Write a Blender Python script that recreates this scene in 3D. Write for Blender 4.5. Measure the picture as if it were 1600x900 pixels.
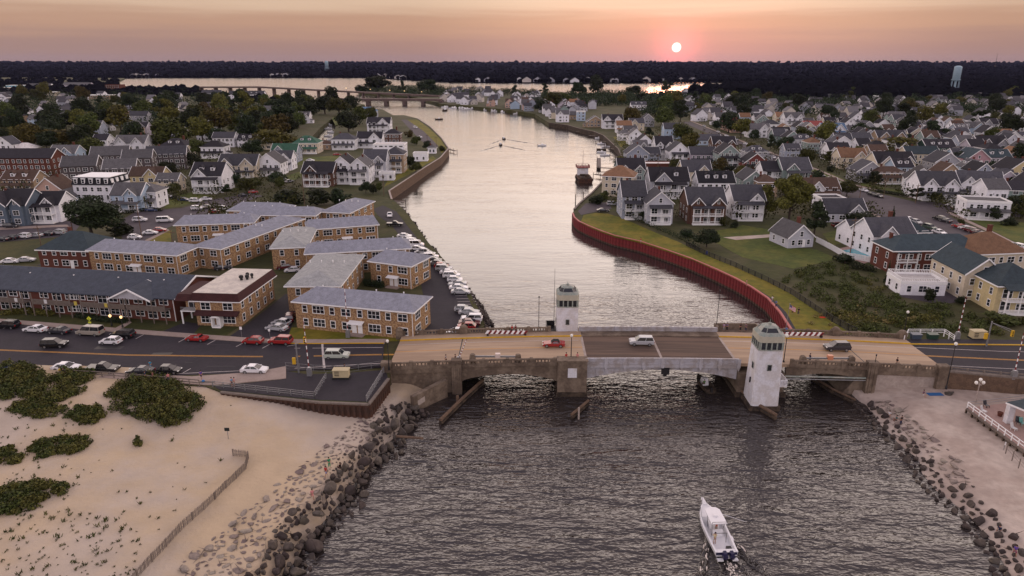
import bpy, bmesh, math, random
import numpy as np
from mathutils import Vector, Matrix, noise
from mathutils.geometry import tessellate_polygon

for o in list(bpy.data.objects): bpy.data.objects.remove(o)
SC = bpy.context.scene; COL = SC.collection
R = math.radians
# ------------------------------------------------------------------ camera
CAM_H = 57.0; PITCH = math.atan(353/1067); FPX = 1600*24/36
cd = bpy.data.cameras.new('camera'); cd.lens = 24; cd.sensor_width = 36; cd.clip_start = 0.5; cd.clip_end = 60000
cam = bpy.data.objects.new('camera', cd); cam.location = (0, 0, CAM_H); cam.rotation_euler = (math.pi/2-PITCH, 0, 0)
COL.objects.link(cam); SC.camera = cam

def U(px, py, z=0.0):
    "point of the place at height z that the photograph shows at pixel px, py (1600 x 900)"
    a = (px-800)/FPX; b = (450-py)/FPX
    dz = -math.sin(PITCH)+b*math.cos(PITCH); dy = math.cos(PITCH)+b*math.sin(PITCH)
    t = (z-CAM_H)/dz
    return Vector((a*t, dy*t, z))
def PX(p):
    y = p[1]*math.cos(PITCH)-(p[2]-CAM_H)*math.sin(PITCH)
    v = p[1]*math.sin(PITCH)+(p[2]-CAM_H)*math.cos(PITCH)
    return (800+FPX*p[0]/max(y, .1), 450-FPX*v/max(y, .1))

# ------------------------------------------------------------------ sky and sun
SUN_DIR = Vector(((1057-800)/FPX, math.cos(PITCH)+(450-74)/FPX*math.sin(PITCH), -math.sin(PITCH)+(450-74)/FPX*math.cos(PITCH))).normalized()
SUN_EL = math.asin(SUN_DIR.z); SUN_AZ = math.atan2(SUN_DIR.x, SUN_DIR.y)
W = bpy.data.worlds.new("World"); SC.world = W; W.use_nodes = True
def build_world():
    nt = W.node_tree; N = nt.nodes; L = nt.links; N.clear()
    out = N.new('ShaderNodeOutputWorld'); bg = N.new('ShaderNodeBackground'); bg2 = N.new('ShaderNodeBackground'); add = N.new('ShaderNodeAddShader')
    tc = N.new('ShaderNodeTexCoord')
    sky = N.new('ShaderNodeTexSky'); sky.sky_type = 'NISHITA'; sky.sun_disc = False
    sky.sun_elevation = SUN_EL; sky.sun_rotation = SUN_AZ; sky.dust_density = 1.5; sky.air_density = 1.2
    L.new(sky.outputs[0], bg2.inputs[0]); bg2.inputs[1].default_value = 0.012
    sep = N.new('ShaderNodeSeparateXYZ'); L.new(tc.outputs['Generated'], sep.inputs[0])
    # evening sky: mauve at the horizon, peach above it, cream higher up and grey blue overhead
    rp = N.new('ShaderNodeValToRGB'); cr = rp.color_ramp; cr.interpolation = 'EASE'
    st = [(0.0, (0.44, 0.29, 0.265)), (0.02, (0.47, 0.30, 0.26)), (0.05, (0.62, 0.38, 0.275)), (0.078, (0.84, 0.60, 0.44)),
          (0.16, (2.25, 1.82, 1.55)), (0.26, (3.3, 2.78, 2.5)), (0.42, (2.95, 2.42, 2.28)), (0.54, (2.25, 1.78, 1.66)), (0.68, (.72, .60, .63)), (1.0, (0.66, 0.60, 0.74))]
    cr.elements[0].position = st[0][0]; cr.elements[0].color = (*st[0][1], 1)
    cr.elements[1].position = st[-1][0]; cr.elements[1].color = (*st[-1][1], 1)
    for p, c in st[1:-1]:
        e = cr.elements.new(p); e.color = (*c, 1)
    # thin stretched cloud veils shift the gradient a little
    mp = N.new('ShaderNodeMapping'); mp.inputs['Scale'].default_value = (1.6, 1.6, 34); L.new(tc.outputs['Generated'], mp.inputs[0])
    nz = N.new('ShaderNodeTexNoise'); nz.inputs['Scale'].default_value = 2.2; nz.inputs['Detail'].default_value = 5; nz.inputs['Roughness'].default_value = .55
    L.new(mp.outputs[0], nz.inputs[0])
    m1 = N.new('ShaderNodeMath'); m1.operation = 'MULTIPLY_ADD'; L.new(nz.outputs[0], m1.inputs[0]); m1.inputs[1].default_value = 0.034; m1.inputs[2].default_value = -0.017
    m2 = N.new('ShaderNodeMath'); m2.operation = 'ADD'; L.new(sep.outputs[2], m2.inputs[0]); L.new(m1.outputs[0], m2.inputs[1])
    L.new(m2.outputs[0], rp.inputs[0])
    # brightness of the side of the sky away from the sun is lower and bluer
    sd = N.new('ShaderNodeVectorMath'); sd.operation = 'DOT_PRODUCT'; L.new(tc.outputs['Generated'], sd.inputs[0]); sd.inputs[1].default_value = SUN_DIR
    mr = N.new('ShaderNodeMapRange'); L.new(sd.outputs['Value'], mr.inputs[0]); mr.inputs[1].default_value = -1; mr.inputs[2].default_value = .55; gl = N.new('ShaderNodeMapRange'); gl.interpolation_type = 'SMOOTHSTEP'; L.new(sd.outputs['Value'], gl.inputs[0]); gl.inputs[1].default_value = .93; gl.inputs[2].default_value = 1.0; gl.inputs[3].default_value = .80; gl.inputs[4].default_value = 1.05
    mx = N.new('ShaderNodeMix'); mx.data_type = 'RGBA'; mx.blend_type = 'MULTIPLY'; mx.inputs[0].default_value = 1
    tint = N.new('ShaderNodeMix'); tint.data_type = 'RGBA'; L.new(mr.outputs[0], tint.inputs[0]); tint.inputs[6].default_value = (.62, .66, .78, 1); tint.inputs[7].default_value = (1, 1, 1, 1)
    L.new(rp.outputs[0], mx.inputs[6]); L.new(tint.outputs[2], mx.inputs[7])
    # the sun seen through the veil: disc and a tight pink halo
    disc = N.new('ShaderNodeMapRange'); disc.interpolation_type = 'SMOOTHSTEP'; L.new(sd.outputs['Value'], disc.inputs[0])
    disc.inputs[1].default_value = math.cos(R(0.39)); disc.inputs[2].default_value = math.cos(R(0.25)); 
    g1 = N.new('ShaderNodeMath'); g1.operation = 'MAXIMUM'; L.new(sd.outputs['Value'], g1.inputs[0]); g1.inputs[1].default_value = 0
    g2 = N.new('ShaderNodeMath'); g2.operation = 'POWER'; L.new(g1.outputs[0], g2.inputs[0]); g2.inputs[1].default_value = 2600
    g3 = N.new('ShaderNodeMath'); g3.operation = 'POWER'; L.new(g1.outputs[0], g3.inputs[0]); g3.inputs[1].default_value = 160
    def scl(sock, col):
        v = N.new('ShaderNodeVectorMath'); v.operation = 'SCALE'; v.inputs[0].default_value = col; L.new(sock, v.inputs['Scale']); return v.outputs[0]
    def vadd(a, b):
        v = N.new('ShaderNodeVectorMath'); v.operation = 'ADD'; L.new(a, v.inputs[0]); L.new(b, v.inputs[1]); return v.outputs[0]
    vm = N.new('ShaderNodeVectorMath'); vm.operation = 'SCALE'; L.new(mx.outputs[2], vm.inputs[0]); L.new(gl.outputs[0], vm.inputs['Scale'])
    tot = vadd(vm.outputs[0], scl(disc.outputs[0], (2.4, 1.7, 1.4)))
    tot = vadd(tot, scl(g2.outputs[0], (.55, .09, .10)))
    tot = vadd(tot, scl(g3.outputs[0], (.13, .03, .035)))
    L.new(tot, bg.inputs[0]); bg.inputs[1].default_value = 1.0
    L.new(bg.outputs[0], add.inputs[0]); L.new(bg2.outputs[0], add.inputs[1]); L.new(add.outputs[0], out.inputs[0])
build_world()
sl = bpy.data.lights.new('sun', 'SUN'); sl.energy = 0.12; sl.angle = R(5); sl.color = (1, .42, .25)
sun = bpy.data.objects.new('sun', sl); COL.objects.link(sun)
sun.rotation_euler = (-SUN_DIR).to_track_quat('-Z', 'Y').to_euler()
SC.view_settings.view_transform = 'Standard'; SC.view_settings.look = 'None'; SC.view_settings.exposure = 0.0; SC.view_settings.gamma = 1
SC.cycles.max_bounces = 5; SC.cycles.diffuse_bounces = 2; SC.cycles.glossy_bounces = 3; SC.cycles.transparent_max_bounces = 8
SC.cycles.volume_bounces = 0

# ------------------------------------------------------------------ materials
MATS = {}
def mat(name, col=None, rough=.85, objcol=False, var=.25, scale=.6, bump=0., bscale=4., metal=0., spec=.3, island=0., obrand=0., col2=None, detail=4, stretch=None, lines=None, emit=None):
    "procedural surface: base colour (or the object's colour) broken up by noise, per-leaf and per-object variation, fine relief"
    if name in MATS: return MATS[name]
    m = bpy.data.materials.new(name); m.use_nodes = True; nt = m.node_tree; N = nt.nodes; L = nt.links
    b = N['Principled BSDF']; b.inputs['Roughness'].default_value = rough; b.inputs['Metallic'].default_value = metal
    b.inputs['Specular IOR Level'].default_value = spec
    tc = N.new('ShaderNodeTexCoord'); src = tc.outputs['Object']
    if stretch:
        mp = N.new('ShaderNodeMapping'); mp.inputs['Scale'].default_value = stretch; L.new(src, mp.inputs[0]); src = mp.outputs[0]
    if objcol:
        oi = N.new('ShaderNodeObjectInfo'); cs = oi.outputs['Color']
    else:
        rgb = N.new('ShaderNodeRGB'); rgb.outputs[0].default_value = (*col, 1); cs = rgb.outputs[0]
    nz = N.new('ShaderNodeTexNoise'); nz.inputs['Scale'].default_value = scale; nz.inputs['Detail'].default_value = detail; nz.inputs['Roughness'].default_value = .62
    L.new(src, nz.inputs[0])
    if col2:
        rp = N.new('ShaderNodeMapRange'); rp.interpolation_type = 'SMOOTHSTEP'; L.new(nz.outputs[0], rp.inputs[0]); rp.inputs[1].default_value = .40; rp.inputs[2].default_value = .60
        mm = N.new('ShaderNodeMix'); mm.data_type = 'RGBA'; L.new(rp.outputs[0], mm.inputs[0]); L.new(cs, mm.inputs[6]); mm.inputs[7].default_value = (*col2, 1); cs = mm.outputs[2]
    nz2 = N.new('ShaderNodeTexNoise'); nz2.inputs['Scale'].default_value = scale*6.3; nz2.inputs['Detail'].default_value = detail; L.new(src, nz2.inputs[0])
    av = N.new('ShaderNodeMath'); av.operation = 'ADD'; L.new(nz.outputs[0], av.inputs[0]); L.new(nz2.outputs[0], av.inputs[1])
    val = N.new('ShaderNodeMapRange'); L.new(av.outputs[0], val.inputs[0]); val.inputs[1].default_value = .65; val.inputs[2].default_value = 1.35
    val.inputs[3].default_value = 1-var; val.inputs[4].default_value = 1+var
    vs = val.outputs[0]
    def mul(a, s, lo, hi):
        q = N.new('ShaderNodeMapRange'); L.new(s, q.inputs[0]); q.inputs[3].default_value = lo; q.inputs[4].default_value = hi
        k = N.new('ShaderNodeMath'); k.operation = 'MULTIPLY'; L.new(a, k.inputs[0]); L.new(q.outputs[0], k.inputs[1]); return k.outputs[0]
    if island:
        ge = N.new('ShaderNodeNewGeometry'); vs = mul(vs, ge.outputs['Random Per Island'], 1-island, 1+island)
    hs = N.new('ShaderNodeHueSaturation'); L.new(vs, hs.inputs['Value']); L.new(cs, hs.inputs['Color'])
    if obrand:
        o2 = N.new('ShaderNodeObjectInfo'); vs2 = mul(vs, o2.outputs['Random'], 1-obrand, 1+obrand); L.new(vs2, hs.inputs['Value'])
        hh = N.new('ShaderNodeMapRange'); L.new(o2.outputs['Random'], hh.inputs[0]); hh.inputs[3].default_value = .47; hh.inputs[4].default_value = .53; L.new(hh.outputs[0], hs.inputs['Hue'])
    L.new(hs.outputs[0], b.inputs['Base Color'])
    if bump:
        bn = N.new('ShaderNodeTexNoise'); bn.inputs['Scale'].default_value = bscale; bn.inputs['Detail'].default_value = 5; L.new(src, bn.inputs[0])
        h = bn.outputs[0]
        bp = N.new('ShaderNodeBump'); bp.inputs['Distance'].default_value = bump; bp.inputs['Strength'].default_value = 1; L.new(h, bp.inputs['Height']); L.new(bp.outputs[0], b.inputs['Normal'])
    if emit:
        b.inputs['Emission Color'].default_value = (*emit[:3], 1); b.inputs['Emission Strength'].default_value = emit[3]
    MATS[name] = m; return m

mat('siding', objcol=True, var=.17, scale=.35, rough=.7)
mat('roofing', objcol=True, var=.34, scale=.9, rough=.9, bump=.03, bscale=9)
mat('car_paint', objcol=True, var=.03, rough=.22, spec=.6, scale=.5)
mat('cloth', objcol=True, var=.12, rough=.9, scale=6)
mat('white_trim', (.80, .80, .80), var=.06, rough=.6)
mat('glass', (.018, .022, .028), rough=.08, spec=.8, var=.3, scale=.8, obrand=.4)
mat('car_glass', (.01, .012, .016), rough=.05, spec=.9, var=.05)
mat('tyre', (.012, .012, .012), rough=.8, var=.1)
mat('rim', (.35, .35, .36), rough=.35, metal=.7, var=.05)
mat('headlight', (.6, .6, .58), rough=.15, spec=.8, var=.02)
mat('tail_light', (.28, .01, .01), rough=.2, spec=.7, var=.02)
mat('tan_brick', (.45, .295, .155), col2=(.16, .088, .05), scale=2.6, var=.55, rough=.9, detail=8)
mat('red_brick', (.13, .040, .026), col2=(.09, .035, .025), scale=2.2, var=.4, rough=.9, detail=6)
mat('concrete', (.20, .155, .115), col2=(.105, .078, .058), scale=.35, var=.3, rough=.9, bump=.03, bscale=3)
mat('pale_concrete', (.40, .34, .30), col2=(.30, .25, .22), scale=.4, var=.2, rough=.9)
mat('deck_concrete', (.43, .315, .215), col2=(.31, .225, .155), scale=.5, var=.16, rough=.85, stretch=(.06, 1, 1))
mat('deck_dark', (.150, .100, .074), col2=(.084, .058, .045), scale=.6, var=.25, rough=.9, stretch=(.05, 1, 1))
mat('asphalt', (.031, .026, .034), col2=(.024, .021, .027), scale=.25, var=.2, rough=.85, bump=.01, bscale=20)
mat('street', (.075, .062, .072), col2=(.058, .048, .056), scale=.1, var=.2, rough=.85)
mat('sidewalk', (.34, .27, .235), col2=(.28, .22, .19), scale=.4, var=.15, rough=.9)
mat('kerb_yellow', (.55, .33, .02), var=.2, scale=1.5, rough=.7)
mat('line_yellow', (.50, .25, .05), var=.25, scale=1.2, rough=.7)
mat('line_white', (.48, .44, .42), var=.25, scale=1.5, rough=.7)
mat('white_paint', (.66, .66, .70), col2=(.53, .51, .51), var=.16, scale=.5, rough=.55)
mat('steel_white', (.43, .42, .45), col2=(.32, .29, .28), var=.12, scale=.7, rough=.5)
mat('green_paint', (.24, .28, .25), col2=(.33, .33, .29), var=.2, scale=.6, rough=.6)
mat('stone_band', (.42, .40, .32), var=.12, scale=.8, rough=.8)
mat('dark_metal', (.02, .019, .02), rough=.5, var=.15)
mat('grey_metal', (.25, .25, .26), rough=.45, metal=.5, var=.15)
mat('rust', (.095, .045, .028), col2=(.045, .026, .02), scale=.8, var=.35, rough=.9)
mat('red_pile', (.21, .022, .025), col2=(.12, .018, .02), scale=.7, var=.4, rough=.6)
mat('red_cap', (.40, .11, .10), var=.2, scale=.6, rough=.6)
mat('wood', (.16, .105, .07), col2=(.10, .066, .046), scale=1.2, var=.3, rough=.9)
mat('grey_wood', (.20, .165, .14), col2=(.14, .115, .10), scale=1.5, var=.3, rough=.9)
mat('dark_wood', (.035, .026, .02), col2=(.07, .05, .035), scale=.9, var=.4, rough=.9)
mat('rock', (.098, .078, .066), col2=(.052, .042, .038), scale=.9, var=.4, rough=.85, bump=.12, bscale=2.5, obrand=.4)
mat('pale_rock', (.26, .21, .18), col2=(.16, .13, .115), scale=1.2, var=.35, rough=.9, bump=.08, bscale=3, obrand=.3)
mat('sand', (.46, .385, .315), col2=(.45, .35, .235), scale=.045, var=.12, rough=.95, bump=.14, bscale=1.6, detail=8)
mat('sand_pale', (.50, .42, .36), col2=(.36, .29, .245), scale=.12, var=.2, rough=.95, bump=.14, bscale=1.4, detail=8)
mat('green_lawn', (.060, .082, .010), col2=(.085, .090, .014), scale=.12, var=.35, rough=.95, bump=.08, bscale=3, detail=8)
mat('cream_roof', (.62, .57, .50), col2=(.46, .42, .38), scale=.5, var=.2, rough=.9)
mat('grass', (.108, .112, .006), col2=(.150, .122, .012), scale=.12, var=.35, rough=.95, bump=.08, bscale=3, detail=8)
mat('lawn', (.036, .042, .008), col2=(.052, .050, .011), scale=.15, var=.3, rough=.95, bump=.08, bscale=3, detail=8)
mat('earth', (.045, .050, .012), col2=(.062, .056, .024), scale=.05, var=.35, rough=.95, bump=.2, bscale=.6, detail=8)
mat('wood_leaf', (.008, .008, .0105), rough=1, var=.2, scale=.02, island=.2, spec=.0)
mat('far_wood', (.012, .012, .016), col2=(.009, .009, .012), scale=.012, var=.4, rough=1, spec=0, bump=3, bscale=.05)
mat('leaf', (.052, .060, .016), rough=.75, var=.2, scale=3, island=.5, obrand=.38, spec=.15)
mat('leaf_dark', (.022, .030, .013), rough=.75, var=.2, scale=3, island=.5, obrand=.3, spec=.15)
mat('leaf_olive', (.080, .072, .018), rough=.75, var=.2, scale=3, island=.5, obrand=.3, spec=.15)
mat('dune_leaf', (.046, .060, .015), col2=(.075, .072, .018), rough=.75, var=.25, scale=.5, island=.6, spec=.15)
mat('bark', (.05, .038, .03), var=.3, scale=3, rough=.95)
mat('dry_leaf', (.20, .16, .06), var=.3, scale=1, island=.5, rough=.9)
mat('skin', (.36, .19, .13), var=.05, rough=.6)
mat('plastic', objcol=True, var=.06, rough=.4, spec=.5, scale=2)
mat('gelcoat', (.74, .74, .76), var=.03, rough=.22, spec=.6)
mat('foam_glint', (.62, .56, .50), var=.2, scale=2, rough=.9)  # stern foam, and the painted glints on the wake crests
mat('lamp_globe', (.8, .78, .72), rough=.3, var=.02)
mat('lamp_lit', (.9, .7, .4), emit=(1, .62, .25, 1.6), var=.02)
mat('lamp_cool', (.9, .9, .8), emit=(.85, 1, .75, 6), var=.02)
mat('pool_water', (.03, .30, .36), rough=.05, spec=.7, var=.15, scale=.5, bump=.03, bscale=2)
mat('paving', (.34, .23, .20), var=.15, scale=1)
mat('bridge_far', (.12, .085, .075), var=.2, scale=.1)

def water_mat():
    m = bpy.data.materials.new('water'); m.use_nodes = True; nt = m.node_tree; N = nt.nodes; L = nt.links
    b = N['Principled BSDF']; b.inputs['Base Color'].default_value = (.027, .022, .021, 1); b.inputs['Roughness'].default_value = .09; b.inputs['IOR'].default_value = 1.6
    tc = N.new('ShaderNodeTexCoord')
    def layer(rot, sx, sy, sc, det, dist):
        mp = N.new('ShaderNodeMapping'); mp.inputs['Rotation'].default_value = (0, 0, R(rot)); mp.inputs['Scale'].default_value = (sx, sy, 1); L.new(tc.outputs['Object'], mp.inputs[0])
        n = N.new('ShaderNodeTexNoise'); n.inputs['Scale'].default_value = sc; n.inputs['Detail'].default_value = det; n.inputs['Roughness'].default_value = .5; n.inputs['Distortion'].default_value = .4; L.new(mp.outputs[0], n.inputs[0])
        k = N.new('ShaderNodeMath'); k.operation = 'MULTIPLY'; L.new(n.outputs[0], k.inputs[0]); k.inputs[1].default_value = dist; return k.outputs[0]
    def plus(a, b_):
        k = N.new('ShaderNodeMath'); k.operation = 'ADD'; L.new(a, k.inputs[0]); L.new(b_, k.inputs[1]); return k.outputs[0]
    h = plus(layer(-14, .34, 1, 1.12, 1.8, .29), plus(plus(layer(18, .5, 1, 2.6, 1, .12), layer(24, .3, 1, .32, 2, .55)), layer(-30, .5, 1, .16, 2, .5)))
    # the sheltered inner channel is calmer than the inlet in front of the bridge
    sx = N.new('ShaderNodeSeparateXYZ'); L.new(tc.outputs['Object'], sx.inputs[0])
    mr = N.new('ShaderNodeMapRange'); mr.interpolation_type = 'SMOOTHSTEP'; L.new(sx.outputs[1], mr.inputs[0]); mr.inputs[1].default_value = 95; mr.inputs[2].default_value = 190; mr.inputs[3].default_value = 1.0; mr.inputs[4].default_value = .15
    mr2 = N.new('ShaderNodeMapRange'); L.new(sx.outputs[1], mr2.inputs[0]); mr2.inputs[1].default_value = 190; mr2.inputs[2].default_value = 700; mr2.inputs[3].default_value = 1.0; mr2.inputs[4].default_value = 1.6
    k = N.new('ShaderNodeMath'); k.operation = 'MULTIPLY'; L.new(mr.outputs[0], k.inputs[0]); L.new(mr2.outputs[0], k.inputs[1])
    # slicks and cat's paws: calmer and rougher patches drifting with the tide
    mp = N.new('ShaderNodeMapping'); mp.inputs['Rotation'].default_value = (0, 0, R(35)); mp.inputs['Scale'].default_value = (.35, 1, 1); L.new(tc.outputs['Object'], mp.inputs[0]); sn = N.new('ShaderNodeTexNoise'); sn.inputs['Scale'].default_value = .07; sn.inputs['Detail'].default_value = 3; L.new(mp.outputs[0], sn.inputs[0])
    sm = N.new('ShaderNodeMapRange'); L.new(sn.outputs[0], sm.inputs[0]); sm.inputs[1].default_value = .3; sm.inputs[2].default_value = .7; sm.inputs[3].default_value = .5; sm.inputs[4].default_value = 1.45
    k2 = N.new('ShaderNodeMath'); k2.operation = 'MULTIPLY'; L.new(k.outputs[0], k2.inputs[0]); L.new(sm.outputs[0], k2.inputs[1]); k = k2
    bp = N.new('ShaderNodeBump'); bp.inputs['Distance'].default_value = 1.0; L.new(k.outputs[0], bp.inputs['Strength']); L.new(h, bp.inputs['Height']); L.new(bp.outputs[0], b.inputs['Normal'])
    rr = N.new('ShaderNodeMapRange'); L.new(sx.outputs[1], rr.inputs[0]); rr.inputs[1].default_value = 600; rr.inputs[2].default_value = 1700; rr.inputs[3].default_value = .09; rr.inputs[4].default_value = .13; L.new(rr.outputs[0], b.inputs['Roughness'])
    MATS['water'] = m; return m
water_mat()

# ------------------------------------------------------------------ mesh and object helpers
class MB:
    def __init__(s): s.v = []; s.f = []; s.m = []
    def add(s, vs, fs, m=0):
        n = len(s.v); s.v += [tuple(p) for p in vs]; s.f += [tuple(i+n for i in f) for f in fs]; s.m += [m]*len(fs); return s
    def box(s, x0, x1, y0, y1, z0, z1, m=0):
        return s.add([(x0, y0, z0), (x1, y0, z0), (x1, y1, z0), (x0, y1, z0), (x0, y0, z1), (x1, y0, z1), (x1, y1, z1), (x0, y1, z1)],
                     [(3, 2, 1, 0), (4, 5, 6, 7), (0, 1, 5, 4), (1, 2, 6, 5), (2, 3, 7, 6), (3, 0, 4, 7)], m)
    def bar(s, p, q, w, h, m=0):
        "a rectangular bar from p to q, w wide (horizontal) and h high"
        p = Vector(p); q = Vector(q); d = (q-p); d2 = Vector((d.x, d.y, 0))
        n = Vector((-d2.y, d2.x, 0)).normalized()*w/2 if d2.length > 1e-6 else Vector((w/2, 0, 0))
        u = Vector((0, 0, h/2)) if d2.length > 1e-6 else Vector((0, h/2, 0))
        vs = [p-n-u, p+n-u, p+n+u, p-n+u, q-n-u, q+n-u, q+n+u, q-n+u]
        return s.add(vs, [(0, 1, 2, 3), (7, 6, 5, 4), (0, 4, 5, 1), (1, 5, 6, 2), (2, 6, 7, 3), (3, 7, 4, 0)], m)
    def prism(s, poly, z0, z1, m=0, mside=None):
        "poly: list of (x, y), counterclockwise; any outline"
        n = len(poly); z0 = z0 if isinstance(z0, (list, tuple)) else [z0]*n; z1 = z1 if isinstance(z1, (list, tuple)) else [z1]*n
        vs = [(p[0], p[1], z0[i]) for i, p in enumerate(poly)]+[(p[0], p[1], z1[i]) for i, p in enumerate(poly)]
        ts = tessellate_polygon([[Vector((p[0], p[1], 0)) for p in poly]])
        k = len(s.v); s.v += vs
        for t in ts:
            a, b, c = (Vector((*poly[i][:2], 0)) for i in t)
            if (b-a).cross(c-a).z < 0: t = (t[0], t[2], t[1])
            s.f.append(tuple(i+n+k for i in t)); s.m.append(m)
        for i in range(n):
            j = (i+1) % n; s.f.append((k+i, k+j, k+n+j, k+n+i)); s.m.append(m if mside is None else mside)
        return s
    def section(s, pts, a0, a1, axis='y', m=0):
        "pts: closed outline (u, z), extruded along y (u is x) or along x (u is y)"
        n = len(pts)
        P = (lambda u, z, a: (u, a, z)) if axis == 'y' else (lambda u, z, a: (a, u, z))
        vs = [P(u, z, a0) for u, z in pts]+[P(u, z, a1) for u, z in pts]
        fs = [(i, (i+1) % n, n+(i+1) % n, n+i) for i in range(n)]
        for t in tessellate_polygon([[Vector((u, z, 0)) for u, z in pts]]): fs += [tuple(t), tuple(n+i for i in t[::-1])]
        return s.add(vs, fs, m)
    def tube(s, p, q, r0, r1=None, n=6, m=0):
        r1 = r0 if r1 is None else r1; p = Vector(p); q = Vector(q); d = (q-p).normalized()
        a = d.orthogonal().normalized(); b = d.cross(a); vs = []
        for c, r in ((p, r0), (q, r1)):
            vs += [c+(a*math.cos(2*math.pi*i/n)+b*math.sin(2*math.pi*i/n))*r for i in range(n)]
        return s.add(vs, [(i, (i+1) % n, n+(i+1) % n, n+i) for i in range(n)]+[tuple(range(n))[::-1], tuple(range(n, 2*n))], m)
    def path(s, pts, r, n=5, m=0):
        for p, q in zip(pts, pts[1:]): s.tube(p, q, r, r, n, m)
        return s
    def lathe(s, prof, n=10, m=0, c=(0, 0)):
        "prof: (radius, z) list"
        k = len(prof); vs = [(c[0]+r*math.cos(2*math.pi*i/n), c[1]+r*math.sin(2*math.pi*i/n), z) for r, z in prof for i in range(n)]
        fs = [(j*n+i, j*n+(i+1) % n, (j+1)*n+(i+1) % n, (j+1)*n+i) for j in range(k-1) for i in range(n)]
        return s.add(vs, fs+[tuple(range(n))[::-1], tuple(range((k-1)*n, k*n))], m)
    def loft(s, rings, m=0, cap=True):
        n = len(rings[0]); vs = [p for r in rings for p in r]
        fs = [(j*n+i, j*n+(i+1) % n, (j+1)*n+(i+1) % n, (j+1)*n+i) for j in range(len(rings)-1) for i in range(n)]
        if cap: fs += [tuple(range(n))[::-1], tuple(range((len(rings)-1)*n, len(rings)*n))]
        return s.add(vs, fs, m)
    def rot(s, deg, c=(0, 0), start=0):
        a = R(deg); co, si = math.cos(a), math.sin(a)
        s.v[start:] = [(c[0]+(x-c[0])*co-(y-c[1])*si, c[1]+(x-c[0])*si+(y-c[1])*co, z) for x, y, z in s.v[start:]]; return s
    def build(s, name, mats, smooth=False):
        me = bpy.data.meshes.new(name); me.from_pydata(s.v, [], s.f)
        for mm in ([mats] if isinstance(mats, str) else mats): me.materials.append(MATS[mm])
        if len(me.materials) > 1: me.polygons.foreach_set('material_index', s.m)
        if smooth: me.polygons.foreach_set('use_smooth', [True]*len(me.polygons))
        bm = bmesh.new(); bm.from_mesh(me); bmesh.ops.recalc_face_normals(bm, faces=bm.faces); bm.to_mesh(me); bm.free()
        return me
def raw_mesh(name, v, f, mats, smooth=False, mi=None):
    me = bpy.data.meshes.new(name); me.from_pydata(v, [], f)
    for mm in ([mats] if isinstance(mats, str) else mats): me.materials.append(MATS[mm])
    if mi: me.polygons.foreach_set('material_index', mi)
    if smooth: me.polygons.foreach_set('use_smooth', [True]*len(me.polygons))
    me.update(); return me
THINGS = []
def tag(o, label, cat, group=None):
    o['label'] = label; o['category'] = cat
    if group: o['group'] = group
    THINGS.append(o); return o
def thing(name, label, cat, loc=(0, 0, 0), rot=0, group=None, scale=None):
    o = bpy.data.objects.new(name, None); COL.objects.link(o); o.location = loc; o.rotation_euler = (0, 0, R(rot)); o.empty_display_size = .3
    if scale: o.scale = scale
    return tag(o, label, cat, group)
def obj(name, me, parent=None, loc=(0, 0, 0), rot=0, col=None, label=None, kind=None, rotv=None, scale=None):
    o = bpy.data.objects.new(name, me); COL.objects.link(o); o.location = loc
    o.rotation_euler = rotv if rotv is not None else (0, 0, R(rot))
    if scale: o.scale = scale
    if parent is not None: o.parent = parent
    if col: o.color = (*col, 1)
    if label: o['label'] = label
    if kind: o['kind'] = kind
    return o
def structure(name, me): return obj(name, me, kind='structure')
def solo(name, me, label, cat, loc=(0, 0, 0), rot=0, group=None, col=None, scale=None, rotv=None):
    "a thing that is one mesh"
    return tag(obj(name, me, None, loc, rot, col, scale=scale, rotv=rotv), label, cat, group)
def copy_tree(o, loc, rot, label, group=None, colors=None, scale=None):
    def cp(x, par):
        c = x.copy(); COL.objects.link(c)
        if par: c.parent = par
        if colors and x.name.split('.')[0] in colors: c.color = (*colors[x.name.split('.')[0]], 1)
        for k in x.children: cp(k, c)
        return c
    r = cp(o, None); r.location = loc; r.rotation_euler = (0, 0, R(rot))
    if scale: r.scale = scale
    r['label'] = label
    if group: r['group'] = group
    THINGS.append(r); return r
rnd = random.Random(11)
def P2(pts, z): return [tuple(U(x, y, z)[:2]) for x, y in pts]
def ccw(poly):
    a = sum(p[0]*q[1]-q[0]*p[1] for p, q in zip(poly, poly[1:]+poly[:1])); return poly if a > 0 else poly[::-1]
def inside(p, poly):
    c = False; n = len(poly)
    for i in range(n):
        a = poly[i]; b = poly[i-1]
        if (a[1] > p[1]) != (b[1] > p[1]) and p[0] < (b[0]-a[0])*(p[1]-a[1])/(b[1]-a[1])+a[0]: c = not c
    return c
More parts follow.
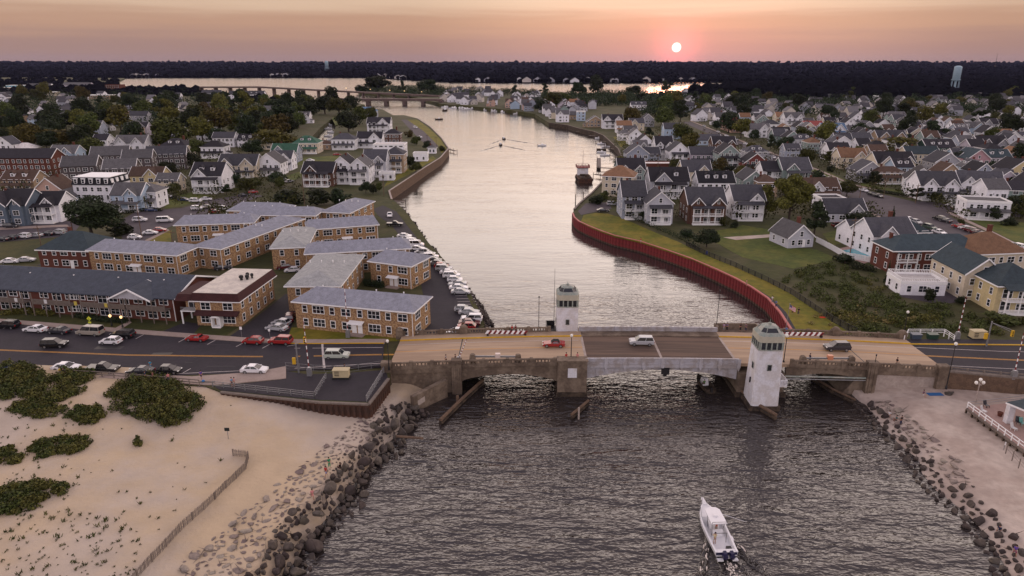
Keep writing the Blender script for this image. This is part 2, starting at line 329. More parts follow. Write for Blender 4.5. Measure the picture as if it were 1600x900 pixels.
# ------------------------------------------------------------------ water and land
GL, GR = 4.2, 3.6
structure('water', MB().add([(-15000, -400, 0), (15000, -400, 0), (15000, 16000, 0), (-15000, 16000, 0)], [(0, 1, 2, 3)]).build('water', 'water'))
BR_C = Vector((27.8, 118.6, 0)); BR_A = -0.9           # the bridge's own frame
def BW(x, y, z=0):
    a = R(BR_A); return Vector((BR_C.x+x*math.cos(a)-y*math.sin(a), BR_C.y+x*math.sin(a)+y*math.cos(a), z))
def bw2(x, y): p = BW(x, y); return (p.x, p.y)
left_coast = [(757, 508), (748, 485), (735, 460), (715, 432), (690, 402), (668, 378), (650, 352), (632, 328), (612, 310), (608, 298), (640, 278), (664, 262), (688, 247), (700, 232), (690, 216), (672, 198), (652, 185), (632, 180), (614, 180), (598, 171), (575, 169), (548, 176), (527, 190), (522, 205), (520, 222), (508, 231), (488, 228), (486, 215), (500, 200), (512, 190), (528, 178), (548, 168), (570, 163.5), (560, 161), (520, 160), (470, 159), (430, 157), (380, 150), (330, 146), (300, 141.5), (250, 140.5), (200, 139.5), (190, 137.5), (186, 126), (195, 122), (100, 121)]
left_poly = [(-700, 106.5)]+P2([(0, 601), (100, 593), (320, 603), (345, 612), (500, 628), (575, 631), (606, 592)], GL)+[bw2(-49.5, -7.2), bw2(-37.5, -7.2), bw2(-36, 8.5)]+P2(left_coast, GL)+[(-6000, 2600), (-6000, 106.5)]
structure('ground', MB().prism(ccw(left_poly), -2, GL, 0).build('ground', 'earth'))
cap_px = [(895, 333), (898, 340), (905, 346), (920, 353), (940, 361), (960, 368), (1000, 377), (1040, 390), (1080, 404), (1120, 421), (1150, 435), (1175, 449), (1200, 466), (1219, 488), (1239, 519)]
right_coast = [(897, 328), (905, 319), (914, 311), (925, 302), (938, 288), (952, 275), (965, 262), (972, 246), (966, 233), (953, 221), (943, 212), (928, 206), (905, 201), (888, 196), (858, 192), (850, 187), (836, 178), (800, 172), (760, 168), (720, 164.5), (692, 162.5), (672, 158), (650, 152), (600, 147), (562, 145), (558, 138), (600, 134), (660, 133), (700, 139), (800, 145), (900, 146), (1000, 146), (1080, 146), (1120, 141), (1150, 135), (1185, 129.5), (1215, 127), (1400, 126)]
right_poly = [(900, 60), (150, 103.3), (87.9, 107.9), bw2(49.6, -7.2), bw2(36, -7.2), bw2(35.5, -7.2), bw2(34, 8.5)]+P2(cap_px[::-1], GR)+P2(right_coast, GR)+[(4500, 2600), (6000, 2400), (6000, 106)]
structure('ground', MB().prism(ccw(right_poly), -2, GR, 0).build('ground', 'earth'))
# wooded hills beyond the bay
def far_coast_y(x):
    xs = [-3000, 190, 240, 600, 625, 700, 900, 1000, 1100, 1150, 1200, 4600]; ys = [121.5, 121.8, 121, 121, 124, 128, 129.4, 129, 128.4, 127.5, 126.2, 126]
    return float(np.interp(x, xs, ys))
def hill_h(px, D):
    t = min(max((D-2400)/7000, 0), 1); s = t*t*(3-2*t)
    n = noise.noise(Vector((px*.006, D*.0006, 3.1)))*7+noise.noise(Vector((px*.03, D*.002, 9)))*3
    bump = 6*math.exp(-((px-1340)/70)**2)+3*math.exp(-((px-1010)/60)**2)
    return 3+s*(50+bump)+n*min(1, (D-1300)/3000)*max(t, .15)*1.2
def build_hills():
    xs = list(range(-900, 2501, 40)); ks = [0, 60, 150, 300, 550, 900, 1400, 2100, 3000, 4200, 5800, 8000]
    v = []; f = []
    for x in xs:
        c = U(x, far_coast_y(x), 2); d = Vector((c.x, c.y)).normalized(); D0 = math.hypot(c.x, c.y)
        for k in ks:
            D = D0+k; v.append((d.x*D, d.y*D, 1.5 if k == 0 else hill_h(x, D)))
    n = len(ks)
    for i in range(len(xs)-1):
        for j in range(n-1): f.append((i*n+j, (i+1)*n+j, (i+1)*n+j+1, i*n+j+1))
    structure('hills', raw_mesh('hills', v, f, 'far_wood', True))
build_hills()
# beaches
JW0, JW1 = U(640, 655, 0), U(440, 900, 0)
def seg_side(p, a, b):
    d = (b-a).xy.normalized(); return d.x*(p[1]-a.y)-d.y*(p[0]-a.x)
def sst(a, b, x):
    t = min(max((x-a)/(b-a), 0), 1); return t*t*(3-2*t)
def beach_l(x, y):
    d = -seg_side((x, y), JW0, JW1)
    dd = d+.8*noise.noise(Vector((x*.2, y*.2, 0)))
    z = -1.2+2.9*sst(-3, 4.5, dd)+.4*sst(4, 13, dd)+.7*sst(14, 45, dd)
    z += .4*noise.noise(Vector((x*.06, y*.06, 1)))*sst(8, 20, d)+.14*noise.noise(Vector((x*.3, y*.3, 5)))*sst(4, 10, d)+.05*noise.noise(Vector((x*.9, y*.9, 8)))*sst(4, 10, d)
    z += .9*sst(-62, -95, x)*sst(75, 100, y)+1.35*sst(86, 101, y)*sst(-27, -42, x)
    return z if d > -4 else -1.5
RJ = [U(1345, 632, 0), U(1372, 665, 0), U(1425, 715, 0), U(1452, 765, 0), U(1505, 800, 0), U(1545, 850, 0), U(1572, 905, 0), Vector((55, 40, 0))]
def dist_poly(x, y, pts):
    best = 1e9; s = 1
    for a, b in zip(pts, pts[1:]):
        d = (b-a).xy; t = min(max(((x-a.x)*d.x+(y-a.y)*d.y)/d.length_squared, 0), 1)
        q = math.hypot(x-a.x-d.x*t, y-a.y-d.y*t)
        if q < best: best = q; s = 1 if d.x*(y-a.y)-d.y*(x-a.x) > 0 else -1
    return best*s
def beach_r(x, y):
    d = dist_poly(x, y, RJ); dd = d+.6*noise.noise(Vector((x*.25, y*.25, 3)))
    return -1.2+1.9*sst(-3, 3, dd)+.9*sst(2.5, 9, dd)+.4*sst(9, 30, d)+.25*noise.noise(Vector((x*.1, y*.1, 2)))*sst(3, 9, d)+.06*noise.noise(Vector((x*.7, y*.7, 2)))*sst(3, 9, d)
def grid(name, x0, x1, y0, y1, st, fn, m, keep=None):
    nx = int((x1-x0)/st); ny = int((y1-y0)/st); v = []; f = []
    for j in range(ny+1):
        for i in range(nx+1):
            x = x0+i*st; y = y0+j*st; v.append((x, y, fn(x, y)))
    for j in range(ny):
        for i in range(nx):
            a = j*(nx+1)+i
            if keep is None or keep(x0+(i+.5)*st, y0+(j+.5)*st): f.append((a, a+1, a+nx+2, a+nx+1))
    return structure(name, raw_mesh(name, v, f, m, True))
grid('beach', -150, -14, 42, 113.5, .7, beach_l, 'sand')
grid('beach', 54, 140, 38, 112, .7, beach_r, 'sand_pale')

def sheet(name, px, z, m, dz=.02, world=False):
    poly = ccw(list(px) if world else P2(px, z))
    return structure(name, MB().prism(poly, z-.3, z+dz).build(name, m))
def strip(name, pts, w, z, m, dz=.02, px=True, zf=None, kind='structure', parent=None, th=.1):
    "a band w wide along a line of pixels (or places)"
    q = [U(x, y, z) if px else Vector((x, y, z)) for x, y in pts]; n = len(q); l = []; r = []
    for i in range(n):
        d = (q[min(i+1, n-1)]-q[max(i-1, 0)]).xy.normalized(); nn = Vector((-d.y, d.x))*w/2
        l.append((q[i].x+nn.x, q[i].y+nn.y)); r.append((q[i].x-nn.x, q[i].y-nn.y))
    mb = MB(); zz = [(zf(p.x, p.y) if zf else z)+dz for p in q]
    for i in range(n-1):
        mb.loft([[(*l[k], zz[k]-th), (*r[k], zz[k]-th), (*r[k], zz[k]), (*l[k], zz[k])] for k in (i, i+1)], cap=(n == 2))
    return obj(name, mb.build(name, m), parent, kind=kind)
# --- left bank sheets
road_far = [(-150, 143.6), (-109, 135.7), (-78.7, 129.9), (-50.7, 124.9), (-25.1, 123.6)]
road_near = [(-150, 108.6), (-90, 108.8), (-67.7, 109.3), (-45.9, 111.4), (-23.5, 113.2)]
def road_z(x, y): return GL+.03+.47*sst(-45, -22, x)
def road_mesh(a, b, zf, th=.4):
    mb = MB()
    for i in range(len(a)-1):
        mb.loft([[(*b[k], zf(*b[k])-th), (*a[k], zf(*a[k])-th), (*a[k], zf(*a[k])), (*b[k], zf(*b[k]))] for k in (i, i+1)], cap=(i in (0, len(a)-2)))
    return mb
def dens(pts, n=6):
    o = []
    for p, q in zip(pts, pts[1:]):
        for k in range(n): o.append((p[0]+(q[0]-p[0])*k/n, p[1]+(q[1]-p[1])*k/n))
    return o+[pts[-1]]
structure('road', road_mesh(dens(road_far), dens(road_near), road_z).build('road', 'asphalt'))
cl = dens([(-150, 127.2), (-98.9, 121.4), (-72.9, 119.0), (-48.4, 118.3), (-22.3, 118.2)])
strip('road_marking', [(x, y-.16) for x, y in cl], .16, GL, 'line_yellow', dz=.006, px=False, zf=road_z, th=.05)
strip('road_marking', [(x, y+.16) for x, y in cl], .16, GL, 'line_yellow', dz=.006, px=False, zf=road_z, th=.05)
strip('road_marking', dens([(-44, 122.3), (-25, 121.6)]), .14, GL, 'line_white', dz=.006, px=False, zf=road_z, th=.05)
strip('road_marking', dens([(-62, 110.6), (-44, 112.6), (-22.3, 114.4)]), .14, GL, 'line_white', dz=.006, px=False, zf=road_z, th=.05)
for a, b in (((504, 537), (507, 576)), ((437, 557), (418, 579))):
    p, q = U(*a, GL+.1), U(*b, GL+.1); strip('road_marking', dens([(p.x, p.y), (q.x, q.y)], 5), .5, GL, 'line_white', dz=.006, px=False, zf=road_z, th=.05)
for x in (8, 62, 125, 215, 282, 327, 372, 413): # bay marks on the far side
    yb = np.interp(x, [0, 200, 400, 600], [506, 521.5, 537, 541]); p, q = U(x+10, yb, GL), U(x-3, yb+7, GL)
    strip('road_marking', [(p.x, p.y), (q.x, q.y)], .14, GL, 'line_white', dz=.008, px=False, zf=road_z, th=.05)
for x in (45, 52, 60, 68, 76, 140, 190, 205, 290): # bay marks on the beach side
    p, q = U(x+8, 576, GL), U(x-6, 584, GL); strip('road_marking', [(p.x, p.y), (q.x, q.y)], .14, GL, 'line_white', dz=.008, px=False, zf=road_z, th=.05)
def side_strip(name, line, off0, off1, m, dz, zf):
    n = len(line); L_ = []; R_ = []
    for i, p in enumerate(line):
        a = Vector(line[max(i-1, 0)]); b = Vector(line[min(i+1, n-1)]); d = (b-a).normalized(); nn = Vector((-d.y, d.x))
        L_.append((p[0]+nn.x*off1, p[1]+nn.y*off1)); R_.append((p[0]+nn.x*off0, p[1]+nn.y*off0))
    return structure(name, road_mesh(L_, R_, lambda x, y: zf(x, y)+dz).build(name, m))
side_strip('kerb', dens(road_far), .0, .25, 'sidewalk', .14, road_z)
side_strip('sidewalk', dens(road_far), .25, 2.0, 'sidewalk', .12, road_z)
p = [q for q in dens(road_far, 24) if -46 < q[0]]; side_strip('kerb', p, -.16, -.005, 'kerb_yellow', .16, road_z)
walk_px_up = [(-80, 606), (0, 597), (60, 586), (110, 579), (200, 584), (300, 589), (400, 582), (447, 573)]
walk_px_dn = [(-80, 622), (0, 606), (60, 593), (110, 588), (200, 594), (318, 602), (345, 602), (447, 592)]
structure('sidewalk', road_mesh(P2(walk_px_up, GL), P2(walk_px_dn, GL), lambda x, y: GL+.14).build('sidewalk', 'sidewalk'))
sheet('pavement', [(335, 604), (440, 593), (448, 580), (480, 585), (540, 583), (602, 578), (606, 590), (575, 628), (500, 625), (345, 610)], GL, 'asphalt', .03)
sheet('lawn', [(452, 532), (448, 512), (470, 512), (560, 517), (650, 524), (620, 533), (560, 536)], GL, 'grass', .05)
sheet('lawn', [(-60, 505), (-60, 490), (60, 492), (200, 498), (268, 511), (240, 519), (180, 517), (100, 510)], GL, 'lawn', .05)
sheet('path', [(178, 514), (202, 502), (206, 504), (186, 517)], GL, 'sidewalk', .08)
sheet('driveway', [(250, 520), (290, 503), (315, 507), (300, 525)], GL, 'asphalt', .06)
sheet('driveway', [(360, 525), (385, 508), (446, 460), (470, 460), (455, 512), (448, 533)], GL, 'asphalt', .06)
sheet('garden', [(285, 524), (318, 506), (375, 509), (350, 527)], GL, 'lawn', .05)
lot = [(650, 522), (672, 500), (664, 470), (660, 455), (655, 430), (640, 388), (612, 352), (592, 338), (583, 327), (598, 321), (620, 331), (636, 352), (655, 376), (682, 402), (706, 428), (726, 455), (740, 483), (748, 508), (752, 523)]
sheet('car_park', lot, GL, 'asphalt', .03)
sheet('grass_verge', [(748, 508), (740, 483), (726, 455), (706, 428), (682, 402), (655, 376), (636, 352), (620, 331), (612, 316), (616, 316), (634, 332), (652, 355), (670, 380), (692, 404), (717, 434), (737, 462), (750, 487), (757, 507)], GL, 'lawn', .06)
for i, y in enumerate((458, 462.5, 467, 471.5, 476)):
    p, q = U(710+i*1.6, y, GL), U(738+i*2, y-.6, GL); strip('parking_marking', [(p.x, p.y), (q.x, q.y)], .13, GL, 'line_white', dz=.036, px=False)
sheet('street', [(395, 302), (412, 306), (330, 332), (290, 344), (262, 356), (240, 376), (192, 388), (188, 345), (212, 331), (285, 325), (330, 312)], GL, 'street', .03)
sheet('street', [(-60, 352), (110, 345), (125, 352), (112, 368), (-60, 384)], GL, 'street', .025)
sheet('sidewalk', [(-60, 358), (105, 351), (108, 354), (-60, 362)], GL, 'sidewalk', .05)
sheet('lawn', [(-60, 386), (110, 369), (190, 372), (190, 388), (150, 382), (120, 385), (60, 412), (-60, 414)], GL, 'lawn', .02)
sheet('lawn', [(255, 312), (300, 300), (330, 306), (285, 322), (258, 326)], GL, 'green_lawn', .04)
sheet('driveway', [(58, 415), (120, 386), (152, 384), (140, 400), (95, 420)], GL, 'asphalt', .035)
sheet('lawn', [(228, 374), (268, 360), (268, 378), (240, 382)], GL, 'grass', .04)
sheet('path', [(226, 376), (262, 358), (265, 360), (232, 377)], GL, 'sidewalk', .06)
sheet('street', [(627, 187), (636, 187), (662, 205), (685, 228), (672, 232), (650, 212)], GL, 'street', .03)
sheet('grass_verge', [(636, 187), (652, 187), (670, 200), (688, 217), (698, 232), (690, 240), (685, 228), (662, 205)], GL, 'grass', .03)
sheet('lawn', [(600, 292), (640, 272), (664, 258), (682, 248), (676, 244), (640, 262), (606, 282)], GL, 'grass', .03)
sheet('lawn', [(463, 247), (530, 243), (540, 250), (500, 256), (466, 258)], GL, 'green_lawn', .03)
sheet('lawn', [(518, 184), (545, 180), (548, 192), (524, 196)], GL, 'green_lawn', .03)
sheet('lawn', [(440, 278), (468, 268), (474, 274), (455, 284)], GL, 'green_lawn', .03)
# --- right bank sheets
grass_up = [(912, 336), (930, 333), (950, 334), (970, 340), (1000, 353), (1030, 366), (1060, 378), (1100, 397), (1150, 417), (1200, 440), (1235, 458), (1265, 478), (1300, 502), (1330, 522)]
sheet('grass', [(c[0]+2, c[1]+1.5) for c in cap_px[2:]][::-1]+grass_up, GR, 'grass', .03)
sheet('path', [(1188, 455), (1206, 466), (1228, 488), (1247, 521), (1240, 521), (1221, 488), (1201, 467), (1180, 452)], GR, 'asphalt', .05)
sheet('car_park', [(903, 330), (915, 318), (950, 316), (956, 326), (930, 331), (908, 336)], GR, 'street', .04)
sheet('lawn', [(1105, 372), (1160, 352), (1225, 362), (1232, 385), (1275, 390), (1310, 405), (1240, 420), (1160, 402)], GR, 'green_lawn', .03)
sheet('path', [(1130, 371), (1225, 365), (1228, 369), (1150, 375)], GR, 'sand_pale', .05)
sheet('lawn', [(1110, 362), (1160, 354), (1160, 360), (1118, 368)], GR, 'green_lawn', .045)
sheet('lawn', [(1285, 365), (1330, 355), (1345, 372), (1300, 384)], GR, 'green_lawn', .03)
sheet('lawn', [(1380, 432), (1500, 425), (1520, 432), (1480, 445), (1420, 445)], GR, 'lawn', .03)
sheet('paving', [(1300, 391), (1330, 384), (1380, 402), (1350, 412)], GR, 'paving', .04)
sheet('patio', [(1380, 402), (1420, 408), (1390, 424), (1365, 418)], GR, 'sidewalk', .04)
sheet('pavement', [(1398, 462), (1415, 448), (1500, 450), (1510, 470), (1470, 476)], GR, 'street', .05)
street = [(1066, 191), (1190, 245), (1270, 285), (1335, 318), (1420, 360), (1530, 412), (1640, 470), (1680, 440), (1600, 392), (1540, 362), (1480, 337), (1440, 318), (1330, 292), (1280, 268), (1210, 242), (1078, 190)]
sheet('street', street, GR, 'street', .03)
sheet('street', [(1430, 314), (1700, 332), (1700, 342), (1500, 336), (1470, 338)], GR, 'street', .035)
strip('sidewalk', [(1078, 188.5), (1210, 240.5), (1280, 266), (1330, 288), (1425, 309)], 1.8, GR, 'sidewalk', .08)
strip('sidewalk', [(1482, 332), (1545, 361), (1605, 391), (1660, 420)], 1.8, GR, 'sidewalk', .08)
strip('sidewalk', [(1300, 302), (1335, 320), (1420, 363), (1528, 415)], 1.6, GR, 'sidewalk', .08)
for p in ([(1345, 290), (1425, 308), (1420, 316), (1470, 332), (1440, 326), (1380, 300)],): pass
sheet('lawn', [(1345, 286), (1420, 300), (1470, 312), (1470, 316), (1425, 306), (1345, 290)], GR, 'green_lawn', .04)
sheet('lawn', [(1490, 333), (1560, 344), (1640, 352), (1640, 405), (1600, 386), (1545, 357)], GR, 'green_lawn', .04)
sheet('lawn', [(1255, 258), (1285, 266), (1330, 284), (1320, 288), (1262, 266)], GR, 'green_lawn', .04)
sheet('driveway', [(1105, 266), (1130, 258), (1150, 275), (1130, 292), (1110, 288)], GR, 'street', .04)
sheet('lawn', [(1130, 268), (1170, 263), (1200, 265), (1200, 282), (1150, 277)], GR, 'green_lawn', .05)
sheet('lawn', [(958, 214), (978, 212), (984, 225), (970, 230)], GR, 'grass', .03)
rp = random.Random(2)
for _ in range(16): # worn tar seams and patches
    x = rp.uniform(-105, -26); y = rp.uniform(113, 125); k = rp.uniform(1.5, 6)
    if y < 111.5+.06*(x+90): continue
    strip('road_patch', dens([(x, y), (x+k, y+rp.uniform(-.5, .3))], 3), rp.choice([.12, .12, 1.4]), GL, rp.choice(['asphalt', 'street', 'dark_metal']), dz=.004, px=False, zf=road_z, th=.05)
# road east of the bridge, raised on its own bank
re_f = dens([bw2(49.6, 5.2), (98.7, 122.6), (150, 120), (260, 112)]); re_n = dens([bw2(49.6, -5.6), (87.9, 108.6), (150, 104), (260, 96)])
zr = lambda x, y: 4.66
structure('road', road_mesh(re_f, re_n, zr, 5).build('road', 'asphalt'))
rc = dens([bw2(49.6, -.1), (93, 115.8), (150, 112.5), (260, 104)])
for o in (-.16, .16): strip('road_marking', [(x, y+o) for x, y in rc], .16, 4.66, 'line_yellow', dz=.006, px=False, th=.05)
strip('road_marking', [(x, y+4.0) for x, y in rc], .14, 4.66, 'line_white', dz=.006, px=False, th=.05)
strip('road_marking', [(x, y-4.2) for x, y in rc], .14, 4.66, 'line_white', dz=.006, px=False, th=.05)
side_strip('kerb', re_f, .02, .3, 'kerb_yellow', .15, zr)
side_strip('sidewalk', re_f, .3, 2.6, 'asphalt', .13, lambda x, y: 4.66)
# ------------------------------------------------------------------ the drawbridge
def DZ(x): return 4.7+1.35*(1-(x/50)**2)
bridge = thing('drawbridge', 'low concrete drawbridge with a white steel lifting span across the inlet', 'bridge', BR_C, BR_A)
def band(x0, x1, y0, y1, zt, th, m, step=2.5, name='deck', par=None, kind=None):
    n = max(1, int(round((x1-x0)/step))); mb = MB(); r = []
    for i in range(n+1):
        x = x0+(x1-x0)*i/n; r.append([(x, y0, DZ(x)+zt-th), (x, y1, DZ(x)+zt-th), (x, y1, DZ(x)+zt), (x, y0, DZ(x)+zt)])
    return obj(name, mb.loft(r).build(name, m), par or bridge, kind=kind)
SP0, SP1 = -14.3, 12.6
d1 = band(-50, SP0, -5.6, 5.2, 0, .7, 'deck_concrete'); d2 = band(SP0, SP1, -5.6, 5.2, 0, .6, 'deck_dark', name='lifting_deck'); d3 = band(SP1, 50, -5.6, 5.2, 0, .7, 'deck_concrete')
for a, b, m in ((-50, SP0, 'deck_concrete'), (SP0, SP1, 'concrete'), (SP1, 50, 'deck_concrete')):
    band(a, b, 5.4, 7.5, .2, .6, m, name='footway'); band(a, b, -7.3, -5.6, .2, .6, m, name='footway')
for a, b in ((-50, SP0), (SP1, 50)): band(a, b, 5.2, 5.4, .22, .6, 'kerb_yellow', name='kerb')
band(SP0, SP1, 5.2, 5.4, .21, .6, 'concrete', name='kerb')
band(-50, SP0, -.1, .1, .006, .05, 'line_yellow', name='lane_line', par=d1); band(SP1, 50, -.1, .1, .006, .05, 'line_yellow', name='lane_line', par=d3)
band(-50, -15, 3.3, 3.42, .006, .05, 'line_white', name='lane_line', par=d1); band(13, 50, 3.3, 3.42, .006, .05, 'line_white', name='lane_line', par=d3)
for x, m in ((SP0, 'pale_concrete'), (-.6, 'pale_concrete'), (SP1, 'pale_concrete')):
    obj('expansion_joint', MB().box(x-.22, x+.22, -5.6, 5.2, DZ(x)-.2, DZ(x)+.012).build('joint', m), bridge)
for x in (-37.6, 36.2): obj('expansion_joint', MB().box(x-.1, x+.1, -5.6, 5.2, DZ(x)-.2, DZ(x)+.008).build('joint', 'dark_metal'), bridge)
# balustrades: concrete on the approaches
def balustrade(x0, x1, y, bays, m='concrete', skip=()):
    n = bays; L = (x1-x0)/n
    for k in range(n+1):
        x = x0+L*k; z = DZ(x); obj('parapet_post', MB().box(x-.3, x+.3, y-.28, y+.28, z-.2, z+1.28).build('post', m), bridge)
    for k in range(n):
        a = x0+L*k+.3; b = x0+L*(k+1)-.3; za = DZ(a); zb = DZ(b)
        w = MB(); w.bar((a, y, za+.06), (b, y, zb+.06), .4, .6); obj('parapet_base', w.build('parapet_base', m), bridge)
        w = MB(); w.bar((a, y, za+1.02), (b, y, zb+1.02), .42, .24); obj('parapet_rail', w.build('parapet_rail', m), bridge)
        w = MB(); c = int((b-a)/.58); aa, bb = a+.6, b-.6
        w.bar((a, y, za+.63), (aa, y, DZ(aa)+.63), .26, .56); w.bar((bb, y, DZ(bb)+.63), (b, y, zb+.63), .26, .56)
        for i in range(c-2):
            x = aa+(bb-aa)*(i+.5)/(c-2); z = DZ(x); w.box(x-.13, x+.13, y-.11, y+.11, z+.35, z+.92)
        obj('balusters', w.build('balusters', m), bridge, kind='stuff')
for x0, x1, b in ((-49.6, -38.2, 3), (-37, -20, 4), (22, 35.4, 3), (37, 48, 3)): balustrade(x0, x1, -7.45, b)
for x0, x1, b in ((-49.6, -38.2, 3), (-37, -20.5, 4), (21.6, 35.4, 3), (37, 48.6, 3)): balustrade(x0, x1, 7.65, b)
for x, y in ((-50.4, 7.65), (-37.6, 7.65), (36.2, 7.65), (49.4, 7.65)):
    z = DZ(x); obj('parapet_pylon', MB().box(x-.75, x+.75, y-.5, y+.5, z-1, z+1.5).lathe([(.72, z+1.5), (.66, z+1.75), (.4, z+1.95), (.02, z+2)], 10, 0, (x, y)).build('pylon', 'concrete'), bridge)
# white steel railing of the lifting span
for y, out in ((-7.5, -1), (7.6, 1)):
    n = 8; L = (SP1-SP0)/n
    for k in range(n):
        a = SP0+L*k; b = a+L; pn = MB()
        r = [[(x, y-.07, DZ(x)-.75 if out < 0 else DZ(x)-.1), (x, y+.07, DZ(x)-.75 if out < 0 else DZ(x)-.1), (x, y+.07, DZ(x)+1.0), (x, y-.07, DZ(x)+1.0)] for x in (a+.03, b-.03)]
        pn.loft(r)
        for i in range(9):
            x = a+L*(i+.5)/9; pn.box(x-.05, x+.05, y+.07*out, y+.12*out, DZ(x)+.15, DZ(x)+.85) if out < 0 else pn.box(x-.05, x+.05, y-.12, y-.07, DZ(x)+.15, DZ(x)+.85)
        pn.bar((a+.03, y, DZ(a)+1.06), (b-.03, y, DZ(b)+1.06), .3, .12)
        pn.bar((a+.03, y-.10*(-out), DZ(a)+.02), (b-.03, y-.10*(-out), DZ(b)+.02), .24, .1)
        obj('railing_panel', pn.build('railing_panel', 'steel_white'), bridge)
    for k in range(n+1):
        x = SP0+L*k; z = DZ(x); obj('railing_bracket', MB().section([(x-.32, z+1.1), (x+.32, z+1.1), (x+.32, z-.5), (x+.05, z-1.25), (x-.05, z-1.25), (x-.32, z-.5)], y+out*.13, y+out*.2).build('bracket', 'steel_white'), bridge)
# curved plate girders under the span
for y in (-6.9, -3.2, 3.0, 6.9):
    top = []; bot = []
    for i in range(17):
        x = SP0+(SP1-SP0)*i/16; u = (x+.8)/13.4; top.append((x, DZ(x)-.62)); bot.append((x, DZ(x)-1.35-1.75*u*u))
    g = obj('plate_girder', MB().section(top+bot[::-1], y-.15, y+.15).build('girder', 'steel_white' if abs(y) > 5 else 'rust'), bridge)
    if y < -6:
        for i in range(1, 16):
            x = SP0+(SP1-SP0)*i/16; u = (x+.8)/13.4; obj('stiffener', MB().box(x-.06, x+.06, y-.27, y-.15, DZ(x)-1.32-1.7*u*u, DZ(x)-.66).build('stiffener', 'steel_white'), g)
obj('lock_box', MB().box(-1.0, .4, -7.75, -7.3, DZ(0)-2.0, DZ(0)-.8).box(-.6, 0, -7.6, -7.2, DZ(0)-2.5, DZ(0)-2.0).build('lock', 'dark_metal'), bridge)
# concrete arched girders of the side spans
def arch_girder(x0, x1, y, rise0, rise1, m='concrete', w=.3):
    top = []; bot = []
    for i in range(15):
        t = i/14; x = x0+(x1-x0)*t; top.append((x, DZ(x)-.3)); bot.append((x, DZ(x)-(rise0+(rise1-rise0)*t)-1.5*(1-math.sin(math.pi*t)**.7)))
    obj('arch_girder', MB().section(top+bot[::-1], y-w, y+w).build('arch_girder', m), bridge)
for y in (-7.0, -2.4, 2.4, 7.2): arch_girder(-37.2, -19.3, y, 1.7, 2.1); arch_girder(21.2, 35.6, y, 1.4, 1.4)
mb = MB()
for i in range(1, 14):
    for x0, x1 in ((-37.2, -19.3), (21.2, 35.6)):
        x = x0+(x1-x0)*i/14; mb.box(x-.14, x+.14, -6.7, 6.9, DZ(x)-1.3, DZ(x)-.7)
obj('cross_beams', mb.build('cross_beams', 'concrete'), bridge, kind='stuff')
obj('service_pipe', MB().path([(18, -7.75, 3.9), (26, -7.75, 3.8), (35.3, -7.75, 3.6)], .16, 8).build('pipe', 'green_paint'), bridge)
obj('service_pipe', MB().path([(18, -7.75, 3.45), (35.3, -7.75, 3.15)], .1, 8).build('pipe', 'grey_metal'), bridge)
# piers and abutments
def pier(x0, x1, y0, y1, z1, m='concrete'):
    o = obj('pier', MB().box(x0, x1, y0, y1, -2.5, z1).build('pier', m), bridge)
    obj('footing', MB().box(x0-.35, x1+.35, y0-.5, y1+.5, -2.5, .75).build('footing', 'dark_wood'), o); return o
pl = pier(-19.4, -14.5, -8.3, 12.2, 4.6)
obj('pier_block', MB().box(-19.55, -14.35, -8.55, -6.2, .8, DZ(-17)+.9).build('pier_block', 'concrete'), bridge)
obj('pier_cap', MB().box(-19.7, -14.2, -8.7, -6.6, DZ(-17)+.9, DZ(-17)+1.12).build('pier_cap', 'concrete'), bridge)
obj('plaque', MB().box(-17.75, -16.15, -8.62, -8.55, 3.7, 5.5).build('plaque', 'white_paint'), pl)
pr = pier(12.7, 20.9, -7.9, 8.2, 4.4)
obj('pier_top', MB().box(12.75, 21.1, 6.2, 9.8, 4.4, DZ(17)+.12).build('pier_top', 'concrete'), bridge)
for (x0, x1, y0, y1) in ((13.2, 21.2, 9.5, 9.8), (20.9, 21.2, 7.8, 9.5)): obj('parapet_wall', MB().box(x0, x1, y0, y1, DZ(17)+.12, DZ(17)+1.3).build('parapet_wall', 'concrete'), bridge)
obj('parapet_wall', MB().box(12.75, 13.15, 7.75, 9.8, DZ(17)+.12, DZ(17)+1.3).build('parapet_wall', 'concrete'), bridge)
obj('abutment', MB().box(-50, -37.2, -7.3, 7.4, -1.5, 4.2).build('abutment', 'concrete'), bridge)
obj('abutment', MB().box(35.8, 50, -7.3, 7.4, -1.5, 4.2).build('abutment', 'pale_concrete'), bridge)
for x0, x1, m in ((-50, -37.2, 'concrete'), (35.8, 50, 'pale_concrete')): band(x0, x1, -7.52, -7.32, -.02, 1.1, 'concrete', name='fascia')
for x, h in ((-50.2, 0), (-37.6, 0), (36.2, 0), (48.6, 0)):
    obj('pilaster', MB().box(x-.85, x+.85, -8.1, -6.9, -1.5, DZ(x)+.95).box(x-.95, x+.95, -8.2, -6.85, DZ(x)+.95, DZ(x)+1.4).build('pilaster', 'concrete'), bridge)
    if x in (-37.6, 36.2):
        q = bridge.children[-1]
        for dx in (-.45, .25): obj('rib', MB().box(x+dx, x+dx+.22, -8.22, -8.1, -1, DZ(x)+.8).build('rib', 'concrete'), q)
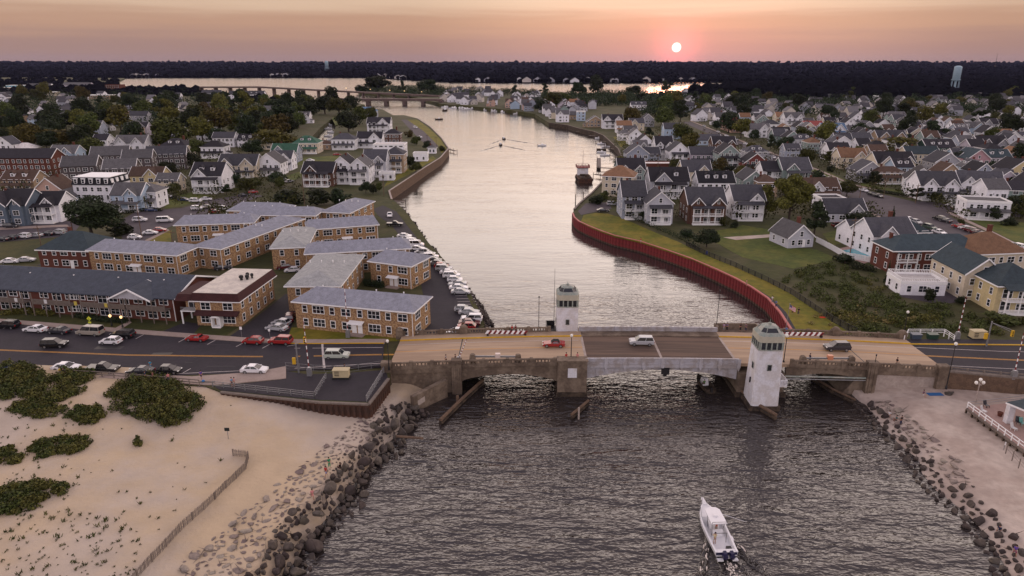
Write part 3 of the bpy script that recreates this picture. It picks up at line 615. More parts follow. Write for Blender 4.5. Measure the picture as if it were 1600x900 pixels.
# soffit block that the approach deck rests on behind the east pilaster
obj('bearing_slope', MB().section([(34.6, 4.0), (36.4, 4.0), (36.4, -1), (31.0, -1)], -7.0, 7.0).build('slope', 'concrete'), bridge)
a, b = U(645, 643, 0), U(697, 619, 0)
def wallbar(name, p, q, t, z0, z1a, z1b, m, par=None):
    d = (q-p).xy.normalized(); n = Vector((-d.y, d.x))*t/2
    poly = [(p.x-n.x, p.y-n.y), (q.x-n.x, q.y-n.y), (q.x+n.x, q.y+n.y), (p.x+n.x, p.y+n.y)]
    return MB().prism(poly, z0, [z1a, z1b, z1b, z1a]).build(name, m)
wing = solo('wing_wall', wallbar('wing_wall', a, b, .9, -1.5, 2.9, 3.4, 'concrete'), 'slanted stained concrete wing wall standing before the bridge abutment', 'wall')
d = (b-a).normalized(); n = Vector((d.y, -d.x, 0))*.47; c = a+d*.8
obj('paint_patch', MB().add([c+n+Vector((0, 0, .9)), c+n+d*1.6+Vector((0, 0, 1.2)), c+n+d*1.6+Vector((0, 0, 2.2)), c+n+Vector((0, 0, 1.9)), c+n*1.03+Vector((0, 0, .9)), c+n*1.03+d*1.6+Vector((0, 0, 1.2)), c+n*1.03+d*1.6+Vector((0, 0, 2.2)), c+n*1.03+Vector((0, 0, 1.9))], [(4, 5, 6, 7), (0, 1, 5, 4), (1, 2, 6, 5), (2, 3, 7, 6), (3, 0, 4, 7)]).build('patch', 'pale_concrete'), wing)
# ------------------------------------------------------------------ control towers
def chamfer(h, c): return [(-h+c, -h), (h-c, -h), (h, -h+c), (h, h-c), (h-c, h), (-h+c, h), (-h, h-c), (-h, -h+c)]
def ring(h, c, z): return [(x, y, z) for x, y in chamfer(h, c)]
def tower(lx, ly, zb, label, doors):
    p = BW(lx, ly); t = thing('control_tower', label, 'tower', (p.x, p.y, 0), BR_A, 'control towers of the drawbridge', (.9, .9, 1))
    zt = 11.0
    obj('shaft', MB().loft([ring(2.6 if zb < 2 else 2.4, .3, zb), ring(2.34, .35, zt)]).build('shaft', 'white_paint'), t)
    ft = obj('footing', MB().loft([ring(2.95, .3, -2), ring(2.95, .3, zb)]).build('footing', 'dark_wood' if zb < 2 else 'concrete'), t)
    obj('window_core', MB().loft([ring(2.1, .4, zt), ring(2.1, .4, zt+1.6)]).build('core', 'dark_metal'), t)
    obj('sill_band', MB().loft([ring(2.4, .38, zt), ring(2.4, .38, zt+.16)]).build('sill', 'green_paint'), t)
    W4 = MB().add([(-.42, 0, 0), (.42, 0, 0), (.42, 0, 1.25), (-.42, 0, 1.25), (-.42, .05, 0), (.42, .05, 0), (.42, .05, 1.25), (-.42, .05, 1.25)], [(0, 1, 2, 3), (7, 6, 5, 4), (0, 4, 5, 1), (1, 5, 6, 2), (2, 6, 7, 3), (3, 7, 4, 0)]).build('pane', 'glass')
    ML = MB().box(-.13, .13, -.1, .12, 0, 1.34).build('mullion', 'green_paint')
    for s in range(4):
        for i in range(4):
            u = -1.5+i*1.0; a = R(90*s); x, y = u, -2.2
            obj('window', W4, t, (x*math.cos(a)-y*math.sin(a), x*math.sin(a)+y*math.cos(a), zt+.2), 90*s)
        for i in range(5):
            u = -2.0+i*1.0; a = R(90*s); x, y = u, -2.22
            obj('mullion', ML, t, (x*math.cos(a)-y*math.sin(a), x*math.sin(a)+y*math.cos(a), zt+.16), 90*s)
    obj('stone_band', MB().loft([ring(2.42, .55, zt+1.5), ring(2.42, .55, zt+2.6)]).build('stone_band', 'stone_band'), t)
    rf = obj('roof', MB().loft([ring(2.42, .6, zt+2.6), ring(2.1, .8, zt+3.05), ring(1.95, .8, zt+3.1)]).build('roof', 'green_paint'), t)
    obj('skylight', MB().loft([ring(1.9, .78, zt+3.1), ring(1.35, .55, zt+3.75)]).build('skylight', 'car_glass'), rf)
    obj('roof_cap', MB().loft([ring(1.42, .58, zt+3.74), ring(.9, .36, zt+4.0)]).lathe([(.3, zt+3.98), (.34, zt+4.3), (.1, zt+4.4)], 8).tube((0, 0, zt+4.3), (0, 0, zt+4.9), .05, .03, 5).build('roof_cap', 'green_paint'), rf)
    for a in range(8):
        A = [Vector(q) for q in ring(1.93, .78, zt+3.1)]; B = [Vector(q) for q in ring(1.38, .55, zt+3.76)]
        obj('rib', MB().tube(A[a], B[a], .06, .06, 4).build('rib', 'green_paint'), rf)
    w = obj('window', MB().box(-.42, .42, -.1, 0, 0, 1.15).build('window', 'green_paint'), t, (0, -2.43 if zb < 2 else -2.42, 7.4)); obj('pane', MB().box(-.34, .34, -.03, 0, .08, 1.07).build('pane', 'glass'), w, (0, -.1, 0))
    w2 = obj('window', w.data, t, (-2.46, -.6, 7.2), -90); obj('pane', w.children[0].data, w2, (0, -.1, 0))
    if doors:
        bl = obj('balcony', MB().box(2.3, 4.1, -1.6, 1.6, 4.0, 4.2).build('balcony', 'white_paint'), t)
        for (x0, x1, y0, y1) in ((2.4, 4.1, -1.6, -1.48), (3.98, 4.1, -1.48, 1.6)):
            pnl = MB().box(x0, x1, y0, y1, 5.15, 5.3).box(x0, x1, y0, y1, 4.2, 4.45)
            k = int(max(x1-x0, y1-y0)/.28)
            for i in range(k+1):
                if x1-x0 > y1-y0: xx = x0+.06+(x1-x0-.12)*i/k; pnl.box(xx-.06, xx+.06, y0, y1, 4.45, 5.15)
                else: yy = y0+.06+(y1-y0-.12)*i/k; pnl.box(x0, x1, yy-.06, yy+.06, 4.45, 5.15)
            obj('railing', pnl.build('railing', 'white_paint'), bl)
        obj('lamp_bracket', MB().box(-2.75, -2.5, -.5, -.3, 4.4, 5.4).build('bracket', 'dark_metal'), t)
    else:
        obj('antenna', MB().tube((-2.9, -.4, 5.8), (-2.9, -.4, 18.5), .07, .03, 5).tube((-2.9, -.4, 10.6), (-2.4, -.4, 10.6), .04, .04, 4).build('antenna', 'dark_metal'), t)
        obj('side_landing', MB().box(-4.6, -2.4, -2, 2, 4.6, 5.7).box(-4.6, -4.45, -2, 2, 5.7, 6.8).box(-4.6, -2.6, 1.85, 2, 5.7, 6.8).build('landing', 'dark_metal'), t)
    return t
tower(15.9, -10.9, .8, 'white control tower with green window band rising from the near side of the bridge', True)
tower(-16.9, 9.9, 5.0, 'white control tower with tall antenna on the far side of the bridge', False)
# fenders round the piers
def fender(name, pts, label, r=.3, cat='fender', m='dark_wood', posts=True):
    t = thing(name, label, cat, (0, 0, 0))
    obj('timber', MB().path([p+Vector((0, 0, .9)) for p in pts], r, 6).build('timber', 'wood'), t)
    obj('wale', MB().path([p+Vector((0, 0, .25)) for p in pts], r*1.1, 6).build('wale', m), t)
    for p, q in zip(pts, pts[1:]):
        k = max(1, int((q-p).length/2.2))
        for i in range(k): obj('pile', MB().tube(p.lerp(q, i/k)+Vector((0, 0, -2)), p.lerp(q, i/k)+Vector((0, 0, .75)), .22, .2, 6).build('pile', m), t)
    return t
fender('fender', [U(688, 664, 0), U(722, 630, 0), U(755, 600, 0)], 'long slanting timber fender left of the stone pier, reaching out under the arch')
fender('fender', [U(1128, 588, 0), U(1148, 608, 0), U(1172, 632, 0), U(1212, 656, 0)], 'dark bent timber fender wrapping the foot of the near control tower')
fender('fender', [U(893, 655, 0), U(905, 645, 0), U(919, 633, 0)], 'short timber fender at the foot of the stone pier', r=.25)
fender('fender', [U(1268, 595, 0), U(1300, 615, 0), U(1335, 632, 0)], 'timber fender in the shade under the east approach span', r=.22)
solo('mooring_pile', MB().tube((0, 0, -2), (0, 0, 2.2), .16, .14, 7).build('mooring_pile', 'pale_concrete'), 'pale mooring pile standing in the water before the stone pier', 'pile', U(904, 655, 0))
solo('timber_pile', MB().tube((0, 0, -2), (0, 0, 1.6), .3, .26, 7).build('timber_pile', 'wood'), 'short timber stub beside the slanting fender near the wing wall', 'pile', U(715, 631, 0))
# ------------------------------------------------------------------ buildings
WALL = dict(white=(.74, .74, .78), cream=(.56, .49, .38), grey=(.30, .30, .33), lightgrey=(.44, .45, .50), bluegrey=(.30, .33, .40), slate=(.10, .13, .17), charcoal=(.085, .07, .072), tan=(.33, .24, .16), yellow=(.52, .43, .24), brown=(.105, .052, .035),
            greengrey=(.22, .28, .27), pink=(.42, .26, .29), lavender=(.40, .36, .42), paleblue=(.34, .43, .54), darkred=(.14, .035, .03), brick=(.13, .045, .03), turquoise=(.05, .36, .50), darkgreen=(.035, .075, .06), salmon=(.48, .32, .26))
WN = dict(lightgrey='pale grey', bluegrey='blue grey', slate='slate blue', charcoal='dark shingled', greengrey='grey green', paleblue='pale blue', darkred='dark red', brick='red brick', darkgreen='dark green', brown='brown shingled')
ROOF = dict(dark=(.026, .024, .030), grey=(.098, .095, .10), slate=(.058, .058, .068), brown=(.075, .046, .034), tan=(.19, .105, .06), red=(.22, .055, .05), green=(.045, .12, .08), white=(.55, .52, .50), black=(.02, .02, .025), blue=(.10, .17, .27), teal=(.035, .052, .062))
RN = {}
SN = dict(g='front gabled', s='long ridged', h='hip roofed', x='gabled', X='twin gabled', f='flat roofed', m='mansard')
def win_mesh(w, h, two=True, frame='white_trim', bars=1):
    f = MB(); t = .12
    f.box(-w/2-t, w/2+t, -.09, .0, -t, 0).box(-w/2-t, w/2+t, -.08, .0, h, h+t).box(-w/2-t, -w/2, -.08, .0, 0, h).box(w/2, w/2+t, -.08, .0, 0, h)
    for i in range(bars): x = -w/2+w*(i+1)/(bars+1); f.box(x-.035, x+.035, -.065, .0, 0, h)
    f.box(-w/2, w/2, -.062, .0, h*.5-.03, h*.5+.03)
    fm = f.build('window_frame', frame)
    g = MB().box(-w/2, w/2, -.04, .0, 0, h); gm = g.build('window_pane', 'glass')
    f.box(-w/2, w/2, -.04, .0, 0, h, 1); cm = f.build('window', [frame, 'glass'])
    return fm, gm, cm
WIN = {'n': win_mesh(.95, 1.45, bars=0), 'w': win_mesh(1.9, 1.45, bars=1), 'p': win_mesh(2.5, 1.55, bars=2), 's': win_mesh(.8, .95, bars=0), 't': win_mesh(.6, 1.0, bars=0), 'd': win_mesh(2.0, 2.0, bars=1)}
def window(par, kind, loc, rot, near):
    fm, gm, cm = WIN[kind]
    if near: w = obj('window', fm, par, loc, rot); obj('pane', gm, w)
    else: obj('window', cm, par, loc, rot)
DOOR = MB().box(-.5, .5, -.06, 0, 0, 2.1).box(-.62, .62, -.09, 0, 2.1, 2.24).build('door', 'white_trim')
DOORD = MB().box(-.5, .5, -.06, 0, 0, 2.1).build('door', 'red_brick')
HOUSES = []            # (x, y, radius)
LANDMARKS = []
def gable_section(half, rise, th, ov):
    s = rise/half
    return [(-half-ov, -ov*s), (0, rise), (half+ov, -ov*s), (half+ov, -ov*s-th), (0, rise-th), (-half-ov, -ov*s-th)]
def roof_gable(par, w, d, z, axis, rise, col, rm='roofing', ov=.4, trim=True, cx=0, cy=0, name='roof'):
    "gable roof over a box w (x) by d (y), ridge along axis"
    half = (w if axis == 'y' else d)/2; L = (d if axis == 'y' else w)/2; sec = [(u, v+.22) for u, v in gable_section(half, rise, .22, ov)]
    r = obj(name, MB().section(sec, -L-ov+.06, L+ov-.06, axis).build('roof', rm), par, (cx, cy, z), col=col)
    if trim:
        s2 = [(u*1.004, v+(.245 if v > .05 or u == 0 else .21)) for u, v in gable_section(half, rise, .36, ov)]
        rb = MB().section(s2, -.07, .07, axis).build('rake_board', 'white_trim')
        for s in (-1, 1): obj('rake_board', rb, r, (0, s*(L+ov), 0) if axis == 'y' else (s*(L+ov), 0, 0))
    return r
def roof_hip(par, w, d, z, rise, col, ov=.45, rm='roofing', cx=0, cy=0, inset=None, trim=True):
    X = w/2+ov; Y = d/2+ov; mb = MB(); th = .18
    if w >= d: a = X-(inset if inset is not None else Y*.95); R0 = [(-a, 0), (a, 0)]
    else: a = Y-(inset if inset is not None else X*.95); R0 = [(0, -a), (0, a)]
    z0 = .0; vs = [(-X, -Y, z0), (X, -Y, z0), (X, Y, z0), (-X, Y, z0), (-X, -Y, th), (X, -Y, th), (X, Y, th), (-X, Y, th), (*R0[0], rise+th), (*R0[1], rise+th)]
    fs = [(3, 2, 1, 0), (0, 1, 5, 4), (1, 2, 6, 5), (2, 3, 7, 6), (3, 0, 4, 7)]
    fs += [(4, 5, 9, 8), (5, 6, 9), (6, 7, 8, 9), (7, 4, 8)] if w >= d else [(4, 5, 8), (5, 6, 9, 8), (6, 7, 9), (7, 4, 8, 9)]
    r = obj('roof', mb.add(vs, fs).build('roof', rm), par, (cx, cy, z), col=col)
    if trim:
        e = MB(); q = .05
        for (x0, x1, y0, y1) in ((-X-q, X+q, -Y-q, -Y), (-X-q, X+q, Y, Y+q), (-X-q, -X, -Y, Y), (X, X+q, -Y, Y)): e.box(x0, x1, y0, y1, -.12, th-.02)
        obj('eave_board', e.build('eave_board', 'white_trim'), r)
    return r
def win_row(par, n, x0, x1, y, z, rot, near, kinds='n', cx=0, cy=0):
    for i in range(n):
        x = x0+(x1-x0)*(i+.5)/n; a = R(rot)
        window(par, kinds[i % len(kinds)], (cx+x*math.cos(a)-y*math.sin(a), cy+x*math.sin(a)+y*math.cos(a), z), rot, near)
def dormer(par, x, y, z, col, rcol, near, w=1.7):
    "small gabled dormer facing -y; its back runs into the slope"
    d = obj('dormer', MB().box(-w/2, w/2, 0, 2.6, -.8, 1.5).build('dormer', 'siding'), par, (x, y, z), col=col)
    sec = [(u, v+.16) for u, v in gable_section(w/2, .75, .16, .2)]
    obj('dormer_roof', MB().section(sec, -.25, 3.2).build('dormer_roof', 'roofing'), d, (0, 0, 1.5), col=rcol)
    window(d, 's', (0, 0, .3), 0, False); return d
def chimney(par, x, y, z, h, m='red_brick', s=.45):
    obj('chimney', MB().box(-s, s, -s, s, -h, h).box(-s-.08, s+.08, -s-.08, s+.08, h, h+.18).build('chimney', m), par, (x, y, z))
def porch(par, w, y0, dep, z, zb, rcol, floors=1, x=0):
    "columned porch on the -y side: floor, columns, rail and lean-to roof in one piece, roof apart"
    mb = MB(); n = max(2, int(w/2.6)); f = .5+zb
    for fl in range(floors):
        zz = zb+.45+fl*2.75
        mb.box(-w/2, w/2, -dep, 0, zz-.18, zz)
        for i in range(n+1):
            xx = -w/2+.12+(w-.24)*i/n; mb.box(xx-.1, xx+.1, -dep+.02, -dep+.22, zz-.02, zz+2.6)
        mb.box(-w/2+.06, w/2-.06, -dep+.06, -dep+.16, zz+.78, zz+.9); mb.box(-w/2+.06, w/2-.06, -dep+.08, -dep+.14, zz+.12, zz+.2)
        k = int(w/.34)
        for i in range(k): xx = -w/2+w*(i+.5)/k; mb.box(xx-.035, xx+.035, -dep+.085, -dep+.135, zz+.2, zz+.8)
    mb.box(-w/2+.05, w/2-.05, -dep+.04, -.02, zb-.3, zb+.28)
    p = obj('porch', mb.build('porch', 'white_trim'), par, (x, y0, 0))
    zz = zb+.45+floors*2.75-.15
    obj('porch_roof', MB().section([(-dep-.35, zz), (0, zz+.75), (0, zz+.95), (-dep-.35, zz+.16)], -w/2-.3, w/2+.3, 'x').build('porch_roof', 'roofing'), p, col=rcol)
    return p
def house(px, py, w, d, st, rot, wall, roof, style, feat='', note=None, z=None, name='house', xy=None, label=None, cat='house', group='houses of the town'):
    z = (GL if px < 800 and py > 0 else GR) if z is None else z
    p = U(px, py, z) if xy is None else Vector((*xy, z)); far = p.xy.length; near = far < 330; mid = far < 700
    f1 = rnd.uniform(.9, 1.08); f2 = rnd.uniform(.75, 1.25); wc = tuple(c*f1 for c in WALL[wall]); rc = tuple(c*f2 for c in ROOF[roof])
    if label is None:
        if note: label = note
        else: label = f"{WN.get(wall, wall)} {SN[style]} house, {RN.get(roof, roof)} roof"
    t = thing(name, label, cat, p, rot, group)
    a = R(rot); cc = Vector((p.x-d/2*math.sin(a), p.y+d/2*math.cos(a)))
    HOUSES.append((cc.x, cc.y, max(w, d)*.55, w, d, rot))
    h = st*2.85+.5; wm = 'siding' if wall != 'brick' else 'red_brick'
    mb = MB(); rise = 0; H = {'g': .42*w, 's': .34*d, 'x': .36*d, 'X': .36*d, 'h': .32*min(w, d), 'f': 0, 'm': 0}[style]; rise = min(H, 4.6)
    poly = [(-w/2, 0), (w/2, 0), (w/2, d), (-w/2, d)]
    if style == 'g': mb.section([(-w/2, 0), (w/2, 0), (w/2, h), (0, h+rise), (-w/2, h)], 0, d, 'y')
    elif style in 'sxX': mb.section([(0, 0), (d, 0), (d, h), (d/2, h+rise), (0, h)], -w/2, w/2, 'x')
    else: mb.prism(poly, 0, h)
    obj('wall', mb.build('wall', wm), t, col=wc)
    r = None
    if style == 'g': r = roof_gable(t, w, d, h, 'y', rise, rc, cy=d/2, trim=mid)
    elif style in 'sxX':
        r = roof_gable(t, w, d, h, 'x', rise, rc, cy=d/2, trim=mid)
        xs = {'s': [], 'x': [(-.18 if int(px) % 2 else .2)], 'X': [-.27, .27]}[style]
        for q in xs:
            ww = w*(.42 if style == 'x' else .34); rr = min(rise*.92, ww*.5)
            g = obj('front_gable', MB().section([(-ww/2, 0), (ww/2, 0), (ww/2, h+.02), (0, h+.02+rr), (-ww/2, h+.02)], -.9, d*.45, 'y').build('front_gable', wm), t, (q*w, 0, 0), col=wc)
            roof_gable(g, ww, d*.45+1.2, h+.06, 'y', rr, rc, cy=d*.2-.4, trim=mid, ov=.3, name='gable_roof')
            if mid:
                for s in range(int(st+.5)): window(g, 'w', (0, -.9, .9+s*2.85), 0, near)
                window(g, 't', (0, -.9, h+.25), 0, near)
    elif style == 'h': r = roof_hip(t, w, d, h, rise, rc, cy=d/2, trim=mid)
    elif style == 'f':
        r = obj('roof', MB().box(-w/2+.15, w/2-.15, .15, d-.15, -.1, .08).build('roof', 'roofing'), t, (0, 0, h), col=rc)
        par = MB()
        for (x0, x1, y0, y1) in ((-w/2-.1, w/2+.1, -.1, .15), (-w/2-.1, w/2+.1, d-.15, d+.1), (-w/2-.1, -w/2+.15, .15, d-.15), (w/2-.15, w/2+.1, .15, d-.15)): par.box(x0, x1, y0, y1, h-.25, h+.55)
        obj('parapet', par.build('parapet', 'white_trim' if wall != 'brick' else 'red_brick'), t)
    elif style == 'm':
        r = obj('roof', MB().loft([[(-w/2-.35, -.35, 0), (w/2+.35, -.35, 0), (w/2+.35, d+.35, 0), (-w/2-.35, d+.35, 0)], [(-w/2+.6, .6, 2.7), (w/2-.6, .6, 2.7), (w/2-.6, d-.6, 2.7), (-w/2+.6, d-.6, 2.7)]]).build('roof', 'roofing'), t, (0, 0, h), col=rc)
        obj('roof_deck', MB().box(-w/2+.4, w/2-.4, .4, d-.4, 2.7, 2.95).build('roof_deck', 'white_trim'), r)
        for i in range(5): obj('dormer', MB().box(-.7, .7, -.1, 1.1, .3, 2.2).box(-.8, .8, -.2, 1.2, 2.2, 2.4).build('dormer', 'white_trim'), r, (-w/2+w*(i+.5)/5, 0, 0)); window(r, 'n', (-w/2+w*(i+.5)/5, -.1, .6), 0, near)
        for i in range(4): obj('dormer', MB().box(-.7, .7, -.1, 1.1, .3, 2.2).build('dormer', 'white_trim'), r, (w/2, d*(i+.5)/4, 0), 90)
    # windows
    ns = int(st+.5)
    if mid:
        for s in range(ns):
            zz = .95+s*2.85
            if s >= st and style not in 'g': continue
            if 'P' in feat and s < 2: win_row(t, max(2, int(w/3.4)), -w/2+.6, w/2-.6, 0, zz-.3, 0, near, 'dw')
            elif s == 0 and 'p' in feat: win_row(t, max(2, int(w/3.6)), -w/2+.6, w/2-.6, 0, zz, 0, near, 'wn')
            elif style == 'x':
                win_row(t, max(2, int(w/3.4)), -w/2+.5, w/2-.5, 0, zz, 0, near, 'nw')
            else: win_row(t, max(2, int(w/2.7)), -w/2+.4, w/2-.4, 0, zz, 0, near, 'nnw' if int(px) % 2 else 'nw')
            k = max(2, int(d/3.6))
            win_row(t, k, 0, d, w/2 if False else -w/2, zz, 90, near, 'n', 0, 0) if False else None
            for i in range(k):
                y = d*(i+.5)/k
                window(t, 'n', (w/2, y, zz), 90, False); window(t, 'n', (-w/2, y, zz), -90, False)
        if style == 'g': window(t, 'n', (0, 0, h+.15), 0, near)
    else:
        for s in range(ns): win_row(t, max(2, int(w/3.6)), -w/2+.6, w/2-.6, 0, .95+s*2.85, 0, False, 'wn')
        if style == 'g': window(t, 's', (0, 0, h+.2), 0, False)
    if 'p' in feat: porch(t, w*.92, 0, 2.2, 0, 0, rc, 1)
    if 'P' in feat: porch(t, w*.8, 0 if style != 'x' else -.9, 2.0, 0, 0, rc, 2)
    if near and 'p' not in feat: obj('door', DOOR, t, (w*.12, 0, .2))
    if 'd' in feat and style in 'sxXh':
        nd = feat.count('d')+1
        for i in range(nd):
            sl = rise/(d/2); yy = d*.16; dormer(r, -w*.36+w*.72*(i+.5)/nd if style != 'h' else -w*.15+w*.3*i/max(1, nd-1), -d/2+yy, sl*yy+.1, WALL['white'], rc, near)
    if 'c' in feat: chimney(r, w*.22, .2*d if style != 'g' else 0, rise*.8+.5, 1.5)
    elif int(px*7+py) % 3 == 0 and mid and style != 'f': chimney(r, -w*.2 if style != 'g' else .6, d*.12, rise*.8+.2, 1.2, s=.35)
    if note is None and style != 'f' and rnd.random() < .45: # low side wing
        s = rnd.choice((-1, 1)); y0 = rnd.uniform(.5, d*.4); y1 = y0+rnd.uniform(3.5, d*.5); x0, x1 = sorted((s*w/2, s*(w/2+rnd.uniform(2.2, 3.4)))); hi, lo = (3.6, 2.6)
        za, zb = (lo, hi) if s < 0 else (hi, lo)
        an = obj('side_wing', MB().section([(x0, 0), (x1, 0), (x1, zb), (x0, za)], y0, y1, 'y').build('side_wing', wm), t, col=wc)
        obj('wing_roof', MB().section([(x0-.2, za+.02), (x1+.2, zb+.02), (x1+.2, zb+.2), (x0-.2, za+.2)], y0-.25, y1+.25, 'y').build('wing_roof', 'roofing'), an, col=rc)
        if mid: window(an, 'n', ((x0+x1)/2, y0, .9), 0, False)
    if 'R' in feat:
        rl = MB()
        for (x0, x1, y0, y1) in ((-w/2, w/2, -.05, .05), (-w/2, w/2, d-.05, d+.05), (-w/2-.05, -w/2+.05, .05, d-.05), (w/2-.05, w/2+.05, .05, d-.05)):
            rl.box(x0, x1, y0, y1, 1.25, 1.36); L = max(x1-x0, y1-y0); k = int(L/.4)
            for i in range(k+1):
                if x1-x0 > y1-y0: xx = x0+.05+(L-.1)*i/k; rl.box(xx-.05, xx+.05, y0, y1, .5, 1.25)
                else: yy = y0+.05+(L-.1)*i/k; rl.box(x0, x1, yy-.05, yy+.05, .5, 1.25)
        obj('roof_railing', rl.build('roof_railing', 'white_trim'), r)
    return t
# ---- garden apartments of tan brick under grey hipped roofs, each wing a building of its own
def brick_wing(ea, eb, depth, label, ze=10.1, kinds='npnw', doors=True, inset=None, rise=1.9, rcol=(.235, .245, .29), side=True, rows=2, zg=GL):
    A = U(*ea, ze); B = U(*eb, ze); d = (B-A).xy; w = d.length; rot = math.degrees(math.atan2(d.y, d.x)); c = (A+B)/2
    t = thing('brick_apartment_block', label, 'apartment block', (c.x, c.y, zg), rot, 'tan brick apartment blocks by the channel'); h = ze-zg
    n = Vector((-d.y, d.x)).normalized(); HOUSES.append((c.x+n.x*depth/2, c.y+n.y*depth/2, max(w, depth)*.5, w, depth, rot))
    obj('wall', MB().box(-w/2, w/2, 0, depth, 0, h).build('wall', 'tan_brick'), t)
    r = roof_hip(t, w, depth, h-.02, rise, rcol, ov=.5, cy=depth/2, inset=inset)
    for i in range(4): obj('roof_vent', MB().lathe([(.1, -.3), (.1, .2), (.17, .2), (.12, .3)], 8).build('roof_vent', 'white_trim'), r, (-w*.35+w*.7*i/3, .4, rise+.1))
    for s in range(rows):
        z = .9+s*2.9; k = max(2, int(w/3.1)); L = w-1.4
        for i in range(k):
            x = -w/2+.7+L*(i+.5)/k
            if s == 0 and doors and abs(x-.6) < 1.4: continue
            window(t, kinds[i % len(kinds)], (x, 0, z), 0, True)
        if side:
            k2 = max(2, int(depth/4.2))
            for i in range(k2):
                y = depth*(i+.5)/k2; kk = kinds[(i+1) % len(kinds)]
                window(t, kk, (w/2, y, z), 90, True); window(t, kk, (-w/2, y, z), -90, False)
    if doors:
        obj('door', DOOR, t, (.1, 0, .25)); obj('door', DOOR, t, (1.4, 0, .25))
        obj('door_canopy', MB().section([(-1.3, 2.5), (0, 2.75), (0, 2.95), (-1.3, 2.62)], -.8, 2.4, 'x').build('canopy', 'white_trim'), t)
        obj('doorstep', MB().box(-.9, 2.5, -1.6, 0, 0, .22).build('doorstep', 'sidewalk'), t)
    obj('downpipe', MB().tube((w/2-.15, -.1, .1), (w/2-.15, -.1, h), .07, .07, 5).build('downpipe', 'white_trim'), t)
    return t
brick_wing((460, 471), (645, 488), 9.3, 'long tan brick block with grey roof facing the road beside the bridge', inset=3.2)
lg = (.30, .31, .31)
brick_wing((448, 447), (530, 447), 25, 'tan brick wing with the palest grey roof, running back from the roadside block', doors=False, rcol=lg, inset=6, kinds='n')
brick_wing((578, 408), (642, 416), 9.5, 'short tan brick wing by the car park with lamp on its corner', inset=2.2, kinds='nnp')
brick_wing((478, 397), (640, 388), 9, 'low tan brick wing lying behind the pale roofed wing', inset=2.5, doors=False)
brick_wing((424, 388), (478, 386), 22, 'tan brick wing with pale hipped roof in the middle of the courtyards', doors=False, rcol=lg, inset=6, kinds='n')
brick_wing((482, 359), (590, 351), 9.5, 'tan brick wing with doors facing the waterside drive bend', inset=1)
brick_wing((302, 385), (345, 389), 38, 'long tan brick wing running back with a chimney at its near corner', doors=False, inset=6, kinds='nw')
brick_wing((138, 391), (276, 399), 9.5, 'tan brick block behind the long balconied building', inset=2)
brick_wing((274, 352), (395, 348), 9.5, 'tan brick block beside the street with the white van', inset=2)
brick_wing((357, 329), (440, 331), 10, 'tan brick block at the back of the estate with red car beside it', inset=3, doors=False)
brick_wing((372, 336), (492, 337), 9, 'tan brick wing in the rear courtyard with utility pole', inset=2)
brick_wing((503, 331), (546, 333), 20, 'tan brick wing at the far end of the waterside drive', doors=False, inset=5, kinds='nw')
def free_chimney(px, py, ze, label): pass
# ---- the long balconied building
def motel():
    z = 9.6; A = U(-60, 446, z); B = U(271, 465, z); d = (B-A).xy; w = d.length; rot = math.degrees(math.atan2(d.y, d.x)); c = (A+B)/2; h = z-GL; dep = 15
    t = thing('balcony_apartments', 'long red brick building with blue grey roof and two storeys of balconies', 'apartment block', (c.x, c.y, GL), rot)
    HOUSES.append((c.x, c.y+8, 25, w, dep, rot)); HOUSES.append((c.x-20, c.y+12, 15, w, dep, rot)); HOUSES.append((c.x+20, c.y+4, 15, w, dep, rot))
    obj('wall', MB().section([(0, 0), (dep, 0), (dep, h), (dep/2, h+2.5), (0, h)], -w/2, w/2, 'x').build('wall', 'red_brick'), t)
    r = roof_gable(t, w, dep, h, 'x', 2.5, (.05, .06, .08), cy=dep/2, ov=.8)
    for i in range(14): obj('roof_vent', MB().box(-.12, .12, -.12, .12, 0, .45).build('roof_vent', 'white_trim'), r, (-w/2+w*(i+.5)/14, -2.2+(i % 3)*.5, 1.65))
    gx = w/2-9.0
    g = obj('front_gable', MB().section([(-4.6, h-.3), (4.6, h-.3), (0, h+1.9)], -1.7, 5, 'y').build('front_gable', 'siding'), t, (gx, 0, 0), col=(.4, .4, .44))
    roof_gable(g, 9.2, 6, h-.25, 'y', 2.15, (.055, .065, .085), cy=1.2, ov=.4, name='gable_roof')
    for (x0, x1) in ((-w/2+6, -w/2+17), (-w/2+19, -w/2+28.5), (w/2-21, w/2-10.5), (w/2-10, w/2-1)):
        b = obj('balcony', MB().box(x0, x1, -1.9, 0, 2.75, 2.95).build('balcony', 'grey_wood'), t)
        m = MB()
        for i in range(int((x1-x0)/.16)): m.box(x0+i*.16, x0+i*.16+.1, -1.95, -1.9, 2.9, 3.85)
        m.box(x0, x1, -2.0, -1.9, 3.85, 3.97); obj('railing', m.build('railing', 'grey_wood'), b, kind='stuff')
        k = int((x1-x0)/3)+1
        for i in range(k): obj('post', MB().box(-.09, .09, -1.98, -1.8, 0, h-.1).build('post', 'grey_wood'), b, (x0+.1+(x1-x0-.2)*i/(k-1), 0, 0))
        k = int((x1-x0)/2.6)
        for s in range(2):
            for i in range(k): window(t, 'd' if i % 2 else 'w', (x0+(x1-x0)*(i+.5)/k, 0, .45+s*2.85+(0 if i % 2 else .4)), 0, True)
    for x in (-w/2+3, w/2-22.3, w/2-23.8): 
        for s in range(2): window(t, 'w', (x, 0, .9+s*2.85), 0, True)
    for i in range(5): obj('towel', MB().box(-.35, .35, -2.06, -2.01, 3.0, 3.9).build('towel', 'cloth'), t, (-w/2+8+i*7.3, 0, .1), col=rnd.choice([(.05, .25, .4), (.5, .4, .08), (.4, .1, .12), (.6, .6, .6)]))
    obj('downpipe', MB().tube((w/2-.2, -.1, 0), (w/2-.2, -.1, h), .09, .09, 5).build('downpipe', 'white_trim'), t)
motel()
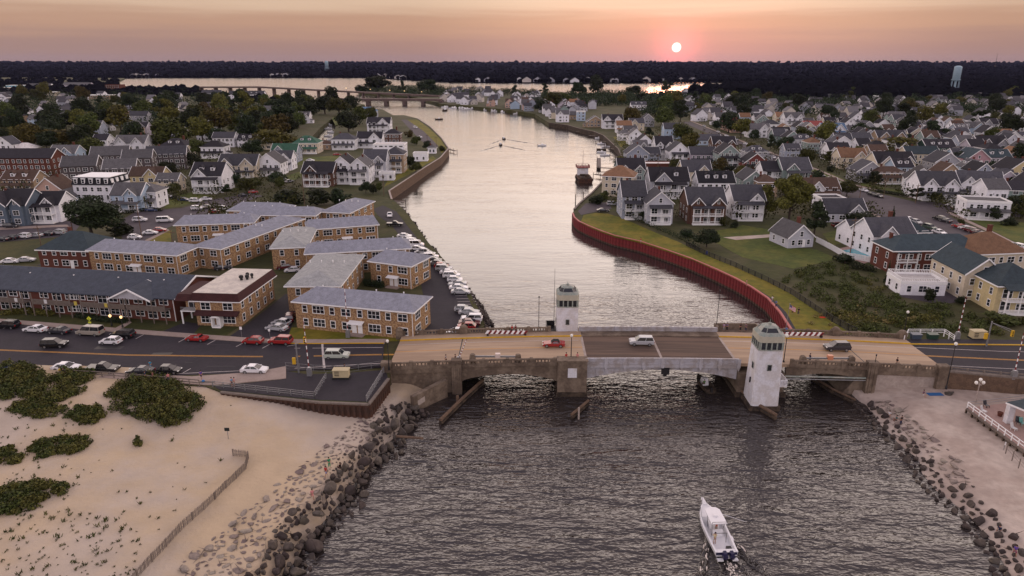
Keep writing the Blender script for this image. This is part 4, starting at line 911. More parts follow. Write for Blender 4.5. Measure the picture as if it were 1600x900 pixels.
# low dark-roofed wing behind it
house(105, 420, 15, 12, 1.6, -6, 'brick', 'teal', 'h', '', 'low brick wing with dark hipped roof behind the long balconied building')
# ---- the brown flat-roofed house with red-brown mansard band
def flat_brick():
    A = U(310, 508, GL); B = U(376, 511, GL); d = (B-A).xy; w = d.length; rot = math.degrees(math.atan2(d.y, d.x)); c = (A+B)/2; dep = 17.5; h = 6.6
    t = thing('flat_roofed_building', 'tan brick building with white flat roof and dark red mansard band', 'apartment block', (c.x, c.y, GL), rot+2)
    HOUSES.append((c.x+1, c.y+9, 9, w, dep, rot))
    obj('wall', MB().box(-w/2, w/2, 0, dep, 0, h).build('wall', 'tan_brick'), t)
    r = obj('mansard_band', MB().loft([[(-w/2-.7, -.7, h-1.0), (w/2+.7, -.7, h-1.0), (w/2+.7, dep+.7, h-1.0), (-w/2-.7, dep+.7, h-1.0)], [(-w/2-.15, -.15, h+.7), (w/2+.15, -.15, h+.7), (w/2+.15, dep+.15, h+.7), (-w/2-.15, dep+.15, h+.7)]]).build('mansard', 'roofing'), t, col=(.05, .018, .018))
    rb = MB()
    for (x0, x1, y0, y1) in ((-w/2-.75, w/2+.75, -.78, -.7), (w/2+.7, w/2+.78, -.7, dep+.7)): rb.box(x0, x1, y0, y1, h-1.05, h-.88)
    obj('fascia', rb.build('fascia', 'white_trim'), t)
    rf = obj('flat_roof', MB().box(-w/2-.05, w/2+.05, -.05, dep+.05, h+.7, h+.76).build('flat_roof', 'cream_roof'), t)
    for x, y, s in ((1.5, 9, .5), (2.6, 9.5, .45), (2.0, 11, .4), (3.2, 10.6, .35)): obj('roof_fan', MB().lathe([(s*.6, 0), (s*.6, .5), (s, .55), (s, .95), (s*.5, 1.15)], 10).build('roof_fan', 'dark_metal'), rf, (x, y, h+.76))
    for x in (-2.4, 2.4):
        window(t, 'w', (x, 0, 3.7), 0, True); window(t, 'p', (x, 0, .8), 0, True)
    obj('awning', MB().section([(-1.5, 2.75), (0, 3.3), (0, 3.5), (-1.5, 2.95)], -w/2+.1, w/2+.2, 'x').build('awning', 'roofing'), t, col=(.05, .018, .018))
    obj('door', DOOR, t, (0, 0, .3)); obj('porch_steps', MB().box(-.9, .9, -1.3, 0, 0, .3).box(-1, -.85, -1.3, 0, .3, 2.3).box(.85, 1, -1.3, 0, .3, 2.3).section([(-1.2, 2.3), (1.2, 2.3), (0, 3.0)], -1.4, 0).build('porch_steps', 'white_trim'), t)
    for i in range(5):
        for s in range(2): window(t, 'n', (w/2, 1.8+i*3.5, .9+s*2.8), 90, True)
    pc = obj('carport', MB().box(-w/2-3.6, -w/2, .3, 9, 2.9, 3.1).build('carport', 'white_trim'), t)
    for y in (.45, 4): obj('column', MB().box(-w/2-3.6, -w/2-3.35, y, y+.25, 0, 2.9).build('column', 'white_trim'), pc)
    obj('upper_room', MB().box(-w/2-3.4, -w/2, 2.4, 9, 3.1, 5.7).build('upper_room', 'tan_brick'), t)
    obj('upper_roof', MB().loft([[(-w/2-4, -.7, 5.6), (-w/2-.7, -.7, 5.6), (-w/2-.7, 9.5, 5.6), (-w/2-4, 9.5, 5.6)], [(-w/2-3.5, .1, 6.9), (-w/2-.2, .1, 6.9), (-w/2-.2, 9, 6.9), (-w/2-3.5, 9, 6.9)]]).build('upper_roof', 'roofing'), t, col=(.05, .018, .018))
    bal = MB().box(-w/2-3.5, -w/2, .35, .45, 3.8, 3.9)
    for i in range(14): bal.box(-w/2-3.45+i*.25, -w/2-3.38+i*.25, .37, .43, 3.1, 3.8)
    obj('balcony_rail', bal.build('balcony_rail', 'grey_metal'), pc); window(t, 'd', (-w/2-1.7, 2.4, 3.2), 0, True)
flat_brick()
# ------------------------------------------------------------------ the houses one can tell apart
H = house
for a in [
 (24, 352, 9.5, 12, 2.3, 0, 'slate', 'dark', 'x', '', 'slate blue house with two white trimmed gables facing the parked cars'),
 (72, 347, 11, 10, 2, 0, 'white', 'dark', 'x', 'P', 'white fronted house with lit porch lamps joined to the slate blue house'),
 (-6, 354, 9, 12, 2.3, 0, 'slate', 'dark', 'g', '', 'slate blue house cut off by the edge beside the parked cars'),
 (30, 300, 14, 10, 1.6, 0, 'tan', 'brown', 's', 'dp', 'brown roofed house with white dormer below the long red brick block'),
 (80, 322, 11, 10, 2, 0, 'salmon', 'brown', 'g', '', 'salmon gabled house with brown roof behind the white fronted house'),
 (100, 330, 6, 8, 1.6, 0, 'paleblue', 'grey', 'g', '', 'small pale blue gabled house beside the mansard house'),
 (35, 276, 31, 11, 3, 1, 'brick', 'dark', 's', '', 'long three storey red brick block with white porticoes'),
 (128, 291, 14, 11, 3, 14, 'charcoal', 'grey', 's', '', 'dark shingled townhouse row with three floors of windows beside the red brick block'),
 (190, 292, 13, 11, 2.6, 14, 'charcoal', 'grey', 's', '', 'dark shingled townhouse with white edged gable above the yellow house'),
 (175, 271, 17, 11, 3, 14, 'charcoal', 'grey', 's', '', 'dark shingled townhouse row at the back with skylights along its ridge'),
 (218, 276, 13, 10, 3, 14, 'charcoal', 'grey', 's', '', 'dark shingled townhouse in the middle of the group'),
 (262, 266, 19, 11, 2.6, 14, 'charcoal', 'slate', 's', '', 'dark shingled townhouse farthest along the row beside the dark tree'),
 (150, 326, 15, 12, 3, -4, 'white', 'black', 'm', '', 'white house with black mansard roof and white dormers behind the big dark tree'),
 (200, 330, 11, 10, 2, 0, 'paleblue', 'grey', 'x', 'p', 'pale blue house with white gable between mansard house and yellow house'),
 (228, 326, 9, 9, 2, 0, 'white', 'grey', 'h', 'p', 'white house with enclosed porches beside the lawn and parked cars'),
 (230, 297, 14, 9, 2, 0, 'yellow', 'brown', 'x', '', 'yellow house with brown roof below the shingled townhouses'),
 (262, 300, 9, 8, 1.5, 0, 'cream', 'grey', 's', '', 'small cream house tucked beside the yellow house'),
 (325, 301, 13, 13, 2.4, 0, 'white', 'dark', 'x', 'dP', 'large white house with dark roof and wraparound two storey porch'),
 (372, 278, 18, 12, 2, 0, 'cream', 'slate', 'X', 'p', 'wide cream house with two gables and slate roof above the corner lawn'),
 (420, 275, 12, 12, 2, 0, 'white', 'grey', 'g', 'p', 'white front gabled house with grey roof next to the wide cream house'),
 (205, 242, 18, 11, 2.3, 0, 'white', 'grey', 'X', 'c', 'big white twin gabled house with grey roof in front of the round tree'),
 (158, 234, 9, 9, 2, 0, 'white', 'dark', 's', ''), (272, 245, 15, 12, 2, 0, 'cream', 'dark', 'h', 'dc', 'cream house with dark pyramid roof and brick chimney'),
 (333, 247, 13, 10, 2, 0, 'white', 'dark', 'h', 'p'), (320, 221, 11, 9, 2, 0, 'white', 'grey', 'x', ''), (350, 230, 14, 9, 2, 0, 'white', 'slate', 's', ''), (386, 230, 12, 9, 1.5, 0, 'white', 'dark', 's', 'd'),
 (100, 257, 14, 10, 2, 0, 'paleblue', 'grey', 'x', 'c'), (8, 242, 10, 9, 2, 0, 'white', 'slate', 'g', ''), (35, 241, 12, 9, 1, 0, 'tan', 'white', 'h', '', 'low house under a white tent shaped roof'),
 (33, 183, 14, 10, 2, 0, 'white', 'grey', 'g', ''), (80, 187, 12, 9, 1.6, 0, 'white', 'grey', 'g', ''), (97, 186, 9, 9, 1.6, 0, 'white', 'dark', 'x', ''), (110, 186, 8, 8, 1.5, 0, 'cream', 'grey', 'g', ''),
 (52, 195, 9, 9, 1.6, 0, 'paleblue', 'grey', 's', ''), (183, 197, 15, 10, 2, 0, 'paleblue', 'slate', 'x', ''), (216, 191, 17, 10, 2, 0, 'grey', 'slate', 's', ''), (160, 205, 13, 8, 1.5, 0, 'white', 'grey', 'g', ''), (215, 212, 15, 9, 2, 0, 'lavender', 'dark', 'x', ''),
 (388, 198, 14, 9, 2, 0, 'white', 'slate', 's', ''), (405, 192, 12, 9, 2, 0, 'white', 'grey', 'g', ''), (415, 180, 14, 9, 2, 0, 'paleblue', 'grey', 's', ''),
 (478, 240, 15, 12, 2, 0, 'cream', 'green', 'h', 'dp', 'cream house with green hipped roof beside the creek'),
 (420, 234, 10, 9, 1.5, 0, 'cream', 'tan', 'g', ''), (445, 254, 14, 10, 2, 0, 'bluegrey', 'green', 'x', ''), (537, 234, 15, 11, 2, 0, 'white', 'slate', 'h', 'p', 'white house with slate hipped roof and long white porch by the creek'),
 (578, 231, 16, 10, 2, 0, 'white', 'dark', 'x', 'p', 'white house with long dark roof beyond the flat white building'), (592, 208, 18, 11, 2.5, 0, 'white', 'dark', 'x', 'P', 'tall white gabled house at the head of the waterside street'),
 (613, 224, 11, 9, 2, 0, 'brown', 'dark', 'h', 'c'), (608, 248, 18, 12, 2.5, 0, 'white', 'white', 'f', '', 'bulky white flat roofed building behind the waterside houses'), (507, 234, 8, 7, 1, 0, 'tan', 'brown', 'h', ''),
 (497, 291, 14, 11, 2, -4, 'brown', 'dark', 'x', 'P', 'brown timbered house with dark gables and a long veranda'),
 (535, 287, 11, 13, 2.5, 0, 'white', 'dark', 'g', 'P', 'big white front gabled house with dark roof in the waterside row'),
 (561, 288, 9.5, 14, 2.5, 0, 'white', 'grey', 'g', 'P', 'white gabled house with grey roof and stacked decks in the waterside row'),
 (586, 276, 11, 13, 2.5, 0, 'lightgrey', 'slate', 'x', 'P', 'pale grey gabled house with red door in the waterside row'),
 (616, 270, 10, 11, 3, 0, 'tan', 'slate', 'h', 'P', 'tan house with round balconies nearest the channel wall'),
 (440, 266, 11, 9, 2, 0, 'white', 'slate', 'x', 'p'), (604, 282, 7, 4.5, 1, 0, 'white', 'white', 'f', '', 'small white pool house below the tan waterside house'), (657, 252, 8, 6, 1.3, 0, 'white', 'white', 'f', '', 'white flat roofed hut beside the channel lawn'),
 (675, 240, 5, 4, 1, 0, 'white', 'grey', 'h', '', 'little white hut with grey roof at the channel bend'),
 (572, 184, 20, 12, 2, 0, 'bluegrey', 'blue', 'h', 'd', 'blue roofed clubhouse behind the waterside trees'),
 (385, 156, 52, 14, 2.6, 0, 'white', 'slate', 's', 'dddd', 'long white condominium row with dormers below the viaduct'), (330, 152, 30, 12, 2.2, 0, 'lightgrey', 'slate', 's', ''),
 (177, 143, 27, 20, 4, 0, 'brick', 'dark', 'f', '', 'dark brick block standing at the edge of the bay'), (148, 154, 45, 20, 1.5, 0, 'tan', 'white', 'f', '', 'low tan warehouse with white roof among the trees'), (78, 150, 18, 15, 2, 0, 'cream', 'white', 'f', '', 'cream box building beside the turquoise one'),
 (24, 141, 34, 20, 3, 0, 'turquoise', 'white', 'f', '', 'bright turquoise building near the far edge of town'), (60, 139, 50, 15, 2, 0, 'white', 'grey', 's', ''), (120, 137, 60, 15, 2, 0, 'lavender', 'grey', 's', ''), (8, 142, 20, 15, 2, 0, 'salmon', 'white', 'f', ''),
 # right bank, front
 (990, 342, 8.5, 13, 2.7, 0, 'bluegrey', 'slate', 's', 'P', 'blue grey house with stacked balconies, first in the row above the green bank'),
 (1030, 350, 9, 11, 2.4, 0, 'lightgrey', 'slate', 'g', 'P', 'pale grey front gabled house with white decks above the green bank'),
 (1103, 350, 13, 13, 2.3, 0, 'brown', 'slate', 'X', 'P', 'brown shingled house with twin white trimmed gables'),
 (1168, 343, 11, 12, 2.3, 0, 'white', 'slate', 'x', 'P', 'white house with round topped gable beside the brown shingled house'),
 (964, 307, 13, 12, 2.7, -16, 'cream', 'tan', 'h', '', 'cream three storey house with tan roof at the channel bend'),
 (986, 293, 12, 12, 2.6, 0, 'greengrey', 'dark', 'X', 'c', 'grey green house with two gables behind the cream house'),
 (1045, 309, 16, 13, 2.3, 0, 'lightgrey', 'dark', 'x', 'dP', 'wide pale grey house with white trim and central gable'),
 (1118, 308, 15, 11, 2, 0, 'white', 'black', 's', 'ddp', 'white house with black roof and three arched dormers'),
 (1088, 289, 13, 12, 2, 0, 'cream', 'slate', 'x', '', 'cream house with slate roof behind the wide pale grey house'),
 (1040, 271, 26, 9, 1.4, 0, 'brick', 'white', 'f', '', 'long low red brick building with white flat roof'),
 (1177, 304, 9, 12, 2, 0, 'greengrey', 'slate', 'g', ''), (1198, 308, 8, 9, 2, 0, 'tan', 'brown', 'h', ''),
 (996, 258, 12, 12, 2, 0, 'bluegrey', 'slate', 'g', '', 'blue grey gabled house behind the grey green house'), (1018, 256, 9, 10, 1.6, 0, 'bluegrey', 'slate', 's', ''),
 (1037, 250, 10, 12, 2.8, 0, 'white', 'dark', 'X', 'P', 'tall white house with curved white gable front'), (1061, 257, 11, 12, 2.3, 0, 'white', 'slate', 'g', 'P', 'white front gabled house with slate roof beside the tall white house'),
 (1098, 259, 14, 10, 2, 0, 'lavender', 'slate', 's', 'p', 'lavender house with slate roof and long porch'), (1131, 241, 14, 11, 2, 0, 'brown', 'dark', 'X', ''), (1138, 264, 11, 12, 2.6, 0, 'greengrey', 'dark', 'g', 'P', 'tall grey green front gabled house near the street'),
 (1182, 251, 13, 10, 1.5, 0, 'grey', 'slate', 'h', 'd'), (1180, 269, 12, 10, 1.5, 0, 'darkred', 'dark', 'g', 'p', 'dark red gabled house with white porch near the street'), (1108, 227, 16, 10, 1, 0, 'paleblue', 'slate', 's', ''), (1050, 217, 12, 10, 2.4, 0, 'paleblue', 'slate', 'x', ''),
 (957, 201, 17, 11, 2.4, 0, 'white', 'dark', 'X', 'P', 'dark roofed house with two white porches near the docks'), (879, 191, 12, 9, 2.4, 0, 'white', 'grey', 'x', '', 'white house alone on the point of the far channel bank'), (895, 187, 13, 9, 1.4, 0, 'tan', 'grey', 's', ''), (908, 189, 8, 10, 2.8, 0, 'paleblue', 'grey', 'f', ''),
 (930, 199, 15, 10, 1.5, 0, 'tan', 'grey', 'g', ''), (975, 208, 12, 9, 2, 0, 'white', 'tan', 's', 'p'), (995, 204, 12, 9, 2, 0, 'cream', 'slate', 'x', ''), (1012, 198, 11, 8, 2, 0, 'grey', 'slate', 'g', ''),
 (993, 226, 10, 10, 2, 0, 'white', 'grey', 'g', ''), (1007, 238, 10, 10, 2, 0, 'white', 'dark', 'g', ''), (985, 214, 10, 9, 1.5, 0, 'cream', 'grey', 's', ''), (1000, 240, 9, 8, 1.5, 0, 'lightgrey', 'grey', 'x', ''), (976, 220, 9, 8, 1.5, 0, 'white', 'grey', 'h', ''),
 (1148, 204, 16, 13, 2, 0, 'salmon', 'red', 'h', '', 'salmon house with red pyramid roof by the long street'), (998, 172, 18, 10, 2, 0, 'white', 'slate', 's', 'd'), (1086, 161, 24, 14, 1.6, 0, 'brick', 'slate', 'h', '', 'red brick hall with slate roof near the bay'), (1112, 161, 38, 14, 1.5, 0, 'white', 'white', 'f', '', 'long white flat building beside the red brick hall'), (1186, 215, 16, 10, 2, 0, 'white', 'grey', 'x', ''),
 # right bank, east
 (1243, 289, 13, 13, 2.3, 0, 'greengrey', 'slate', 'x', 'P', 'grey green house with balconies beside the long street'), (1207, 287, 10, 10, 2, 0, 'white', 'dark', 's', 'P'),
 (1283, 313, 14, 10, 1.5, 0, 'white', 'brown', 'x', 'p', 'brown roofed house with white porch above the flat white annex'), (1300, 332, 9, 8, 1.6, 0, 'white', 'dark', 'f', '', 'flat roofed white annex below the brown roofed house'),
 (1322, 347, 14, 11, 1, 0, 'lightgrey', 'slate', 'x', '', 'low pale grey house with slate roof beside the round dark tree'),
 (1250, 387, 8.5, 10, 1, 12, 'lightgrey', 'grey', 'g', 'c', 'small grey and white cottage standing alone on the lawn'),
 (1393, 400, 13, 11, 2, 6, 'white', 'slate', 'x', 'c', 'large white house with slate roof beside the swimming pool'), (1352, 386, 9, 9, 1.4, 6, 'white', 'slate', 's', 'p', 'white single storey wing facing the swimming pool'),
 (1420, 388, 12, 9, 1.5, 6, 'white', 'teal', 'h', '', 'low white wing with dark teal roof behind the large pool house'),
 (1462, 427, 25, 10, 2, 2, 'brick', 'teal', 'h', '', 'long red brick apartment house with dark teal hipped roof'), (1408, 425, 7, 8, 2, 2, 'brick', 'teal', 'h', 'P', 'red brick end wing with white stacked balconies'),
 (1558, 432, 15, 13, 2, 8, 'cream', 'tan', 'h', 'c', 'cream house with broad tan hipped roof and chimney'),
 (1530, 469, 8.5, 15, 2.1, -3, 'cream', 'teal', 'g', '', 'cream gabled house with dark teal roof beside the roof deck building'),
 (1592, 489, 11.5, 12, 2, -3, 'yellow', 'teal', 'h', 'P', 'pale yellow house with white upper veranda at the edge of the scrub'),
 (1440, 462, 10.5, 7.5, .9, -4, 'white', 'white', 'f', 'R', 'white cube building with railed roof deck in the scrub field'),
 (1398, 274, 19, 13, 2, 0, 'cream', 'dark', 'X', 'pc', 'wide cream house with two gables and brick chimney'), (1332, 264, 14, 11, 2, 0, 'cream', 'tan', 'x', '', 'cream house with tan roof left of the wide cream house'), (1310, 251, 12, 10, 2, 0, 'white', 'dark', 's', ''),
 (1358, 284, 13, 10, 1.5, 0, 'grey', 'slate', 'g', 'p'), (1436, 303, 12, 13, 2, -24, 'white', 'dark', 'g', 'p', 'white gabled house with green awnings beside the long street'), (1390, 287, 13, 8, 1.5, 0, 'tan', 'brown', 'h', 'p'),
 (1465, 313, 15, 13, 2, -6, 'white', 'slate', 'X', 'p', 'white twin gabled house with red shutters by the cross street'), (1528, 311, 16, 12, 2, -18, 'white', 'slate', 'X', 'p', 'white twin gabled house with bay windows by the cross street'),
 (1540, 343, 14, 10, 2, -14, 'white', 'grey', 'f', 'p', 'white house with flat top and pillared porch at the street corner'), (1592, 292, 12, 12, 2.4, 0, 'yellow', 'dark', 'g', '', 'yellow front gabled house at the far end of the cross street'),
 (1526, 267, 12, 12, 2, 0, 'pink', 'teal', 'g', '', 'pink gabled house with teal roof'), (1556, 264, 14, 10, 2, 0, 'lavender', 'teal', 's', 'd', 'lavender house with long teal roof joined to the pink house'), (1503, 263, 10, 10, 2, 0, 'paleblue', 'slate', 'x', ''),
 (1440, 258, 18, 10, 2, 0, 'cream', 'teal', 's', '', 'cream house with long teal roof'), (1468, 247, 17, 12, 2, 0, 'darkgreen', 'dark', 's', 'dd', 'dark green house with three small dormers'), (1478, 273, 13, 11, 2, 0, 'grey', 'slate', 'g', ''), (1482, 288, 11, 9, 1.5, 0, 'tan', 'brown', 'g', ''),
 (1550, 241, 18, 12, 2, 0, 'grey', 'dark', 'X', 'p'), (1503, 228, 17, 11, 1.5, 0, 'white', 'slate', 'g', ''), (1392, 229, 19, 11, 2, 0, 'tan', 'slate', 'X', ''), (1425, 213, 15, 11, 2, 0, 'white', 'dark', 'X', ''), (1462, 215, 16, 10, 1.5, 0, 'white', 'dark', 'g', ''),
 (1302, 219, 17, 11, 2.5, 0, 'white', 'blue', 'x', 'P', 'tall white house with blue roof and stacked porches'), (1240, 201, 16, 11, 3, 0, 'white', 'grey', 'X', 'P', 'three storey white house with two bays above the long street'), (1315, 241, 14, 10, 2, 0, 'white', 'slate', 'g', ''), (1255, 234, 14, 10, 2, 0, 'lightgrey', 'slate', 'h', 'd'), (1238, 247, 9, 9, 1.5, 0, 'bluegrey', 'slate', 's', ''),
 (1270, 206, 16, 10, 1.5, 0, 'white', 'red', 's', '', 'white house with dark red roof behind the three storey white house'), (1380, 183, 19, 11, 2, 0, 'white', 'slate', 'h', ''), (1402, 192, 15, 10, 2, 0, 'lavender', 'grey', 'x', ''), (1520, 209, 20, 11, 1.5, 0, 'paleblue', 'grey', 'x', 'd'),
 (1361, 157, 21, 14, 2, 0, 'white', 'white', 'f', '', 'white flat roofed block among the far trees'), (1440, 137, 75, 25, 2, 0, 'tan', 'grey', 'f', '', 'long tan school building in the far woods near the water tower'),
 (1545, 205, 14, 10, 2, 0, 'grey', 'dark', 'x', ''), (1585, 212, 15, 10, 2, 0, 'white', 'dark', 'X', ''), (1580, 232, 14, 10, 2, 0, 'white', 'slate', 'g', ''), (1355, 212, 12, 10, 2, 0, 'grey', 'slate', 'g', ''), (1345, 232, 13, 10, 2, 0, 'tan', 'slate', 's', ''),
 (1220, 222, 13, 10, 2, 0, 'grey', 'dark', 'x', ''), (1205, 207, 13, 10, 2, 0, 'white', 'slate', 'h', ''), (1415, 246, 12, 9, 2, 0, 'white', 'slate', 'x', ''), (1372, 250, 10, 9, 1.6, 0, 'tan', 'brown', 's', ''), (1590, 318, 13, 10, 1.6, -10, 'greengrey', 'dark', 'h', ''),
]: H(*a)
LANDMARKS = [(o, PX(o.location)) for o in THINGS if o.get('category') in ('house',)]
# ---- the rest of the town: houses on the lots of a street grid
def free(x, y, r):
    for hx, hy, hr, *_ in HOUSES:
        if (x-hx)**2+(y-hy)**2 < (r+hr)**2*.8: return False
    return True
STREET_W = [tuple(U(x, y, GR)[:2]) for x, y in street]
def fill_houses(region, z, x0, x1, y0, y1, n, pal, seed, dx=31, dy=16.5, keep=.8):
    r = random.Random(seed); spots = []
    y = y0
    while y < y1:
        x = x0
        while x < x1:
            q = (x+r.uniform(-2, 2), y+r.uniform(-2, 2)); p = PX((*q, z))
            if inside(p, region) and not inside(q, STREET_W) and r.random() < keep: spots.append((y, q, p))
            x += dx
        y += dy
    spots.sort(); k = 0
    for _, q, p in spots:
        w = r.uniform(8.5, 12); d = r.uniform(9, 12)
        if k >= n or not free(q[0], q[1]+d/2, 6.0): continue
        k += 1
        H(p[0], p[1], round(w*.9, 1), round(d*.9, 1), r.choice([1.5, 2, 2, 2, 2.4]), r.choice([0, 0, 0, r.uniform(-6, 6), 90, -90]), r.choice(pal), r.choice(['dark', 'dark', 'slate', 'slate', 'grey', 'grey', 'brown', 'tan']), r.choice('ggxxXsh'), r.choice(['', '', 'p', 'c', 'd']), z=z, xy=q)
    return k
PALR = ['white', 'white', 'white', 'white', 'cream', 'lightgrey', 'lightgrey', 'grey', 'bluegrey', 'tan', 'paleblue', 'lavender', 'greengrey', 'salmon']
fill_houses([(1080, 185), (1060, 176), (1000, 172), (960, 178), (930, 172), (860, 170), (850, 160), (1000, 156), (1200, 150), (1600, 140), (1640, 340), (1500, 320), (1340, 280), (1190, 236)], GR, 30, 800, 262, 1250, 76, PALR, 5)
fill_houses([(-20, 150), (140, 160), (330, 165), (480, 160), (480, 200), (460, 222), (420, 250), (300, 240), (220, 250), (120, 230), (-20, 300)], GL, -760, -120, 300, 1100, 18, PALR, 8, dx=44, dy=26, keep=.35)
# marina town on the far point, small pale roofs
fill_houses([(690, 143), (830, 148), (960, 150), (940, 168), (860, 186), (820, 173), (760, 166), (700, 160)], GR, -150, 140, 700, 1200, 40, PALR+['white']*6, 3, dx=21, dy=15, keep=.9)
N_H = len(HOUSES)
# ------------------------------------------------------------------ trees, shrubs, woods
def leaf_cloud(blobs, n, size, seed, flat=.0, name='crown', m='leaf', shell=.55):
    "many small leaf faces spread through the outer volume of a set of ellipsoids"
    r = np.random.default_rng(seed); B = np.array(blobs, float)
    vol = (B[:, 3]*B[:, 4]*B[:, 5])**(2/3); idx = r.choice(len(B), n, p=vol/vol.sum())
    d = r.normal(size=(n, 3)); d /= np.linalg.norm(d, axis=1)[:, None]
    # lumpy radius: leaves gather in sprays
    k = r.normal(size=(9, 3)); ph = r.uniform(0, 6, 9)
    lump = 1+.10*np.sin(d@k.T*3.2+ph).sum(1)/2.2
    rad = (shell+(1-shell)*r.random(n)**.6)*lump
    c = B[idx, :3]+d*B[idx, 3:6]*rad[:, None]
    nrm = d*.8+r.normal(size=(n, 3))*.55+np.array([0, 0, .25]); nrm /= np.linalg.norm(nrm, axis=1)[:, None]
    a = np.cross(nrm, r.normal(size=(n, 3))); a /= np.linalg.norm(a, axis=1)[:, None]; b = np.cross(nrm, a)
    s = size*r.uniform(.55, 1.35, n)[:, None]
    V = np.stack([c-a*s, c+b*s*.62, c+a*s, c-b*s*.62], 1).reshape(-1, 3)
    F = np.arange(4*n).reshape(n, 4)
    me = bpy.data.meshes.new(name); me.vertices.add(4*n); me.vertices.foreach_set('co', V.ravel()); me.loops.add(4*n); me.loops.foreach_set('vertex_index', F.ravel())
    me.polygons.add(n); me.polygons.foreach_set('loop_start', np.arange(0, 4*n, 4)); me.polygons.foreach_set('loop_total', np.full(n, 4)); me.materials.append(MATS[m]); me.update(); return me
def crown_blobs(kind, seed):
    r = random.Random(seed); B = []
    if kind == 'broad':
        B.append((0, 0, .55, .32, .32, .30))
        for i in range(13):
            a = r.uniform(0, 6.28); q = r.uniform(.18, .36); z = r.uniform(.34, .82); s = r.uniform(.12, .21)
            q *= (1-.5*max(0, z-.6)/.3); B.append((q*math.cos(a), q*math.sin(a), z, s, s, s*.8))
    elif kind == 'round':
        B.append((0, 0, .52, .38, .38, .36))
        for i in range(10):
            a = r.uniform(0, 6.28); q = r.uniform(.2, .34); z = r.uniform(.3, .8); s = r.uniform(.14, .2); q *= (1-.7*max(0, z-.55)/.3); B.append((q*math.cos(a), q*math.sin(a), z, s, s, s*.75))
    elif kind == 'open':
        for i in range(15):
            a = r.uniform(0, 6.28); q = r.uniform(.05, .38); z = r.uniform(.3, .9); s = r.uniform(.09, .17); q *= (1-.5*max(0, z-.6)/.3); B.append((q*math.cos(a), q*math.sin(a), z, s, s, s*.7))
    elif kind == 'cone':
        for i in range(11):
            z = .12+.83*i/10; q = .36*(1-z)+.03
            for k in range(3): a = r.uniform(0, 6.28); B.append((q*.5*math.cos(a), q*.5*math.sin(a), z, q*.75, q*.75, .07))
    elif kind == 'bush':
        for i in range(9): a = r.uniform(0, 6.28); q = r.uniform(0, .34); s = r.uniform(.14, .24); B.append((q*math.cos(a), q*math.sin(a), r.uniform(.2, .6), s, s, s*1.4))
    return B
def trunk_mesh(seed, open_=False):
    r = random.Random(seed); mb = MB(); mb.tube((0, 0, -.03), (.01, 0, .3), .028, .02, 7); mb.tube((.01, 0, .3), (.0, .02, .62), .02, .008, 6)
    for i in range(6):
        a = i*1.05+r.uniform(-.3, .3); z = r.uniform(.2, .42); mb.tube((0, 0, z), (.3*math.cos(a), .3*math.sin(a), z+r.uniform(.18, .34)), .012, .004, 5)
    return mb.build('trunk', 'bark')
TR = {}
for kind, m, nl, sz in (('broad', 'leaf', 2600, .040), ('round', 'leaf', 2400, .040), ('open', 'leaf', 1900, .040), ('cone', 'leaf_dark', 1500, .040), ('bush', 'leaf', 900, .06)):
    for v in range(3):
        for mm in ([m] if kind in ('cone',) else ['leaf', 'leaf_dark', 'leaf_olive']):
            TR[kind, v, mm] = leaf_cloud(crown_blobs(kind, 40+v), nl, sz, 7*v+len(kind), m=mm)
TRUNK = [trunk_mesh(i) for i in range(3)]
BIG = {k: leaf_cloud(crown_blobs(k, 91), 9000, .022, 5, m=m) for k, m in (('broad', 'leaf_dark'), ('open', 'leaf_olive'))}
TREES = []
TW = dict(leaf='green', leaf_dark='dark green', leaf_olive='olive green'); TK = dict(broad='spreading', round='round crowned', open='loose crowned', cone='cone shaped', bush='bushy')
def tree(x, y, z, w, h, kind='broad', m='leaf', label=None, v=None, big=False, name='tree', cat='tree', group='trees of the town'):
    v = rnd.randrange(3) if v is None else v
    if kind == 'cone': m = 'leaf_dark'
    lab = label or f"{TW[m]} {TK[kind]} tree"
    t = thing(name, lab, cat, (x, y, z), rnd.uniform(0, 360), group, (w, w, h))
    obj('trunk', TRUNK[v], t); obj('crown', BIG[kind] if big else TR[kind, v, m], t)
    TREES.append((x, y, w/2)); return t
def tpx(px, py, wpx, hpx, kind='broad', m='leaf', label=None, z=None, big=False, **k):
    z = (GL if px < 800 else GR) if z is None else z; p = U(px, py, z); s = (p.y*math.cos(PITCH)+(CAM_H-z)*math.sin(PITCH))/FPX
    return tree(p.x, p.y, z, wpx*s, hpx*s*1.05, kind, m, label, big=big, **k)
